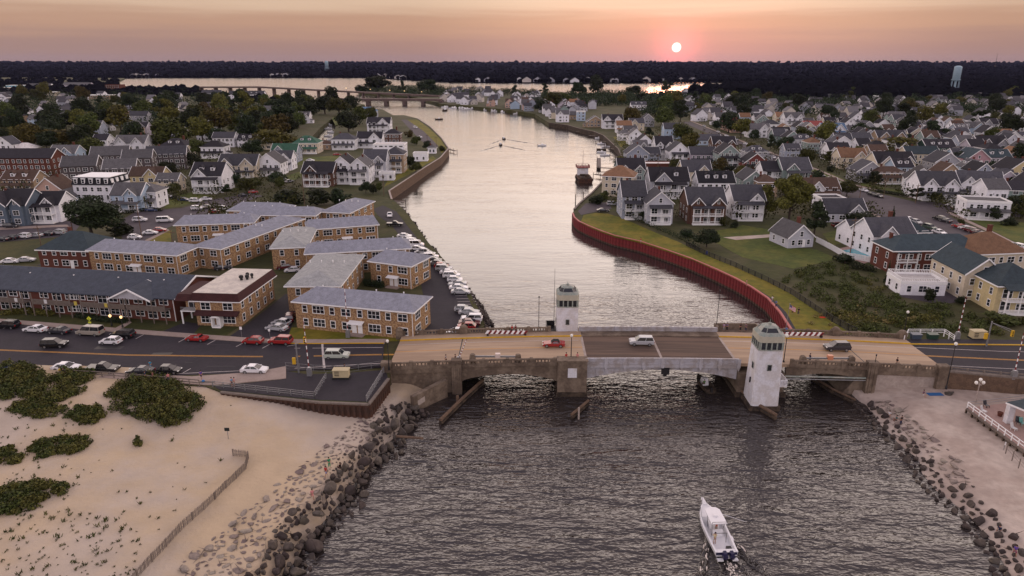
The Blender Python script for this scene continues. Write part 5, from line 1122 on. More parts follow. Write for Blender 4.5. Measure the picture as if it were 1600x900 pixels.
for a in [
 (145, 372, 105, 66, 'broad', 'leaf_dark', 'big dark broad tree at the street corner before the mansard house', None, True), (192, 366, 46, 26, 'bush', 'leaf_dark', 'low dark bush spreading at the foot of the big dark tree'),
 (270, 236, 72, 56, 'round', 'leaf', 'large round green tree rising behind the white twin gabled house'), (345, 209, 58, 44, 'round', 'leaf_olive', 'large round olive tree above the white houses'),
 (142, 250, 58, 38, 'round', 'leaf', 'round green tree beside the long red brick block'), (100, 232, 60, 34, 'broad', 'leaf_olive'), (60, 226, 60, 30, 'broad', 'leaf_dark'), (20, 222, 50, 26, 'broad', 'leaf_olive'), (10, 208, 50, 30, 'broad', 'leaf_dark'),
 (300, 262, 40, 26, 'round', 'leaf_dark'), (268, 284, 34, 34, 'broad', 'leaf_dark'), (312, 246, 36, 30, 'broad', 'leaf'), (395, 245, 40, 30, 'broad', 'leaf_dark'), (370, 292, 26, 22, 'broad', 'leaf_dark'), (395, 296, 30, 20, 'broad', 'leaf'), (435, 291, 34, 24, 'round', 'leaf_dark'),
 (430, 232, 70, 34, 'broad', 'leaf_olive'), (400, 216, 40, 24, 'broad', 'leaf'), (545, 206, 46, 34, 'round', 'leaf_dark'), (562, 195, 36, 30, 'broad', 'leaf'), (580, 190, 26, 24, 'round', 'leaf'), (445, 196, 60, 34, 'broad', 'leaf_dark'), (482, 186, 46, 30, 'round', 'leaf_dark'), (508, 178, 46, 28, 'broad', 'leaf_dark'), (530, 180, 40, 30, 'broad', 'leaf'), (550, 172, 30, 24, 'round', 'leaf_dark'), (467, 200, 30, 26, 'round', 'leaf'), (430, 178, 40, 26, 'broad', 'leaf_dark'),
 (455, 318, 60, 30, 'bush', 'leaf_dark'), (495, 320, 56, 30, 'bush', 'leaf_dark'), (530, 318, 44, 28, 'bush', 'leaf_dark'), (572, 302, 22, 20, 'broad', 'leaf_dark'), (583, 304, 14, 18, 'round', 'leaf_dark'), (592, 300, 14, 16, 'round', 'leaf'), (640, 262, 26, 20, 'round', 'leaf_dark'), (650, 270, 20, 18, 'broad', 'leaf'), (668, 234, 18, 14, 'broad', 'leaf_dark'), (650, 226, 20, 16, 'bush', 'leaf'), (640, 214, 18, 14, 'bush', 'leaf_olive'), (690, 236, 16, 10, 'bush', 'leaf'),
 (588, 144.5, 54, 27, 'broad', 'leaf_dark', 'tall dark grove on the point beyond the viaduct', GR), (566, 144, 26, 14, 'bush', 'leaf_dark', None, GR), (668, 146, 40, 24, 'broad', 'leaf_dark', None, GR), (629, 145, 14, 18, 'open', 'leaf_dark', None, GR),
 (1232, 346, 78, 72, 'open', 'leaf_olive', 'tall loose olive tree beside the cottage lawn', None, True), (1272, 366, 50, 50, 'open', 'leaf_dark', 'tall dark thin crowned tree behind the small cottage'), (1195, 340, 40, 50, 'open', 'leaf_olive'), (1345, 360, 62, 34, 'round', 'leaf_dark', 'round dark tree beside the swimming pool house'), (1391, 358, 18, 34, 'cone', 'leaf_dark', 'narrow dark conifer behind the pool house'),
 (1104, 386, 44, 32, 'round', 'leaf_dark', 'dark round bush on the lawn edge by the iron fence'), (1075, 370, 30, 16, 'bush', 'leaf_dark'), (1005, 345, 14, 18, 'bush', 'leaf_dark'), (1130, 352, 20, 16, 'bush', 'leaf'), (1148, 356, 18, 12, 'bush', 'leaf_dark'),
 (930, 318, 30, 18, 'bush', 'leaf_dark'), (945, 312, 24, 16, 'bush', 'leaf'), (970, 258, 26, 16, 'round', 'leaf_olive'), (1075, 240, 36, 34, 'broad', 'leaf_olive', 'olive tree among the houses beside the long street'), (1065, 222, 40, 30, 'broad', 'leaf'), (1090, 250, 24, 20, 'broad', 'leaf_dark'), (990, 186, 24, 18, 'round', 'leaf_olive'), (910, 246, 1, 1, 'bush', 'leaf'),
 (1250, 228, 36, 30, 'broad', 'leaf'), (1260, 258, 34, 28, 'round', 'leaf'), (1225, 240, 34, 30, 'broad', 'leaf_dark'), (1295, 258, 26, 24, 'broad', 'leaf'), (1405, 244, 70, 30, 'broad', 'leaf_olive', 'wide olive tree behind the wide cream house'), (1363, 222, 46, 26, 'round', 'leaf_dark', None), (1500, 262, 50, 26, 'broad', 'leaf_dark'), (1590, 260, 40, 36, 'broad', 'leaf_dark'), (1585, 302, 36, 30, 'round', 'leaf_dark'), (1323, 306, 36, 26, 'round', 'leaf'), (1297, 268, 16, 14, 'bush', 'leaf_dark'), (1312, 296, 16, 12, 'round', 'leaf_olive'),
 (1552, 345, 22, 24, 'round', 'leaf_dark'), (1500, 352, 14, 12, 'bush', 'leaf'), (1575, 352, 30, 16, 'bush', 'leaf_dark'), (1385, 442, 12, 34, 'cone', 'leaf_dark', 'slim dark cypress standing in the scrub field'), (1450, 470, 26, 24, 'bush', 'leaf_dark', 'dark bush growing against the roof deck building'), (1500, 474, 22, 14, 'bush', 'leaf_dark'), (1320, 412, 40, 18, 'bush', 'leaf_dark'), (1560, 505, 60, 18, 'bush', 'leaf'), (1290, 294, 1, 1, 'bush', 'leaf'),
 (1150, 172, 50, 30, 'broad', 'leaf_dark'), (1040, 176, 34, 28, 'broad', 'leaf'), (1050, 168, 40, 28, 'round', 'leaf_olive'), (930, 150, 30, 32, 'broad', 'leaf_dark', 'tallest dark tree on the far point', GR), (905, 150, 26, 24, 'broad', 'leaf_dark'), (1040, 146, 26, 22, 'open', 'leaf_dark'), (865, 168, 40, 26, 'round', 'leaf'), (848, 176, 36, 24, 'round', 'leaf_dark'), (880, 165, 26, 20, 'broad', 'leaf'), (805, 150, 16, 16, 'open', 'leaf_dark'), (850, 147, 18, 16, 'open', 'leaf_dark'), (990, 150, 30, 18, 'broad', 'leaf_dark'), (1085, 148, 26, 18, 'round', 'leaf_dark'),
]:
    if a[2] > 2: tpx(*a)
# the rest of the trees between the houses, kept off houses, streets and the channel
def creek(px, py): return 478 < px < 530 and 180 < py < 252
def on_land(x, y): return inside((x, y), left_poly) or inside((x, y), right_poly)
LOTP = ccw(P2(lot, GL)); GRASSP = ccw(P2([(c[0], c[1]) for c in cap_px[::-1]]+grass_up, GR)); LAWNP = ccw(P2([(1105, 372), (1160, 352), (1225, 362), (1310, 405), (1400, 460), (1500, 520), (1330, 522), (1200, 438), (1100, 395)], GR)); ST2 = ccw(P2([(395, 302), (412, 306), (330, 332), (290, 344), (262, 356), (240, 376), (192, 388), (188, 345), (212, 331), (285, 325), (330, 312)], GL))
def fill_trees(region, z, n, seed, w0, w1, gap=.8, kinds=('broad', 'round', 'broad', 'open'), house_gap=3.5):
    r = random.Random(seed); k = 0; xs = [p[0] for p in region]; ys = [p[1] for p in region]
    for _ in range(n*40):
        if k >= n: break
        px = r.uniform(min(xs), max(xs)); py = r.uniform(min(ys), max(ys))
        if not inside((px, py), region) or creek(px, py): continue
        p = U(px, py, z); w = r.uniform(w0, w1); h = w*r.uniform(.8, 1.15)
        if not on_land(p.x, p.y) or inside(p.xy, LOTP) or inside(p.xy, GRASSP) or inside(p.xy, STREET_W) or inside(p.xy, ST2) or inside(p.xy, LAWNP): continue
        if any((p.x-hx)**2+(p.y-hy)**2 < (house_gap+min(hr, 8))**2 for hx, hy, hr, *_ in HOUSES): continue
        # not right in front of a house
        if any(abs(p.x*hy/p.y-hx) < 4 and 0 < hy-p.y < h*1.2 for hx, hy, hr, *_ in HOUSES if hy < 420): continue
        if any((p.x-tx)**2+(p.y-ty)**2 < ((w/2+tr)*gap)**2 for tx, ty, tr in TREES): continue
        tree(p.x, p.y, z, w, h, r.choice(kinds), r.choice(['leaf', 'leaf_dark', 'leaf_dark', 'leaf_dark', 'leaf_olive'])); k += 1
    return k
n1 = fill_trees([(-10, 150), (130, 152), (330, 156), (440, 160), (560, 164), (530, 180), (480, 205), (430, 240), (300, 225), (100, 240), (-10, 235)], GL, 90, 21, 13, 26, gap=.62)
n2 = fill_trees([(0, 235), (430, 235), (470, 270), (440, 300), (120, 340), (0, 345)], GL, 16, 22, 5, 9)
n3 = fill_trees([(830, 165), (1100, 150), (1610, 150), (1610, 230), (1300, 230), (1100, 210), (960, 200)], GR, 62, 23, 11, 22, gap=.62)
n4 = fill_trees([(970, 210), (1200, 200), (1610, 225), (1610, 350), (1480, 320), (1300, 300), (1150, 310), (990, 280)], GR, 52, 24, 5, 9.5)
# far woods, too many and too far to tell apart
def clump_base():
    bm = bmesh.new(); bmesh.ops.create_icosphere(bm, subdivisions=1, radius=1); v = np.array([q.co[:] for q in bm.verts]); f = np.array([[q.index for q in p.verts] for p in bm.faces]); bm.free(); return v, f
CV, CF = clump_base()
def woods(name, pts, seed, m='leaf_dark'):
    r = np.random.default_rng(seed); n = len(pts); P = np.array(pts)     # x, y, z, width, height
    nv = len(CV); J = 1+r.normal(0, .2, (n, nv, 1)); V = CV[None]*J
    V = V*np.stack([P[:, 3]/2, P[:, 3]/2, P[:, 4]/2], 1)[:, None, :]+np.stack([P[:, 0], P[:, 1], P[:, 2]+P[:, 4]*.45], 1)[:, None, :]
    F = (CF[None]+(np.arange(n)*nv)[:, None, None]).reshape(-1, 3)
    me = bpy.data.meshes.new(name); me.from_pydata(V.reshape(-1, 3).tolist(), [], F.tolist()); me.materials.append(MATS[m]); me.update()
    return obj(name, me, kind='stuff')
def far_ground(px, D):
    c = U(px, far_coast_y(px), 2); D0 = math.hypot(c.x, c.y); return 1.5 if D < D0 else hill_h(px, D)
pts = []; r = random.Random(77)
for _ in range(9000):
    px = r.uniform(-250, 1850); c = U(px, far_coast_y(px), 2); d = c.xy.normalized(); D0 = c.xy.length
    u = r.random(); D = D0+20+6500*u**1.7
    if r.random() < .16: D = D0+r.uniform(5, 120)
    w = r.uniform(10, 19)*(1+(D-D0)/6000); pts.append((d.x*D, d.y*D, hill_h(px, D)-1, w, w*r.uniform(.4, .65)+3))
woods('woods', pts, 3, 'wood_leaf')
# nearer woods that close the town off: east, and on the flat left bank
pts = []
for _ in range(2600):
    px = r.uniform(1080, 1900); py = r.uniform(127.5, 158) if px > 1200 else r.uniform(137, 152)
    p = U(px, py, GR)
    if not on_land(p.x, p.y) or (px < 1240 and py < 132): continue
    if any((p.x-hx)**2+(p.y-hy)**2 < (hr+9)**2 for hx, hy, hr, *_ in HOUSES): continue
    w = r.uniform(11, 22); pts.append((p.x, p.y, GR-1, w, w*r.uniform(.7, 1.0)))
for _ in range(1500):
    px = r.uniform(-300, 330); py = r.uniform(123, 150)
    p = U(px, py, GL)
    if not on_land(p.x, p.y): continue
    if any((p.x-hx)**2+(p.y-hy)**2 < (hr+12)**2 for hx, hy, hr, *_ in HOUSES): continue
    w = r.uniform(9, 18); pts.append((p.x, p.y, GL-1, w, w*r.uniform(.6, .9)))
for _ in range(200): # thin belt along the south shore of the bay
    px = r.uniform(815, 1190); py = float(np.interp(px, [800, 1000, 1080, 1120, 1150, 1190], [147, 147.5, 147, 142.5, 136.5, 131]))+r.uniform(0, 6)
    p = U(px, py, GR); w = r.uniform(5, 9)
    if on_land(p.x, p.y): pts.append((p.x, p.y, GR-1, w, w*r.uniform(.5, .9)))
for _ in range(260):
    px = r.uniform(190, 470); py = float(np.interp(px, [190, 300, 330, 380, 430, 470], [141, 142.5, 147.5, 152, 158.5, 160.5]))+r.uniform(0, 5)
    p = U(px, py, GL); w = r.uniform(7, 14)
    if on_land(p.x, p.y): pts.append((p.x, p.y, GL-1, w, w*r.uniform(.6, .9)))
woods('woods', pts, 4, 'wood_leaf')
fh = MB(); r = random.Random(66); fspots = [] # houses too far and many to take apart, past the three hundred
for _ in range(2200):
    if len(fspots) > 270: break
    px, py = (r.uniform(695, 840), r.uniform(143, 166)) if r.random() < .2 else (r.uniform(1060, 1640), r.uniform(145, 190)) if r.random() < .78 else (r.uniform(-40, 330), r.uniform(148, 185))
    z = GL if px < 600 else GR; p = U(px, py, z); w = r.uniform(8, 13)
    if not on_land(p.x, p.y) or inside(p.xy, STREET_W) or not free(p.x, p.y, 7): continue
    fspots.append((p.x, p.y, 8, w, w, 0)); HOUSES.append(fspots[-1]); h = r.choice([3.4, 6, 6.2]); k = len(fh.v); m = r.choice([0, 0, 0, 1, 2])
    if r.random() < .6: fh.section([(-w/2, 0), (w/2, 0), (w/2, h), (0, h+w*.4), (-w/2, h)], 0, 10, 'y', m); fh.section([(u, v+h+.25) for u, v in gable_section(w/2, w*.4, .25, .4)], -.4, 10.4, 'y', 3+m % 2)
    else: fh.section([(0, 0), (9, 0), (9, h), (4.5, h+3.4), (0, h)], -w/2, w/2, 'x', m); fh.section([(u+4.5, v+h+.25) for u, v in gable_section(4.5, 3.4, .25, .4)], -w/2-.4, w/2+.4, 'x', 3+m % 2)
    for s in (-1, 1): fh.box(s*w*.25-.6, s*w*.25+.6, -.05, .02, 1, 2.4, 5)
    fh.rot(r.choice([0, 0, 90, 15, -15]), start=k); fh.v[k:] = [(x+p.x, y+p.y, zz+z) for x, y, zz in fh.v[k:]]
mat('far_white', (.70, .70, .75)); mat('far_cream', (.5, .46, .42)); mat('far_grey', (.3, .31, .36)); mat('far_roof', (.06, .058, .066)); mat('far_roof_pale', (.14, .135, .145))
obj('far_houses', fh.build('far_houses', ['far_white', 'far_cream', 'far_grey', 'far_roof', 'far_roof_pale', 'glass']), kind='stuff')
B = []; r = random.Random(55)
for _ in range(5200): # tree cover between the far blocks
    if r.random() < .12: px = r.uniform(560, 835); py = r.uniform(137, 151)
    elif r.random() < .6: px = r.uniform(1000, 1640); py = r.uniform(143, 182)
    elif r.random() < .3: px = r.uniform(820, 1000); py = r.uniform(148, 166)
    else: px = r.uniform(-60, 560); py = r.uniform(143, 196)
    z = GL if px < 555 else GR; p = U(px, py, z); w = r.uniform(4.5, 8)
    if not on_land(p.x, p.y) or creek(px, py) or inside(p.xy, STREET_W) or any((p.x-hx)**2+(p.y-hy)**2 < (min(hr, 14)+w)**2 for hx, hy, hr, *_ in HOUSES): continue
    if any(abs(p.x*hy/p.y-hx) < 7 and 0 < hy-p.y < 24 for hx, hy, *_ in HOUSES): continue
    B += [(p.x, p.y, z+w*.7, w*.8, w*.8, w*.75), (p.x+w*.5, p.y, z+w*.55, w*.5, w*.5, w*.5), (p.x-w*.4, p.y-w*.3, z+w*.95, w*.5, w*.5, w*.4)]
obj('woods', leaf_cloud(B, min(130000, len(B)*36), .95, 8, name='woods', m='leaf_dark', shell=.55), kind='stuff')
B = []; r = random.Random(58)
for _ in range(2600):
    px, py, z = (r.uniform(960, 1650), r.uniform(178, 345), GR) if r.random() < .7 else (r.uniform(-20, 470), r.uniform(195, 345), GL)
    p = U(px, py, z); w = r.uniform(1.3, 3.6)
    if not on_land(p.x, p.y) or creek(px, py) or any(inside(p.xy, q) for q in (STREET_W, ST2, LAWNP, GRASSP, LOTP)) or any((p.x-hx)**2+(p.y-hy)**2 < (hr*.82+w)**2 for hx, hy, hr, *_ in HOUSES): continue
    for k in range(3): B.append((p.x+r.uniform(-.5, .5)*w, p.y+r.uniform(-.5, .5)*w, z+w*r.uniform(.5, 1.3), w*.75, w*.75, w*.7))
obj('garden_greenery', leaf_cloud(B, min(60000, len(B)*34), .42, 28, name='greenery', m='leaf', shell=.5), kind='stuff')
# ---- dune shrubs on the beach
def shrub_patch(outline, h, n, label, m='dune_leaf', zf=beach_l, size=.17, seed=1, blob=1.1, z0=2.4, cat='shrub', group='dune shrubs on the beach', name='shrub'):
    r = random.Random(seed); poly = ccw(P2(outline, z0)); xs = [p[0] for p in poly]; ys = [p[1] for p in poly]; cx = sum(xs)/len(xs); cy = sum(ys)/len(ys); B = []
    area = abs(sum(p[0]*q[1]-q[0]*p[1] for p, q in zip(poly, poly[1:]+poly[:1])))/2; k = int(area/(blob*blob)*1.4)+3; tries = 0
    while len(B) < k and tries < 9000:
        tries += 1; x = r.uniform(min(xs), max(xs)); y = r.uniform(min(ys), max(ys))
        if not inside((x, y), poly): continue
        s = blob*r.uniform(.55, 1.2); hh = h*r.uniform(.5, 1.1); B.append((x-cx, y-cy, zf(x, y)+hh*.35-zf(cx, cy), s, s, hh*.6))
    t = thing(name, label, cat, (cx, cy, zf(cx, cy)), 0, group)
    obj('foliage', leaf_cloud(B, int(n*2.6), size*1.15, seed, name='foliage', m=m, shell=.4), t); st = MB()
    for b in B[:14]: st.tube((b[0]*.8, b[1]*.8, -.4), (b[0], b[1], b[2]+b[5]*.3), .05, .02, 4)
    obj('stems', st.build('stems', 'bark'), t, kind='stuff'); return t
shrub_patch([(172, 640), (178, 622), (205, 607), (245, 600), (280, 615), (302, 636), (318, 645), (290, 668), (262, 672), (230, 668), (200, 660), (180, 654)], 1.6, 8200, 'largest dark green dune shrub, alone on the sand below the boardwalk', seed=3)
shrub_patch([(-10, 640), (-10, 600), (20, 590), (70, 598), (120, 596), (152, 600), (138, 614), (140, 626), (120, 638), (90, 650), (50, 646)], 1.4, 8200, 'dark green dune shrub thicket against the boardwalk rail, cut off by the edge', seed=4)
shrub_patch([(112, 664), (128, 654), (158, 652), (163, 664), (150, 673), (122, 674)], 1.3, 1700, 'small round dune shrub between the two big shrub masses', seed=5, blob=.8)
shrub_patch([(50, 706), (75, 695), (110, 689), (138, 690), (141, 700), (118, 711), (80, 716), (54, 718)], .9, 2600, 'flat oblong dune shrub patch in the middle of the sand', seed=6, blob=.9)
shrub_patch([(-10, 780), (10, 766), (50, 757), (90, 765), (106, 770), (95, 780), (70, 783), (40, 808), (-10, 812)], 1.0, 3600, 'low dune shrub patch cut off by the edge, nearest the camera', seed=7, blob=.9)
shrub_patch([(-10, 710), (18, 702), (32, 716), (28, 732), (-10, 730)], .7, 1300, 'sparse dune shrub patch at the edge, left of the oblong patch', seed=8, blob=.8)
shrub_patch([(210, 700), (213, 691), (220, 690), (221, 700)], .9, 260, 'single small upright dune plant standing alone on open sand', seed=9, blob=.3, size=.12)
shrub_patch([(20, 650), (60, 645), (110, 652), (105, 664), (60, 668), (20, 662)], .6, 1500, 'thin scrubby dune plants just below the thicket', seed=10, blob=.7)
# tufts of dune grass, weed and twigs scattered on the sand
def tufts(name, spots, m, hs=(.18, .5)):
    r = random.Random(5); v = []; f = []
    for x, y, z, s in spots:
        for k in range(9):
            a = r.uniform(0, 6.28); q = r.uniform(.0, .35)*s; h = r.uniform(*hs)*s; bx = x+q*math.cos(a); by = y+q*math.sin(a); b = len(v)
            dx = r.uniform(-.3, .3)*s; dy = r.uniform(-.3, .3)*s; w = .05*s+.02
            v += [(bx-w, by, z-.03), (bx+w, by, z-.03), (bx+dx+w*.4, by+dy, z+h), (bx+dx-w*.4, by+dy, z+h)]; f.append((b, b+1, b+2, b+3))
    return obj(name, raw_mesh(name, v, f, m), kind='stuff')
sp = []; r = random.Random(9)
def near_line(px, py): return px < 365-(py-705)*.78 if py > 705 else px < 370
for _ in range(900):
    px = r.uniform(0, 370); py = r.uniform(640, 905)
    dens_ = .9 if (px < 215 and py > 800) else (.5 if px < 120 else .10)
    if r.random() > dens_ or not near_line(px+6, py): continue
    p = U(px, py, 2.6); sp.append((p.x, p.y, beach_l(p.x, p.y), r.choice([.25, .35, .45, .6, .95])))
tufts('dune_grass', sp, 'dune_leaf')
# overgrown field east of the grass bank
sc = []; r = random.Random(31); fieldp = [(1240, 425), (1300, 412), (1380, 436), (1405, 468), (1500, 482), (1530, 500), (1560, 522), (1420, 522), (1345, 522), (1312, 500), (1275, 474), (1240, 452), (1210, 436)]
B = []; B2 = []; B3 = []
for _ in range(700):
    px = r.uniform(1205, 1570); py = r.uniform(410, 524)
    if not inside((px, py), fieldp): continue
    p = U(px, py, GR); s = r.uniform(.5, 1.5); q = noise.noise(Vector((p.x*.09, p.y*.09, 4)))
    (B if q < .12 else (B2 if q < .3 else B3)).append((p.x, p.y, GR+s*.35, s, s, s*r.uniform(.5, 1.0)))
obj('scrub', leaf_cloud(B, 15000, .22, 12, name='scrub', m='leaf', shell=.5), kind='stuff')
obj('scrub', leaf_cloud(B2, 6000, .22, 13, name='scrub', m='dune_leaf', shell=.5), kind='stuff')
obj('scrub', leaf_cloud(B3, 2600, .2, 14, name='scrub', m='leaf_olive', shell=.5), kind='stuff')
B = [(U(px, py, GR).x, U(px, py, GR).y, GR+.3, .7, .7, .5) for px, py in [(1330+r.gauss(0, 22), 492+r.gauss(0, 9)) for _ in range(24)]+[(1400+r.gauss(0, 22), 503+r.gauss(0, 5)) for _ in range(16)]]
obj('dry_weeds', leaf_cloud(B, 1500, .2, 15, name='weeds', m='dry_leaf', shell=.4), kind='stuff')
def hedge(pts, w, h, label, z, seed, m='leaf_dark', n=1400):
    B = []; c = U(*pts[0], z); 
    for (ax, ay), (bx, by) in zip(pts, pts[1:]):
        p, q = U(ax, ay, z), U(bx, by, z); k = int((q-p).length/(w*.6))+1
        for i in range(k): o = p.lerp(q, i/k); B.append((o.x-c.x, o.y-c.y, h*.5, w*.55, w*.55, h*.55))
    t = thing('hedge', label, 'hedge', c, 0, 'hedges'); obj('foliage', leaf_cloud(B, n, .2, seed, name='foliage', m=m, shell=.6), t); return t
hedge([(975, 336), (1010, 352), (1040, 364), (1072, 378), (1092, 392)], 1.7, 1.6, 'dark hedge between the bank of grass and the house gardens', GR, 1)
hedge([(566, 514), (600, 518), (622, 520)], 1.5, 1.5, 'rounded dark hedge under the windows right of the paired white doors', GL, 2)
hedge([(468, 506), (500, 508), (538, 511)], .9, .8, 'low clipped hedge under the windows left of the paired white doors', GL, 3, n=700)
hedge([(8, 492), (40, 489), (85, 494)], 1.6, 1.3, 'row of yellow green bushes in front of the balconies', GL, 4, 'leaf_olive')
hedge([(120, 496), (165, 503), (200, 505)], 1.4, 1.2, 'dark green bushes along the long balconied building', GL, 5)
hedge([(645, 450), (656, 440), (662, 428)], 1.6, 1.8, 'dark hedge at the corner of the waterside car park', GL, 6)
hedge([(572, 446), (600, 450)], 1.6, 1.6, 'dark courtyard bushes below the inner brick corner', GL, 7)
hedge([(435, 420), (470, 418), (484, 415)], 1.3, 1.3, 'dark bushes below the pale hipped wing', GL, 8)
hedge([(195, 334), (225, 330), (255, 330)], 1.5, 1.3, 'dark hedge edging the lawn behind the white car', GL, 9)
hedge([(1330, 420), (1365, 425), (1300, 405)], 1.6, 1.4, 'dark hedge outside the swimming pool wall', GR, 10)
hedge([(1370, 300), (1400, 305), (1420, 308)], 1.6, 1.3, 'dark hedge beside the long street in front of the brown veranda house', GR, 11)
hedge([(1540, 505), (1580, 508), (1610, 505)], 1.8, 1.4, 'bushes at the foot of the pale yellow house', GR, 12, 'leaf')
# ------------------------------------------------------------------ cars
CARC = dict(white=(.70, .70, .72), silver=(.38, .39, .41), grey=(.16, .165, .17), black=(.012, .012, .014), dark=(.03, .03, .038), red=(.30, .02, .02), maroon=(.10, .015, .018), blue=(.03, .05, .12), green=(.05, .08, .06), tan=(.30, .27, .23), mint=(.42, .46, .40), orange=(.4, .12, .03))
# outline of each kind: lower body (x, z), cabin (x at belt, x at roof), roof height, length, width
KIND = dict(
 sedan=dict(low=[(-2.3, .35), (-2.32, .85), (-1.9, .98), (1.0, .92), (2.1, .74), (2.32, .55), (2.3, .3)], cab=(-1.75, -1.0, .25, 1.15), belt=.92, roof=1.42, w=.9),
 suv=dict(low=[(-2.3, .4), (-2.33, 1.05), (-2.2, 1.12), (1.1, 1.08), (2.1, .98), (2.3, .75), (2.3, .38)], cab=(-2.2, -1.95, .45, 1.2), belt=1.08, roof=1.74, w=.93),
 hatch=dict(low=[(-1.95, .35), (-2.0, .9), (-1.85, 1.0), (.95, .95), (1.85, .78), (2.02, .55), (2.0, .3)], cab=(-1.85, -1.3, .25, 1.1), belt=.96, roof=1.5, w=.88),
 van=dict(low=[(-2.65, .4), (-2.68, 1.2), (-2.6, 1.25), (1.6, 1.2), (2.4, .98), (2.65, .7), (2.65, .38)], cab=(-2.62, -2.5, 1.0, 1.75), belt=1.2, roof=2.05, w=.98),
 pickup=dict(low=[(-2.75, .45), (-2.78, 1.1), (-2.7, 1.15), (1.2, 1.08), (2.5, 1.0), (2.72, .8), (2.7, .4)], cab=(-.75, -.5, .55, 1.25), belt=1.1, roof=1.8, w=.97),
 coupe=dict(low=[(-2.1, .32), (-2.12, .82), (-1.8, .9), (.7, .88), (1.9, .7), (2.1, .52), (2.08, .28)], cab=(-1.1, -.75, -.05, .55), belt=.88, roof=1.25, w=.87))
WH = MB(); 
def wheel_mesh():
    mb = MB(); n = 12
    for (y0, y1, r, m) in ((-.1, .1, .34, 0),):
        mb.add([(r*math.cos(2*math.pi*i/n), y, r*math.sin(2*math.pi*i/n)) for y in (y0, y1) for i in range(n)], [(i, (i+1) % n, n+(i+1) % n, n+i) for i in range(n)], 0)
        for s, y in ((-1, y0), (1, y1)):
            k = len(mb.v); mb.v += [(r*math.cos(2*math.pi*i/n), y, r*math.sin(2*math.pi*i/n)) for i in range(n)]+[(r*.62*math.cos(2*math.pi*i/n), y, r*.62*math.sin(2*math.pi*i/n)) for i in range(n)]
            for i in range(n): mb.f.append((k+i, k+(i+1) % n, k+n+(i+1) % n, k+n+i)); mb.m.append(0)
            mb.f.append(tuple(range(k+n, k+2*n))); mb.m.append(1)
    return mb.build('wheel', ['tyre', 'rim'])
WHEEL = wheel_mesh()
def car_meshes(k):
    K = KIND[k]; w = K['w']; b = MB(); low = K['low']; n = len(low)
    for s in (-1, 1): pass
    # lower body: outline swept across the width with tucked sills and rounded shoulders
    secs = []
    for y, inz, inx in ((-w, .0, .10), (-w*.97, .06, .04), (w*.97, .06, .04), (w, .0, .10)):
        secs.append([(x*(1-inx*.25), y, z+(0 if abs(y) < w else -.10 if z > .6 else .06)) for x, z in low])
    b.loft(secs)
    x0, x1, x2, x3 = K['cab']; B = K['belt']; T = K['roof']; wt = w*.76
    rp = [(x1-.05, -wt, T-.05), (x2+.05, -wt, T-.05), (x2+.05, wt, T-.05), (x1-.05, wt, T-.05), (x1+.1, -wt*.9, T+.02), (x2-.15, -wt*.9, T+.02), (x2-.15, wt*.9, T+.02), (x1+.1, wt*.9, T+.02)]
    b.add(rp, [(3, 2, 1, 0), (4, 5, 6, 7), (0, 1, 5, 4), (1, 2, 6, 5), (2, 3, 7, 6), (3, 0, 4, 7)])
    for s in (-1, 1): # pillars
        for p, q in (((x0, s*w*.92, B-.05), (x1, s*wt, T-.03)), ((x3, s*w*.92, B-.05), (x2, s*wt, T-.03)), (((x0+x3)/2-.1, s*w*.93, B-.05), ((x1+x2)/2-.05, s*wt, T-.03))): b.tube(p, q, .055, .045, 4)
        b.box(x3-.35, x3-.18, s*(w+.0) if s < 0 else w, s*w+s*.16 if s > 0 else -w, B, B+.13) if s > 0 else b.box(x3-.35, x3-.18, -w-.16, -w, B, B+.13)
    if k == 'pickup': # open bed
        b.box(-2.6, -.85, -w*.8, w*.8, 1.09, 1.115, 1)
    body = b.build('body', ['car_paint', 'tyre'])
    e = .02; g = {}
    g['windshield'] = MB().add([(x3, -w*.9, B), (x3, w*.9, B), (x2, wt*.97, T-.05), (x2, -wt*.97, T-.05), (x3-.08, -w*.9, B), (x3-.08, w*.9, B), (x2-.08, wt*.97, T-.05), (x2-.08, -wt*.97, T-.05)], [(0, 1, 2, 3), (7, 6, 5, 4), (0, 4, 5, 1), (1, 5, 6, 2), (2, 6, 7, 3), (3, 7, 4, 0)]).build('windshield', 'car_glass')
    g['rear_window'] = MB().add([(x0, -w*.9, B), (x0, w*.9, B), (x1, wt*.97, T-.05), (x1, -wt*.97, T-.05), (x0+.08, -w*.9, B), (x0+.08, w*.9, B), (x1+.08, wt*.97, T-.05), (x1+.08, -wt*.97, T-.05)], [(3, 2, 1, 0), (4, 5, 6, 7), (0, 1, 5, 4), (1, 2, 6, 5), (2, 3, 7, 6), (3, 0, 4, 7)]).build('rear_window', 'car_glass')
    side = [(x0+.05, B), (x3-.05, B), (x2-.02, T-.05), (x1+.02, T-.05)]
    def sd(s): 
        o = [(x, s*w*.9 if z < B+.01 else s*wt*.97, z) for x, z in side]; i = [(x, y-s*.06, z) for x, y, z in o]
        return MB().add(o+i, [(0, 1, 2, 3), (7, 6, 5, 4), (0, 4, 5, 1), (1, 5, 6, 2), (2, 6, 7, 3), (3, 7, 4, 0)]).build('side_window', 'car_glass')
    L = low[-2][0]; r = low[0][0]; zl = low[-2][1]
    return dict(body=body, glass=[('windshield', g['windshield']), ('rear_window', g['rear_window']), ('side_window', sd(-1)), ('side_window', sd(1))],
      head=[MB().box(L-.14, L-.0, s*w*.72-.2, s*w*.72+.2, zl+.02, zl+.17).build('headlight', 'headlight') for s in (-1, 1)],
      tail=[MB().box(r-.06, r+.1, s*w*.78-.16, s*w*.78+.16, low[1][1]-.28, low[1][1]-.06).build('tail_light', 'tail_light') for s in (-1, 1)],
      wheels=[(x, s*(w-.09), .34) for x in (r*.62, L*.62) for s in (-1, 1)])
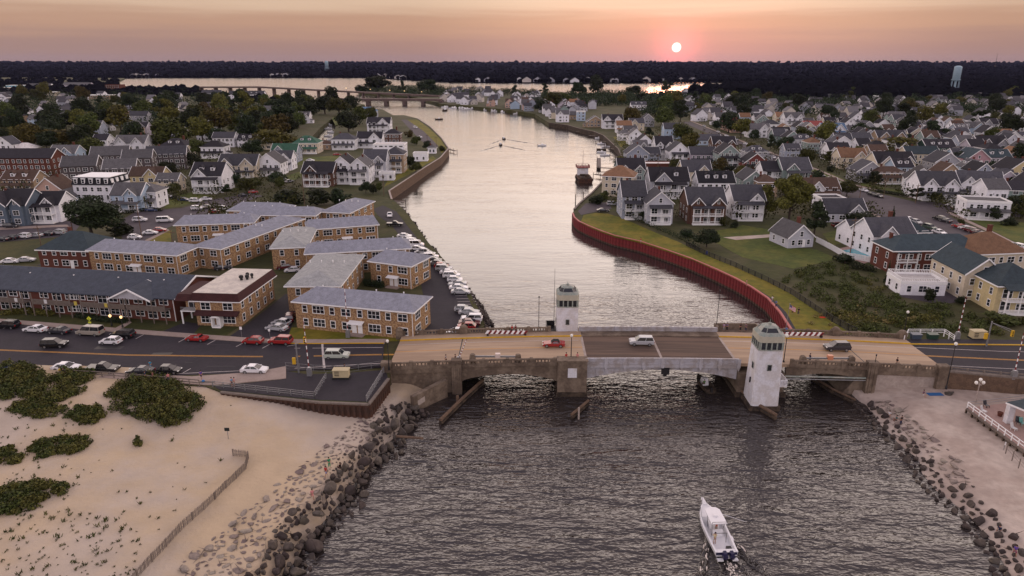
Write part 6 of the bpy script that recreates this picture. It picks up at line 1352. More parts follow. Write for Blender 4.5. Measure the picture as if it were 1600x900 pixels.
CM = {k: car_meshes(k) for k in KIND}
PROTO = {}
CARS = []
def car(kind, color, loc, rot, label, group, top=False, name='parked_car'):
    if kind not in PROTO:
        t = thing(name, label, 'car', loc, rot, group); M = CM[kind]
        obj('body', M['body'], t, col=CARC[color])
        for n, g in M['glass']: obj(n, g, t)
        for h in M['head']: obj('headlight', h, t)
        for h in M['tail']: obj('tail_light', h, t)
        for x, y, z in M['wheels']: obj('wheel', WHEEL, t, (x, y, z))
        PROTO[kind] = t
    else:
        t = copy_tree(PROTO[kind], loc, rot, label, group, {'body': CARC[color]})
    t['category'] = {'pickup': 'pickup', 'van': 'van'}.get(kind, 'car'); t.name = name
    if top: obj('soft_top', MB().loft([[(-1.15, -.7, .9), (.5, -.7, .9), (.5, .7, .9), (-1.15, .7, .9)], [(-.85, -.6, 1.3), (.1, -.6, 1.3), (.1, .6, 1.3), (-.85, .6, 1.3)]]).build('soft_top', 'tyre'), t)
    CARS.append(t); return t
def cpx(kind, color, px, py, rot, label, group, z=GL, **k): return car(kind, color, U(px, py, z), rot, label, group, **k)
g = 'cars on the shore road'
for a in [('suv', 'black', 14, 512, 180-9, 'black off-roader parked by the lawn, first at the edge'), ('sedan', 'white', 56, 518, 171, 'white saloon parked by the lawn between two dark cars'), ('sedan', 'dark', 93, 520.5, 171, 'dark saloon parked by the lawn next to the tan van'), ('van', 'tan', 142, 523, 172, 'tan van parked by the lawn'), ('suv', 'black', 193, 527, 172, 'black off-roader parked by the lawn right of the tan van'), ('hatch', 'white', 174, 537, 175, 'white hatchback stopped beside the black off-roader in the road'), ('suv', 'black', 86, 542, 5, 'black boxy car driving along the far lane'), ('coupe', 'red', 308, 532, 172, 'red convertible parked before the tan flat roofed building'), ('hatch', 'red', 396, 536.5, 173, 'red hatchback parked left of the red off-roader'), ('suv', 'red', 439, 537, 173, 'red off-roader parked opposite the traffic light'),
  ('sedan', 'blue', 16, 583, 0, 'dark blue saloon parked on the beach side, cut off by the edge'), ('sedan', 'white', 104, 578, 0, 'white saloon parked on the beach side by the striped bay'), ('pickup', 'black', 162, 581, -1, 'black pickup parked on the beach side'), ('sedan', 'dark', 220, 584, 178, 'dark saloon parked on the beach side between pickup and black hatchback'), ('hatch', 'black', 265, 582.5, -2, 'black hatchback parked on the beach side'), ('sedan', 'white', 398, 581.5, -1, 'white saloon parked alone beside the pale stop line'), ('suv', 'mint', 527, 559.5, 0, 'pale green off-roader driving toward the bridge')]: cpx(*a, g)
for k, c, px, py, rt, lb in (('coupe', 'red', 865, 541, 178, 'red convertible with black top crossing the bridge'), ('suv', 'silver', 1002, 538.5, 178, 'silver off-roader crossing the lifting span'), ('suv', 'dark', 1307, 547, 180, 'dark off-roader crossing the east end of the bridge')):
    p = U(px, py, 5.8); q = (p.x-BR_C.x); cpx(k, c, px, py, rt+BR_A, lb, 'cars on the bridge', z=DZ(q)+.01, top=(k == 'coupe'), name='moving_car')
for a in [('suv', 'maroon', 454, 500, 100, 'dark red off-roader tucked behind the silver cars by the brick block'), ('hatch', 'silver', 440, 508, 165, 'silver hatchback in the alley, the upper of two'), ('sedan', 'silver', 433, 516, 165, 'silver saloon in the alley, the lower of two'), ('hatch', 'maroon', 444, 420, 200, 'dark red car in the courtyard beside a white one'), ('hatch', 'white', 457, 425, 190, 'white car in the courtyard below the bushes'), ('sedan', 'dark', 349, 421, 20, 'dark car in the courtyard behind the flat roofed building')]: cpx(*a, 'cars between the brick buildings')
row = [(632, 371, 'white', 'sedan'), (638, 376, 'silver', 'sedan'), (645, 380.5, 'white', 'suv'), (649, 385.5, 'white', 'van'), (652, 391, 'white', 'sedan'), (660, 396, 'silver', 'hatch'), (668, 400, 'silver', 'sedan'), (673, 404.5, 'white', 'suv'), (678, 409, 'dark', 'sedan'), (684, 414, 'grey', 'sedan'), (690, 418.5, 'red', 'hatch'), (694, 423, 'silver', 'suv'), (701, 428.5, 'white', 'sedan'), (706, 434, 'white', 'suv'), (711, 440, 'white', 'hatch'), (715, 446.5, 'silver', 'sedan'), (717, 452.5, 'white', 'sedan'), (720, 459, 'silver', 'sedan'), (724, 486.5, 'silver', 'hatch'), (733, 491, 'silver', 'sedan'), (737, 502, 'white', 'suv'), (734, 508, 'maroon', 'sedan'), (729, 514, 'red', 'hatch'), (714, 522.5, 'white', 'sedan')]
for i, (px, py, c, k) in enumerate(row): cpx(k, c, px, py, (rnd.choice([-4, -2, 0, 178, 176])), f'{c} {dict(suv="off-roader", van="van", sedan="saloon", hatch="hatchback")[k]} nose to the channel in the curved waterside row', 'cars in the curved waterside row')
cpx('sedan', 'white', 609, 338, -80, 'white car with lights on coming down the waterside drive', 'cars in the curved waterside row'); cpx('pickup', 'black', 617, 353, 0, 'black pickup at the top of the waterside drive', 'cars in the curved waterside row')
g = 'cars on the streets of the left bank'
for i, (px, py, c, k, rt) in enumerate([(4, 354, 'silver', 'hatch', 0), (18, 356, 'dark', 'suv', 0), (4, 376, 'dark', 'sedan', 172), (19, 374, 'dark', 'hatch', 172), (37, 372, 'white', 'suv', 172), (56, 370, 'silver', 'sedan', 172), (74, 367.5, 'dark', 'sedan', 172), (92, 366, 'silver', 'suv', 172), (126, 384, 'white', 'hatch', 15), (86, 395, 'white', 'suv', 12), (41, 409, 'silver', 'sedan', 15), (17, 411, 'white', 'sedan', 10), (219, 346, 'white', 'suv', 5), (258, 347, 'white', 'van', 12), (235, 366, 'white', 'sedan', 12), (250, 362, 'red', 'hatch', 12), (211, 373, 'white', 'hatch', 5), (309, 328, 'white', 'suv', 12), (324, 325, 'tan', 'sedan', 12), (335, 333, 'red', 'hatch', 12), (348, 328, 'white', 'suv', 12), (262, 309, 'white', 'sedan', -15), (275, 311, 'dark', 'sedan', -15), (288, 314, 'blue', 'sedan', -10), (306, 316, 'white', 'suv', 5), (322, 313, 'white', 'sedan', 8), (381, 307, 'dark', 'sedan', 20), (396, 302, 'red', 'hatch', 20), (238, 330, 'blue', 'sedan', 0), (485, 252, 'white', 'sedan', 0), (527, 243, 'red', 'sedan', 5), (440, 282, 'white', 'suv', 60), (452, 285, 'silver', 'sedan', 60), (649, 200, 'white', 'suv', -50), (656, 215, 'white', 'sedan', -55)]):
    cpx(k, c, px, py, rt, f'{c} {dict(suv="off-roader", van="van", sedan="saloon", hatch="hatchback")[k]} parked on the streets behind the brick blocks' if px > 130 else f'{c} {dict(suv="off-roader", van="van", sedan="saloon", hatch="hatchback")[k]} parked by the lawn below the slate blue houses', g)
g = 'cars along the long street'
for i, (px, py, c, k, rt) in enumerate([(1349, 299, 'white', 'sedan', -78), (1362, 305, 'dark', 'sedan', -78), (1372, 308, 'dark', 'sedan', -78), (1420, 345, 'white', 'sedan', -75), (1431, 349, 'silver', 'hatch', -75), (1452, 358, 'green', 'suv', -75), (1467, 365, 'white', 'sedan', -75), (1499, 377, 'white', 'pickup', -75), (1467, 344, 'black', 'suv', 105), (1477, 347, 'dark', 'sedan', 105), (1498, 356, 'red', 'sedan', 105), (1507, 359, 'white', 'hatch', 105), (1514, 362, 'maroon', 'suv', 105), (1522, 365, 'maroon', 'hatch', 105), (1532, 368, 'dark', 'sedan', 105), (1550, 375, 'maroon', 'sedan', 105), (1566, 381, 'red', 'sedan', 105), (1577, 385, 'blue', 'sedan', 105), (1588, 388, 'white', 'suv', 105), (1487, 322, 'white', 'sedan', 0), (1496, 328, 'black', 'suv', 0), (1543, 392, 'white', 'sedan', -75), (1576, 394, 'white', 'suv', 100), (1283, 276, 'dark', 'suv', -80), (1295, 281, 'dark', 'sedan', -80), (1307, 286, 'dark', 'sedan', -80), (1200, 244, 'white', 'sedan', -85), (1208, 247, 'white', 'hatch', -85), (1190, 238, 'white', 'sedan', -85), (1178, 232, 'white', 'suv', -85), (1165, 226, 'white', 'hatch', -85), (1150, 219, 'silver', 'sedan', -85), (1135, 213, 'white', 'sedan', -85), (1122, 207, 'white', 'sedan', -85), (1100, 198, 'silver', 'sedan', -85), (1305, 290, 'white', 'sedan', -80)]):
    cpx(k, c, px, py, rt, f'{c} {dict(suv="off-roader", van="van", sedan="saloon", hatch="hatchback", pickup="pickup")[k]} standing along the long street', g, z=GR+.03)
g = 'cars by the houses above the green bank'
for a in [('suv', 'silver', 957, 321, 5, 'silver off-roader in the small waterside car park'), ('sedan', 'dark', 942, 331, 0, 'dark saloon at the near edge of the small waterside car park'), ('suv', 'white', 1128, 267, -20, 'white off-roader in the yard behind the low brick building'), ('pickup', 'white', 1139, 274, -20, 'white pickup in the yard behind the low brick building'), ('hatch', 'maroon', 1108, 265, 0, 'dark red car in the yard behind the low brick building'), ('suv', 'maroon', 1310, 355, 10, 'dark red off-roader under the round dark tree')]: cpx(*a, g, z=GR+.03)
# ------------------------------------------------------------------ boulders
def rock_mesh(seed, flat=1.0):
    r = random.Random(seed); bm = bmesh.new()
    for _ in range(15):
        d = Vector((r.gauss(0, 1), r.gauss(0, 1), r.gauss(0, 1))).normalized(); d = Vector((d.x*r.uniform(.75, 1.1), d.y*r.uniform(.65, 1), d.z*.75*flat)); bm.verts.new(d*.5)
    bmesh.ops.convex_hull(bm, input=bm.verts); bmesh.ops.delete(bm, geom=[v for v in bm.verts if not v.link_faces], context='VERTS')
    bmesh.ops.bevel(bm, geom=bm.edges[:], offset=.05, segments=1, affect='EDGES') 
    me = bpy.data.meshes.new('boulder'); bm.to_mesh(me); bm.free(); return me
ROCK = [rock_mesh(i) for i in range(8)]; FLAT = [rock_mesh(i+20, .35) for i in range(6)]
for m in ROCK: m.materials.append(MATS['rock'])
for m in FLAT: m.materials.append(MATS['pale_rock'])
def boulder(par, x, y, z, s, ms=ROCK, name='boulder'):
    obj(name, rnd.choice(ms), par, (x, y, z), rotv=(rnd.uniform(-.3, .3) if ms is FLAT else rnd.uniform(0, 6), rnd.uniform(-.2, .2) if ms is FLAT else rnd.uniform(0, 6), rnd.uniform(0, 6)), scale=(s*rnd.uniform(.85, 1.2), s*rnd.uniform(.8, 1.1), s*rnd.uniform(.8, 1.05)))
jet = thing('rock_jetty', 'jetty of dark tumbled boulders edging the wide sand beach', 'jetty', (0, 0, 0))
ax = (JW1-JW0); L = ax.length; ax = ax.normalized(); nn = Vector((-ax.y, ax.x, 0))*-1     # nn points inland
if seg_side(JW0+nn, JW0, JW1) > 0: nn = -nn
n = 0; pts_ = []
for _ in range(6000):
    if n >= 285: break
    u = rnd.uniform(-3, L+9); d = rnd.uniform(-2.2, 3.4)+.9*math.sin(u*.45); s = rnd.choice([rnd.uniform(.7, 1.3), rnd.uniform(1.3, 2.2), rnd.uniform(2, 3.1)])*(1 if d < 2 else .8); p = JW0+ax*u+nn*d
    if any((p.x-a)**2+(p.y-b)**2 < ((s+c)*.33)**2 for a, b, c in pts_): continue
    pts_.append((p.x, p.y, s)); n += 1
    boulder(jet, p.x, p.y, np.interp(d, [-2.2, -.5, 1.5, 3.5], [-.15, .45, 1.25, 1.5])+rnd.uniform(-.1, .25), s)
crest = thing('stone_crest', 'band of flat pale stones bedded in sand along the jetty crest', 'stone paving', (0, 0, 0)); n = 0; pts2 = []
for _ in range(6000):
    if n >= 285: break
    u = rnd.uniform(-1, L+9); wd = 3.2+4.2*u/L; d = 2.9+rnd.uniform(0, wd); s = rnd.choice([rnd.uniform(.6, 1.1), rnd.uniform(1.1, 2.3)]); p = JW0+ax*u+nn*d
    if any((p.x-a)**2+(p.y-b)**2 < ((s+c)*.41)**2 for a, b, c in pts_+pts2): continue
    pts2.append((p.x, p.y, s)); n += 1; boulder(crest, p.x, p.y, beach_l(p.x, p.y)+.0, s, FLAT, 'flat_stone')
rs = thing('rock_shore', 'tumbled dark stones along the water edge of the smaller beach', 'rock bank', (0, 0, 0)); n = 0; pts_ = []
for _ in range(9000):
    if n >= 290: break
    k = rnd.randrange(len(RJ)-2); a, b = RJ[k], RJ[k+1]; t = rnd.random(); p = a.lerp(b, t); dd = (b-a).normalized(); nv = Vector((-dd.y, dd.x, 0)); w = 5.5 if p.y > 82 else 3.0
    d = rnd.uniform(-1.2, w); p = p+nv*d; s = rnd.uniform(.7, 2.2)
    if p.y > 110 or any((p.x-a_)**2+(p.y-b_)**2 < ((s+c)*.42)**2 for a_, b_, c in pts_): continue
    pts_.append((p.x, p.y, s)); n += 1; z = beach_r(p.x, p.y); boulder(rs, p.x, p.y, max(z, -.1)+rnd.uniform(-.05, .2), s, ROCK if d < 2.2 or p.y < 82 else FLAT, 'boulder' if d < 2.2 else 'flat_stone')
rv = thing('rock_revetment', 'bank of small dark rocks between the curved car row and the channel', 'rock bank', (0, 0, 0)); C = [U(x, y, GL) for x, y in left_coast[:9]]; C[0] = BW(-36, 9, GL); n = 0
for _ in range(4000):
    if n >= 280: break
    k = rnd.randrange(len(C)-1) if rnd.random() < .45 else rnd.randrange(3); p = C[k].lerp(C[k+1], rnd.random()); dd = (C[k+1]-C[k]).normalized(); nv = Vector((dd.y, -dd.x, 0)); d = rnd.uniform(-.3, 3.4); q = p+nv*d
    s = rnd.uniform(.6, 1.5); n += 1; boulder(rv, q.x, q.y, np.interp(d, [0, 3.4], [3.9, -.1]), s)
for px, py, s, z, lab in ((624, 628, 2.2, 1.0, 'rounded grey boulder beside the slanted wing wall'), (1482, 613, 2.6, 2.0, 'grey boulder on the sand below the east abutment')):
    solo('boulder', ROCK[2], lab, 'boulder', U(px, py, z), 20, scale=(s, s*.8, s*.7))
solo('timber', MB().tube((-2.2, 0, 0), (2.2, .1, .1), .22, .2, 7).build('timber', 'wood'), 'washed up timber lying across the jetty tip', 'timber', U(640, 684, 1.0), -12)
# ------------------------------------------------------------------ bulkheads and walls
def sheet_wall(name, pts, z0, z1, pitch, m, capm, label, cap=.5, cat='bulkhead', depth=.34, tide=.5):
    q = [Vector((p[0], p[1], 0)) for p in pts]; acc = [0]
    for a, b in zip(q, q[1:]): acc.append(acc[-1]+(b-a).length)
    t = thing(name, label, cat, (q[0].x, q[0].y, 0)); n = max(1, int(acc[-1]/pitch)); o = q[0]; cache = {}
    def at(s):
        i = max(j for j in range(len(acc)-1) if acc[j] <= s+1e-6); return q[i].lerp(q[i+1], min(1, (s-acc[i])/(acc[i+1]-acc[i])))
    for k in range(n):
        a = at(acc[-1]*k/n); b = at(acc[-1]*(k+1)/n); d = b-a; Lk = round(d.length, 2); key = Lk
        if key not in cache:
            D = depth; pr = [(0, -.08), (Lk*.12, -.08), (Lk*.3, -D), (Lk*.7, -D), (Lk*.88, -.08), (Lk, -.08), (Lk, .12), (0, .12)]; mb = MB()
            mb.prism(pr, z0, tide, 1); mb.prism(pr, tide, z1, 0); cache[key] = mb.build('sheet_pile', [m, 'dark_wood'])
        obj('sheet_pile', cache[key], t, a-o, math.degrees(math.atan2(d.y, d.x)))
    c = MB(); 
    for a, b in zip(q, q[1:]): c.bar(a-o+Vector((0, 0, z1+.12)), b-o+Vector((0, 0, z1+.12)), cap, .3)
    obj('cap', c.build('cap', capm), t); return t
sheet_wall('red_bulkhead', P2(cap_px, GR), -2, GR-.1, 1.35, 'red_pile', 'red_cap', 'long curving bright red bulkhead of ribbed piling under the green bank')
sheet_wall('seawall', P2([(345, 613), (420, 621), (500, 629), (576, 632)], GL), .5, GL-.1, .95, 'rust', 'grey_wood', 'low rusty seawall between beach and dark paved terrace', tide=1.2)
sheet_wall('seawall', P2([(576, 632), (607, 592)], GL), -1.2, GL-.1, .95, 'rust', 'grey_wood', 'tall rusty brown seawall side running back to the bridge abutment', tide=.4)
def wall_along(name, pts, z0, z1, t, m, label, cat='wall', capm=None, z=None):
    q = [U(x, y, z) for x, y in pts]; mb = MB(); c = MB(); o = q[0].copy(); o.z = 0
    for a, b in zip(q, q[1:]):
        a = a-o; b = b-o; a.z = b.z = (z0+z1)/2; mb.bar(a, b, t, z1-z0)
        a2 = a.copy(); b2 = b.copy(); a2.z = b2.z = z1+.1; c.bar(a2, b2, t*1.5, .2)
    w = thing(name, label, cat, o); obj('face', mb.build('face', m), w)
    if capm: obj('coping', c.build('coping', capm), w)
    return w
wall_along('channel_wall', [(612, 312), (608, 299), (640, 278), (664, 262), (688, 247), (701, 232), (690, 216), (672, 198), (652, 185)], -1, GL+.2, .5, 'wood', 'weathered timber channel wall around the houses of the left bank', 'bulkhead', 'pale_concrete', z=GL)
wall_along('channel_wall', [(897, 328), (905, 319), (914, 311), (925, 302), (938, 288), (952, 275), (965, 262), (972, 246), (966, 233), (953, 221), (943, 212), (928, 206), (905, 201), (888, 196), (858, 192)], -1, GR+.2, .5, 'dark_wood', 'dark timber channel wall below the docks and pilings', 'bulkhead', 'grey_wood', z=GR)
rwp = [bw2(49.6, -7.5), (87.9, 107.6), (150, 103)]
o = Vector((*rwp[0], 0)); rw = thing('retaining_wall', 'mossy brown retaining wall holding up the road beside the smaller beach', 'wall', o); mb = MB(); c = MB()
for a, b in zip(rwp, rwp[1:]): mb.bar((a[0]-o.x, a[1]-o.y, 2.6), (b[0]-o.x, b[1]-o.y, 2.6), .5, 4.6); c.bar((a[0]-o.x, a[1]-o.y, 5.0), (b[0]-o.x, b[1]-o.y, 5.0), .7, .3)
obj('face', mb.build('face', 'wood'), rw); obj('coping', c.build('coping', 'grey_wood'), rw)
# ------------------------------------------------------------------ fences and railings
def railing(name, pts, label, z, h=1.05, pitch=2.0, rails=(.5, 1.0), m='grey_wood', rr=.05, pr=.07, cat='railing', px=True, zf=None, pickets=0, group=None):
    q = [U(x, y, z) if px else Vector((x, y, z)) for x, y in pts]; o = q[0].copy(); t = thing(name, label, cat, o, group=group)
    key = MB().box(-pr, pr, -pr, pr, -.4, h).build('post', m)
    def gz(p): return (zf(p.x, p.y)-o.z) if zf else 0
    nodes = []
    for a, b in zip(q, q[1:]):
        k = max(1, round((b-a).length/pitch))
        for i in range(k): nodes.append(a.lerp(b, i/k)-o)
    nodes.append(q[-1]-o)
    for p in nodes: p.z = gz(p+o) if zf else p.z
    for p in nodes: obj('post', key, t, p)
    for hh in rails:
        mb = MB()
        for a, b in zip(nodes, nodes[1:]): mb.bar(a+Vector((0, 0, h*hh)), b+Vector((0, 0, h*hh)), rr, rr*1.8)
        obj('rail', mb.build('rail', m), t)
    if pickets:
        mb = MB()
        for a, b in zip(nodes, nodes[1:]):
            k = int((b-a).length/pickets)
            for i in range(k):
                p = a.lerp(b, (i+.5)/k)+Vector((rnd.uniform(-.03, .03), 0, 0)); mb.box(p.x-.03, p.x+.03, p.y-.02, p.y+.02, p.z+.0, p.z+h*rnd.uniform(.92, 1.05))
        obj('pickets', mb.build('pickets', m), t, kind='stuff')
    return t
railing('boardwalk_railing', [(104, 587), (160, 590), (235, 596), (312, 603)], 'brown wooden rail along the boardwalk above the dune shrubs', GL, h=1.1, pitch=2.1, rr=.09, rails=(.55, 1))
railing('terrace_railing', [(333, 605), (400, 612), (492, 622)], 'pale steel rail along the dark paved terrace above the beach', GL, h=1.1, pitch=2.2, m='grey_metal', rails=(.35, .68, 1))
railing('terrace_railing', [(492, 622), (510, 592)], 'short steel rail running back across the terrace', GL, h=1.15, pitch=1.6, m='grey_metal', rails=(.35, .68, 1))
railing('terrace_railing', [(573, 628), (603, 578)], 'blue grey steel rail beside the bridge end of the terrace', GL, h=1.2, pitch=1.3, m='grey_metal', rails=(.25, .5, .75, 1))
railing('roadside_fence', [(447, 576), (490, 580), (540, 582), (600, 573)], 'thin mesh fence between road and dark terrace', GL, h=1.2, pitch=2.2, m='grey_metal', rails=(.05, .5, 1), rr=.03, pr=.04, cat='fence')
railing('sand_fence', [(364, 710), (388, 712), (384, 730), (336, 778), (281, 828), (214, 900), (190, 925)], 'leaning wooden slat fence running down the sand', 2.4, h=1.15, pitch=2.4, m='grey_wood', rails=(.3, .75), rr=.025, pr=.05, cat='fence', zf=beach_l, pickets=.16)
railing('iron_fence', [(1072, 384), (1100, 398), (1150, 418.5), (1200, 441.5), (1235, 459.5), (1265, 479.5), (1300, 503.5), (1338, 523)], 'black iron fence dividing the green bank from the scrub field', GR, h=1.5, pitch=2.6, m='dark_metal', rails=(.15, .95), rr=.04, pr=.05, cat='fence', pickets=.28)
railing('white_fence', [(1275, 378), (1300, 391), (1320, 403), (1360, 410), (1388, 406)], 'white board fence around the swimming pool', GR, h=1.7, pitch=1.9, m='white_trim', rails=(.1, .95), cat='fence', pickets=.075)
railing('guardrail', [(bw2(50.4, -7.1)), (87.9, 107.9), (150, 103.4)], 'grey roadside guardrail on the retaining wall', 4.66, h=1.0, pitch=2.6, m='grey_wood', rails=(.45, .9), rr=.1, pr=.12, px=False)
railing('white_railing', [(1412, 533), (1418, 523), (1475, 523), (1490, 533)], 'white pipe rail around two bins beside the road', 4.6, h=1.2, pitch=2.2, m='white_trim', rails=(.4, .7, 1))
railing('white_fence', [(1487, 314), (1550, 322), (1600, 330)], 'white picket fence on the far side of the cross street', GR, h=1.3, pitch=2.2, m='white_trim', rails=(.2, .9), cat='fence', pickets=.2)
railing('beach_fence', [(1572, 705), (1592, 728), (1625, 762)], 'thin wire fence at the edge of the smaller beach', 2.2, h=1.2, pitch=2.0, m='grey_wood', rails=(.4, .8), rr=.02, pr=.05, cat='fence')
ramp = solo('beach_ramp', MB().section([(-1.9, -1.1), (2.0, .15), (2.0, .3), (-1.9, -.95)], -1.3, 1.3, 'x').build('beach_ramp', 'grey_wood'), 'wooden ramp leading from the boardwalk down to the sand', 'ramp', U(317, 606, GL), 0)
# ------------------------------------------------------------------ lamps, gates, lights, signs
def street_lamp(p, h, label, globes=1, m='dark_metal', lit=False, rot=0, group='lamp posts along the road'):
    t = thing('street_lamp', label, 'lamp post', p, rot, group)
    obj('pole', MB().lathe([(.2, 0), (.18, .5), (.09, .7), (.06, h-.1)], 8).build('pole', m), t)
    gm = MB().lathe([(.08, -.05), (.24, .1), (.28, .3), (.2, .5), (.03, .58)], 10).build('globe', 'lamp_lit' if lit else 'lamp_globe', True)
    if globes == 1: obj('globe', gm, t, (0, 0, h-.1))
    else:
        a = obj('arms', MB().tube((-.6, 0, h-.6), (.6, 0, h-.6), .04).tube((0, -.5, h-.6), (0, .3, h-.6), .04).build('arms', m), t)
        for x, y, z in ((-.6, 0, -.55), (.6, 0, -.55), (0, 0, 0)): obj('globe', gm, a, (x, y, h+z))
    return t
def bl(px, py, z): p = U(px, py, z); return p
street_lamp(bl(608, 578, 4.8), 5.4, 'dark lamp post with white globe at the west end of the bridge')
street_lamp(bl(892, 566, 5.9), 5.0, 'dark lamp post with white globe on the stone pier')
street_lamp(bl(1224, 568, 5.7), 5.2, 'dark lamp post with white globe just east of the near control tower')
street_lamp(bl(1478, 608, 4.0), 8.2, 'tall dark lamp post with white globe at the east end of the bridge')
street_lamp(bl(1412, 522, 4.6), 4.6, 'dark lamp post with white globe standing before the scrub field')
street_lamp(bl(628, 518, 4.3), 5.2, 'thin lamp post in front of the roadside brick block')
street_lamp(bl(1524, 628, 2.2), 3.9, 'pale lamp post with three globes by the beach pavilion', globes=3, m='pale_concrete')
for px, py, lb in ((175, 510, 'small lit garden lamp on the lawn, first of two'), (192, 512, 'small lit garden lamp beside the garden path')): street_lamp(bl(px, py, GL), 2.2, lb, lit=True, group='garden lamps')
def barrier_gate(p, tip, label):
    t = thing('barrier_gate', label, 'road barrier', p, 0, 'raised road barriers')
    obj('housing', MB().box(-.4, .4, -.35, .35, 0, 1.3).box(-.32, .32, -.28, .28, 1.3, 1.6).build('housing', 'grey_metal'), t)
    d = (tip-p); a = Vector((0, -.0, 1.2)); n = 14; mb = MB()
    for i in range(n): mb.tube(a+(d-a)*(i/n), a+(d-a)*((i+1)/n), .11-.004*i, .107-.004*i, 6, i % 2)
    obj('arm', mb.build('arm', ['white_trim', 'red_pile']), t)
def tip_at(p, px, py):
    "end of a raised arm: on the sight line px, py at the arm's own distance"
    lo = U(px, py, 0); d = lo-Vector((0, 0, CAM_H)); return Vector((0, 0, CAM_H))+d*(p.y/d.y)
for (b, tp, z, lb) in (((484, 587), (474, 502), GL, 'raised striped road barrier on the beach side of the road'), ((544, 527), (538, 446), GL+.1, 'tall raised white road barrier on the lawn side of the road'), ((717, 570), (729, 530), 5.2, 'raised striped barrier on the near rail of the bridge'), ((1495, 530), (1510, 463), 4.66, 'tall raised white road barrier by the roadside cabinet'), ((1583, 592), (1600, 520), 4.66, 'raised striped road barrier near the guardrail')):
    p = U(*b, z); barrier_gate(p, tip_at(p, *tp), lb)
def traffic_light(p, h, arms, label):
    t = thing('traffic_light', label, 'traffic light', p, 0, 'traffic lights'); obj('pole', MB().lathe([(.16, 0), (.12, h)], 8).build('pole', 'grey_metal'), t)
    for (ex, ez, hd) in arms:
        obj('mast_arm', MB().tube((0, 0, h-.3), (ex, 0, ez), .07, .05, 6).build('mast_arm', 'grey_metal'), t)
        if hd:
            s = obj('signal_head', MB().box(-.22, .22, -.18, .18, -.6, .6).build('signal_head', 'kerb_yellow'), t, (ex, -.1, ez-.2))
            for k in (-.38, 0, .38): obj('lens', MB().lathe([(.13, 0), (.13, .03)], 8).build('lens', 'dark_metal'), s, (0, -.18, k), rotv=(math.pi/2, 0, 0))
    s = obj('signal_head', MB().box(-.28, .28, -.18, .18, -.6, .6).build('signal_head', 'kerb_yellow'), t, (-.6, -.1, h*.42))
    obj('bracket', MB().bar((-.4, 0, 0), (0, 0, 0), .06, .06).build('bracket', 'grey_metal'), t, (0, 0, h*.42))
p = U(467, 583, GL); traffic_light(p, 5.8, [(1.7, 6.6, True), (-1.6, 5.2, False)], 'traffic light with yellow heads beside the striped barrier on the beach side')
p = U(1541, 541, 4.66); traffic_light(p, 5.2, [(4.4, 2.9, True), (4.2, 3.4, False)], 'traffic light with a long braced arm beside the beige cabinet')
def cabinet(p, w, d, h, label, m='tan_paint', rot=0):
    t = thing('utility_cabinet', label, 'cabinet', p, rot, 'roadside cabinets'); mat('tan_paint', (.46, .39, .24), var=.1, rough=.6)
    obj('case', MB().box(-w/2, w/2, -d/2, d/2, .3, h).box(-w/2-.1, w/2+.1, -d/2-.1, d/2+.1, h, h+.1).build('case', m), t); obj('base', MB().box(-w/2-.15, w/2+.15, -d/2-.15, d/2+.15, 0, .3).build('base', 'dark_metal'), t)
    for i in range(3): obj('vent', MB().box(-w*.4, -w*.1, -d/2-.03, -d/2, .6+.35*i, .75+.35*i).build('vent', 'dark_metal'), t)
cabinet(U(534, 590, GL+.03), 2.7, 1.3, 1.6, 'beige generator cabinet on the dark paved terrace'); cabinet(U(1526, 529, 4.66), 2.6, 1.4, 1.7, 'beige generator cabinet beside the traffic light and scrub')
def trash_bin(p, col, label):
    t = thing('dumpster', label, 'bin', p, 0, 'bins behind the white rail'); obj('tub', MB().loft([[(-.8, -.5, 0), (.8, -.5, 0), (.8, .5, 0), (-.8, .5, 0)], [(-.95, -.6, 1.1), (.95, -.6, 1.1), (.95, .6, 1.1), (-.95, .6, 1.1)]]).build('tub', 'plastic'), t, col=col); obj('lid', MB().section([(-.65, 1.1), (.65, 1.2), (.65, 1.28), (-.65, 1.18)], -1, 1, 'x').build('lid', 'plastic'), t, col=col)
trash_bin(U(1430, 530, 4.6), (.05, .07, .10), 'dark blue bin inside the white pipe rail'); trash_bin(U(1456, 530, 4.6), (.02, .05, .035), 'dark green bin inside the white pipe rail')
def lowered_arm(x0, x1, y, label, m=('white_trim', 'red_pile'), slant=True):
    zz = DZ((x0+x1)/2)+.2; a = BW(x0, y, zz); t = thing('crash_barrier', label, 'barrier', a, BR_A, 'striped barriers on the bridge'); n = 16; L = x1-x0; mb = MB()
    for i in range(n): 
        u0 = L*i/n; u1 = L*(i+1)/n; s = .2 if slant else 0
        mb.add([(u0-s, -.1, .3), (u1-s, -.1, .3), (u1+s, -.1, .95), (u0+s, -.1, .95), (u0-s, .1, .3), (u1-s, .1, .3), (u1+s, .1, .95), (u0+s, .1, .95)], [(0, 1, 2, 3), (7, 6, 5, 4), (0, 4, 5, 1), (1, 5, 6, 2), (2, 6, 7, 3), (3, 7, 4, 0)], i % 2)
    obj('beam', mb.build('beam', list(m)), t)
    for u in (.3, L-.3): obj('stand', MB().box(u-.2, u+.2, -.3, .3, -.01, .35).build('stand', 'dark_metal'), t)
    return t
lowered_arm(-33.0, -25.0, 6.0, 'red and white striped barrier on the footway west of the far tower'); lowered_arm(24.5, 33, 6.0, 'red and white striped barrier on the footway east of the near tower')
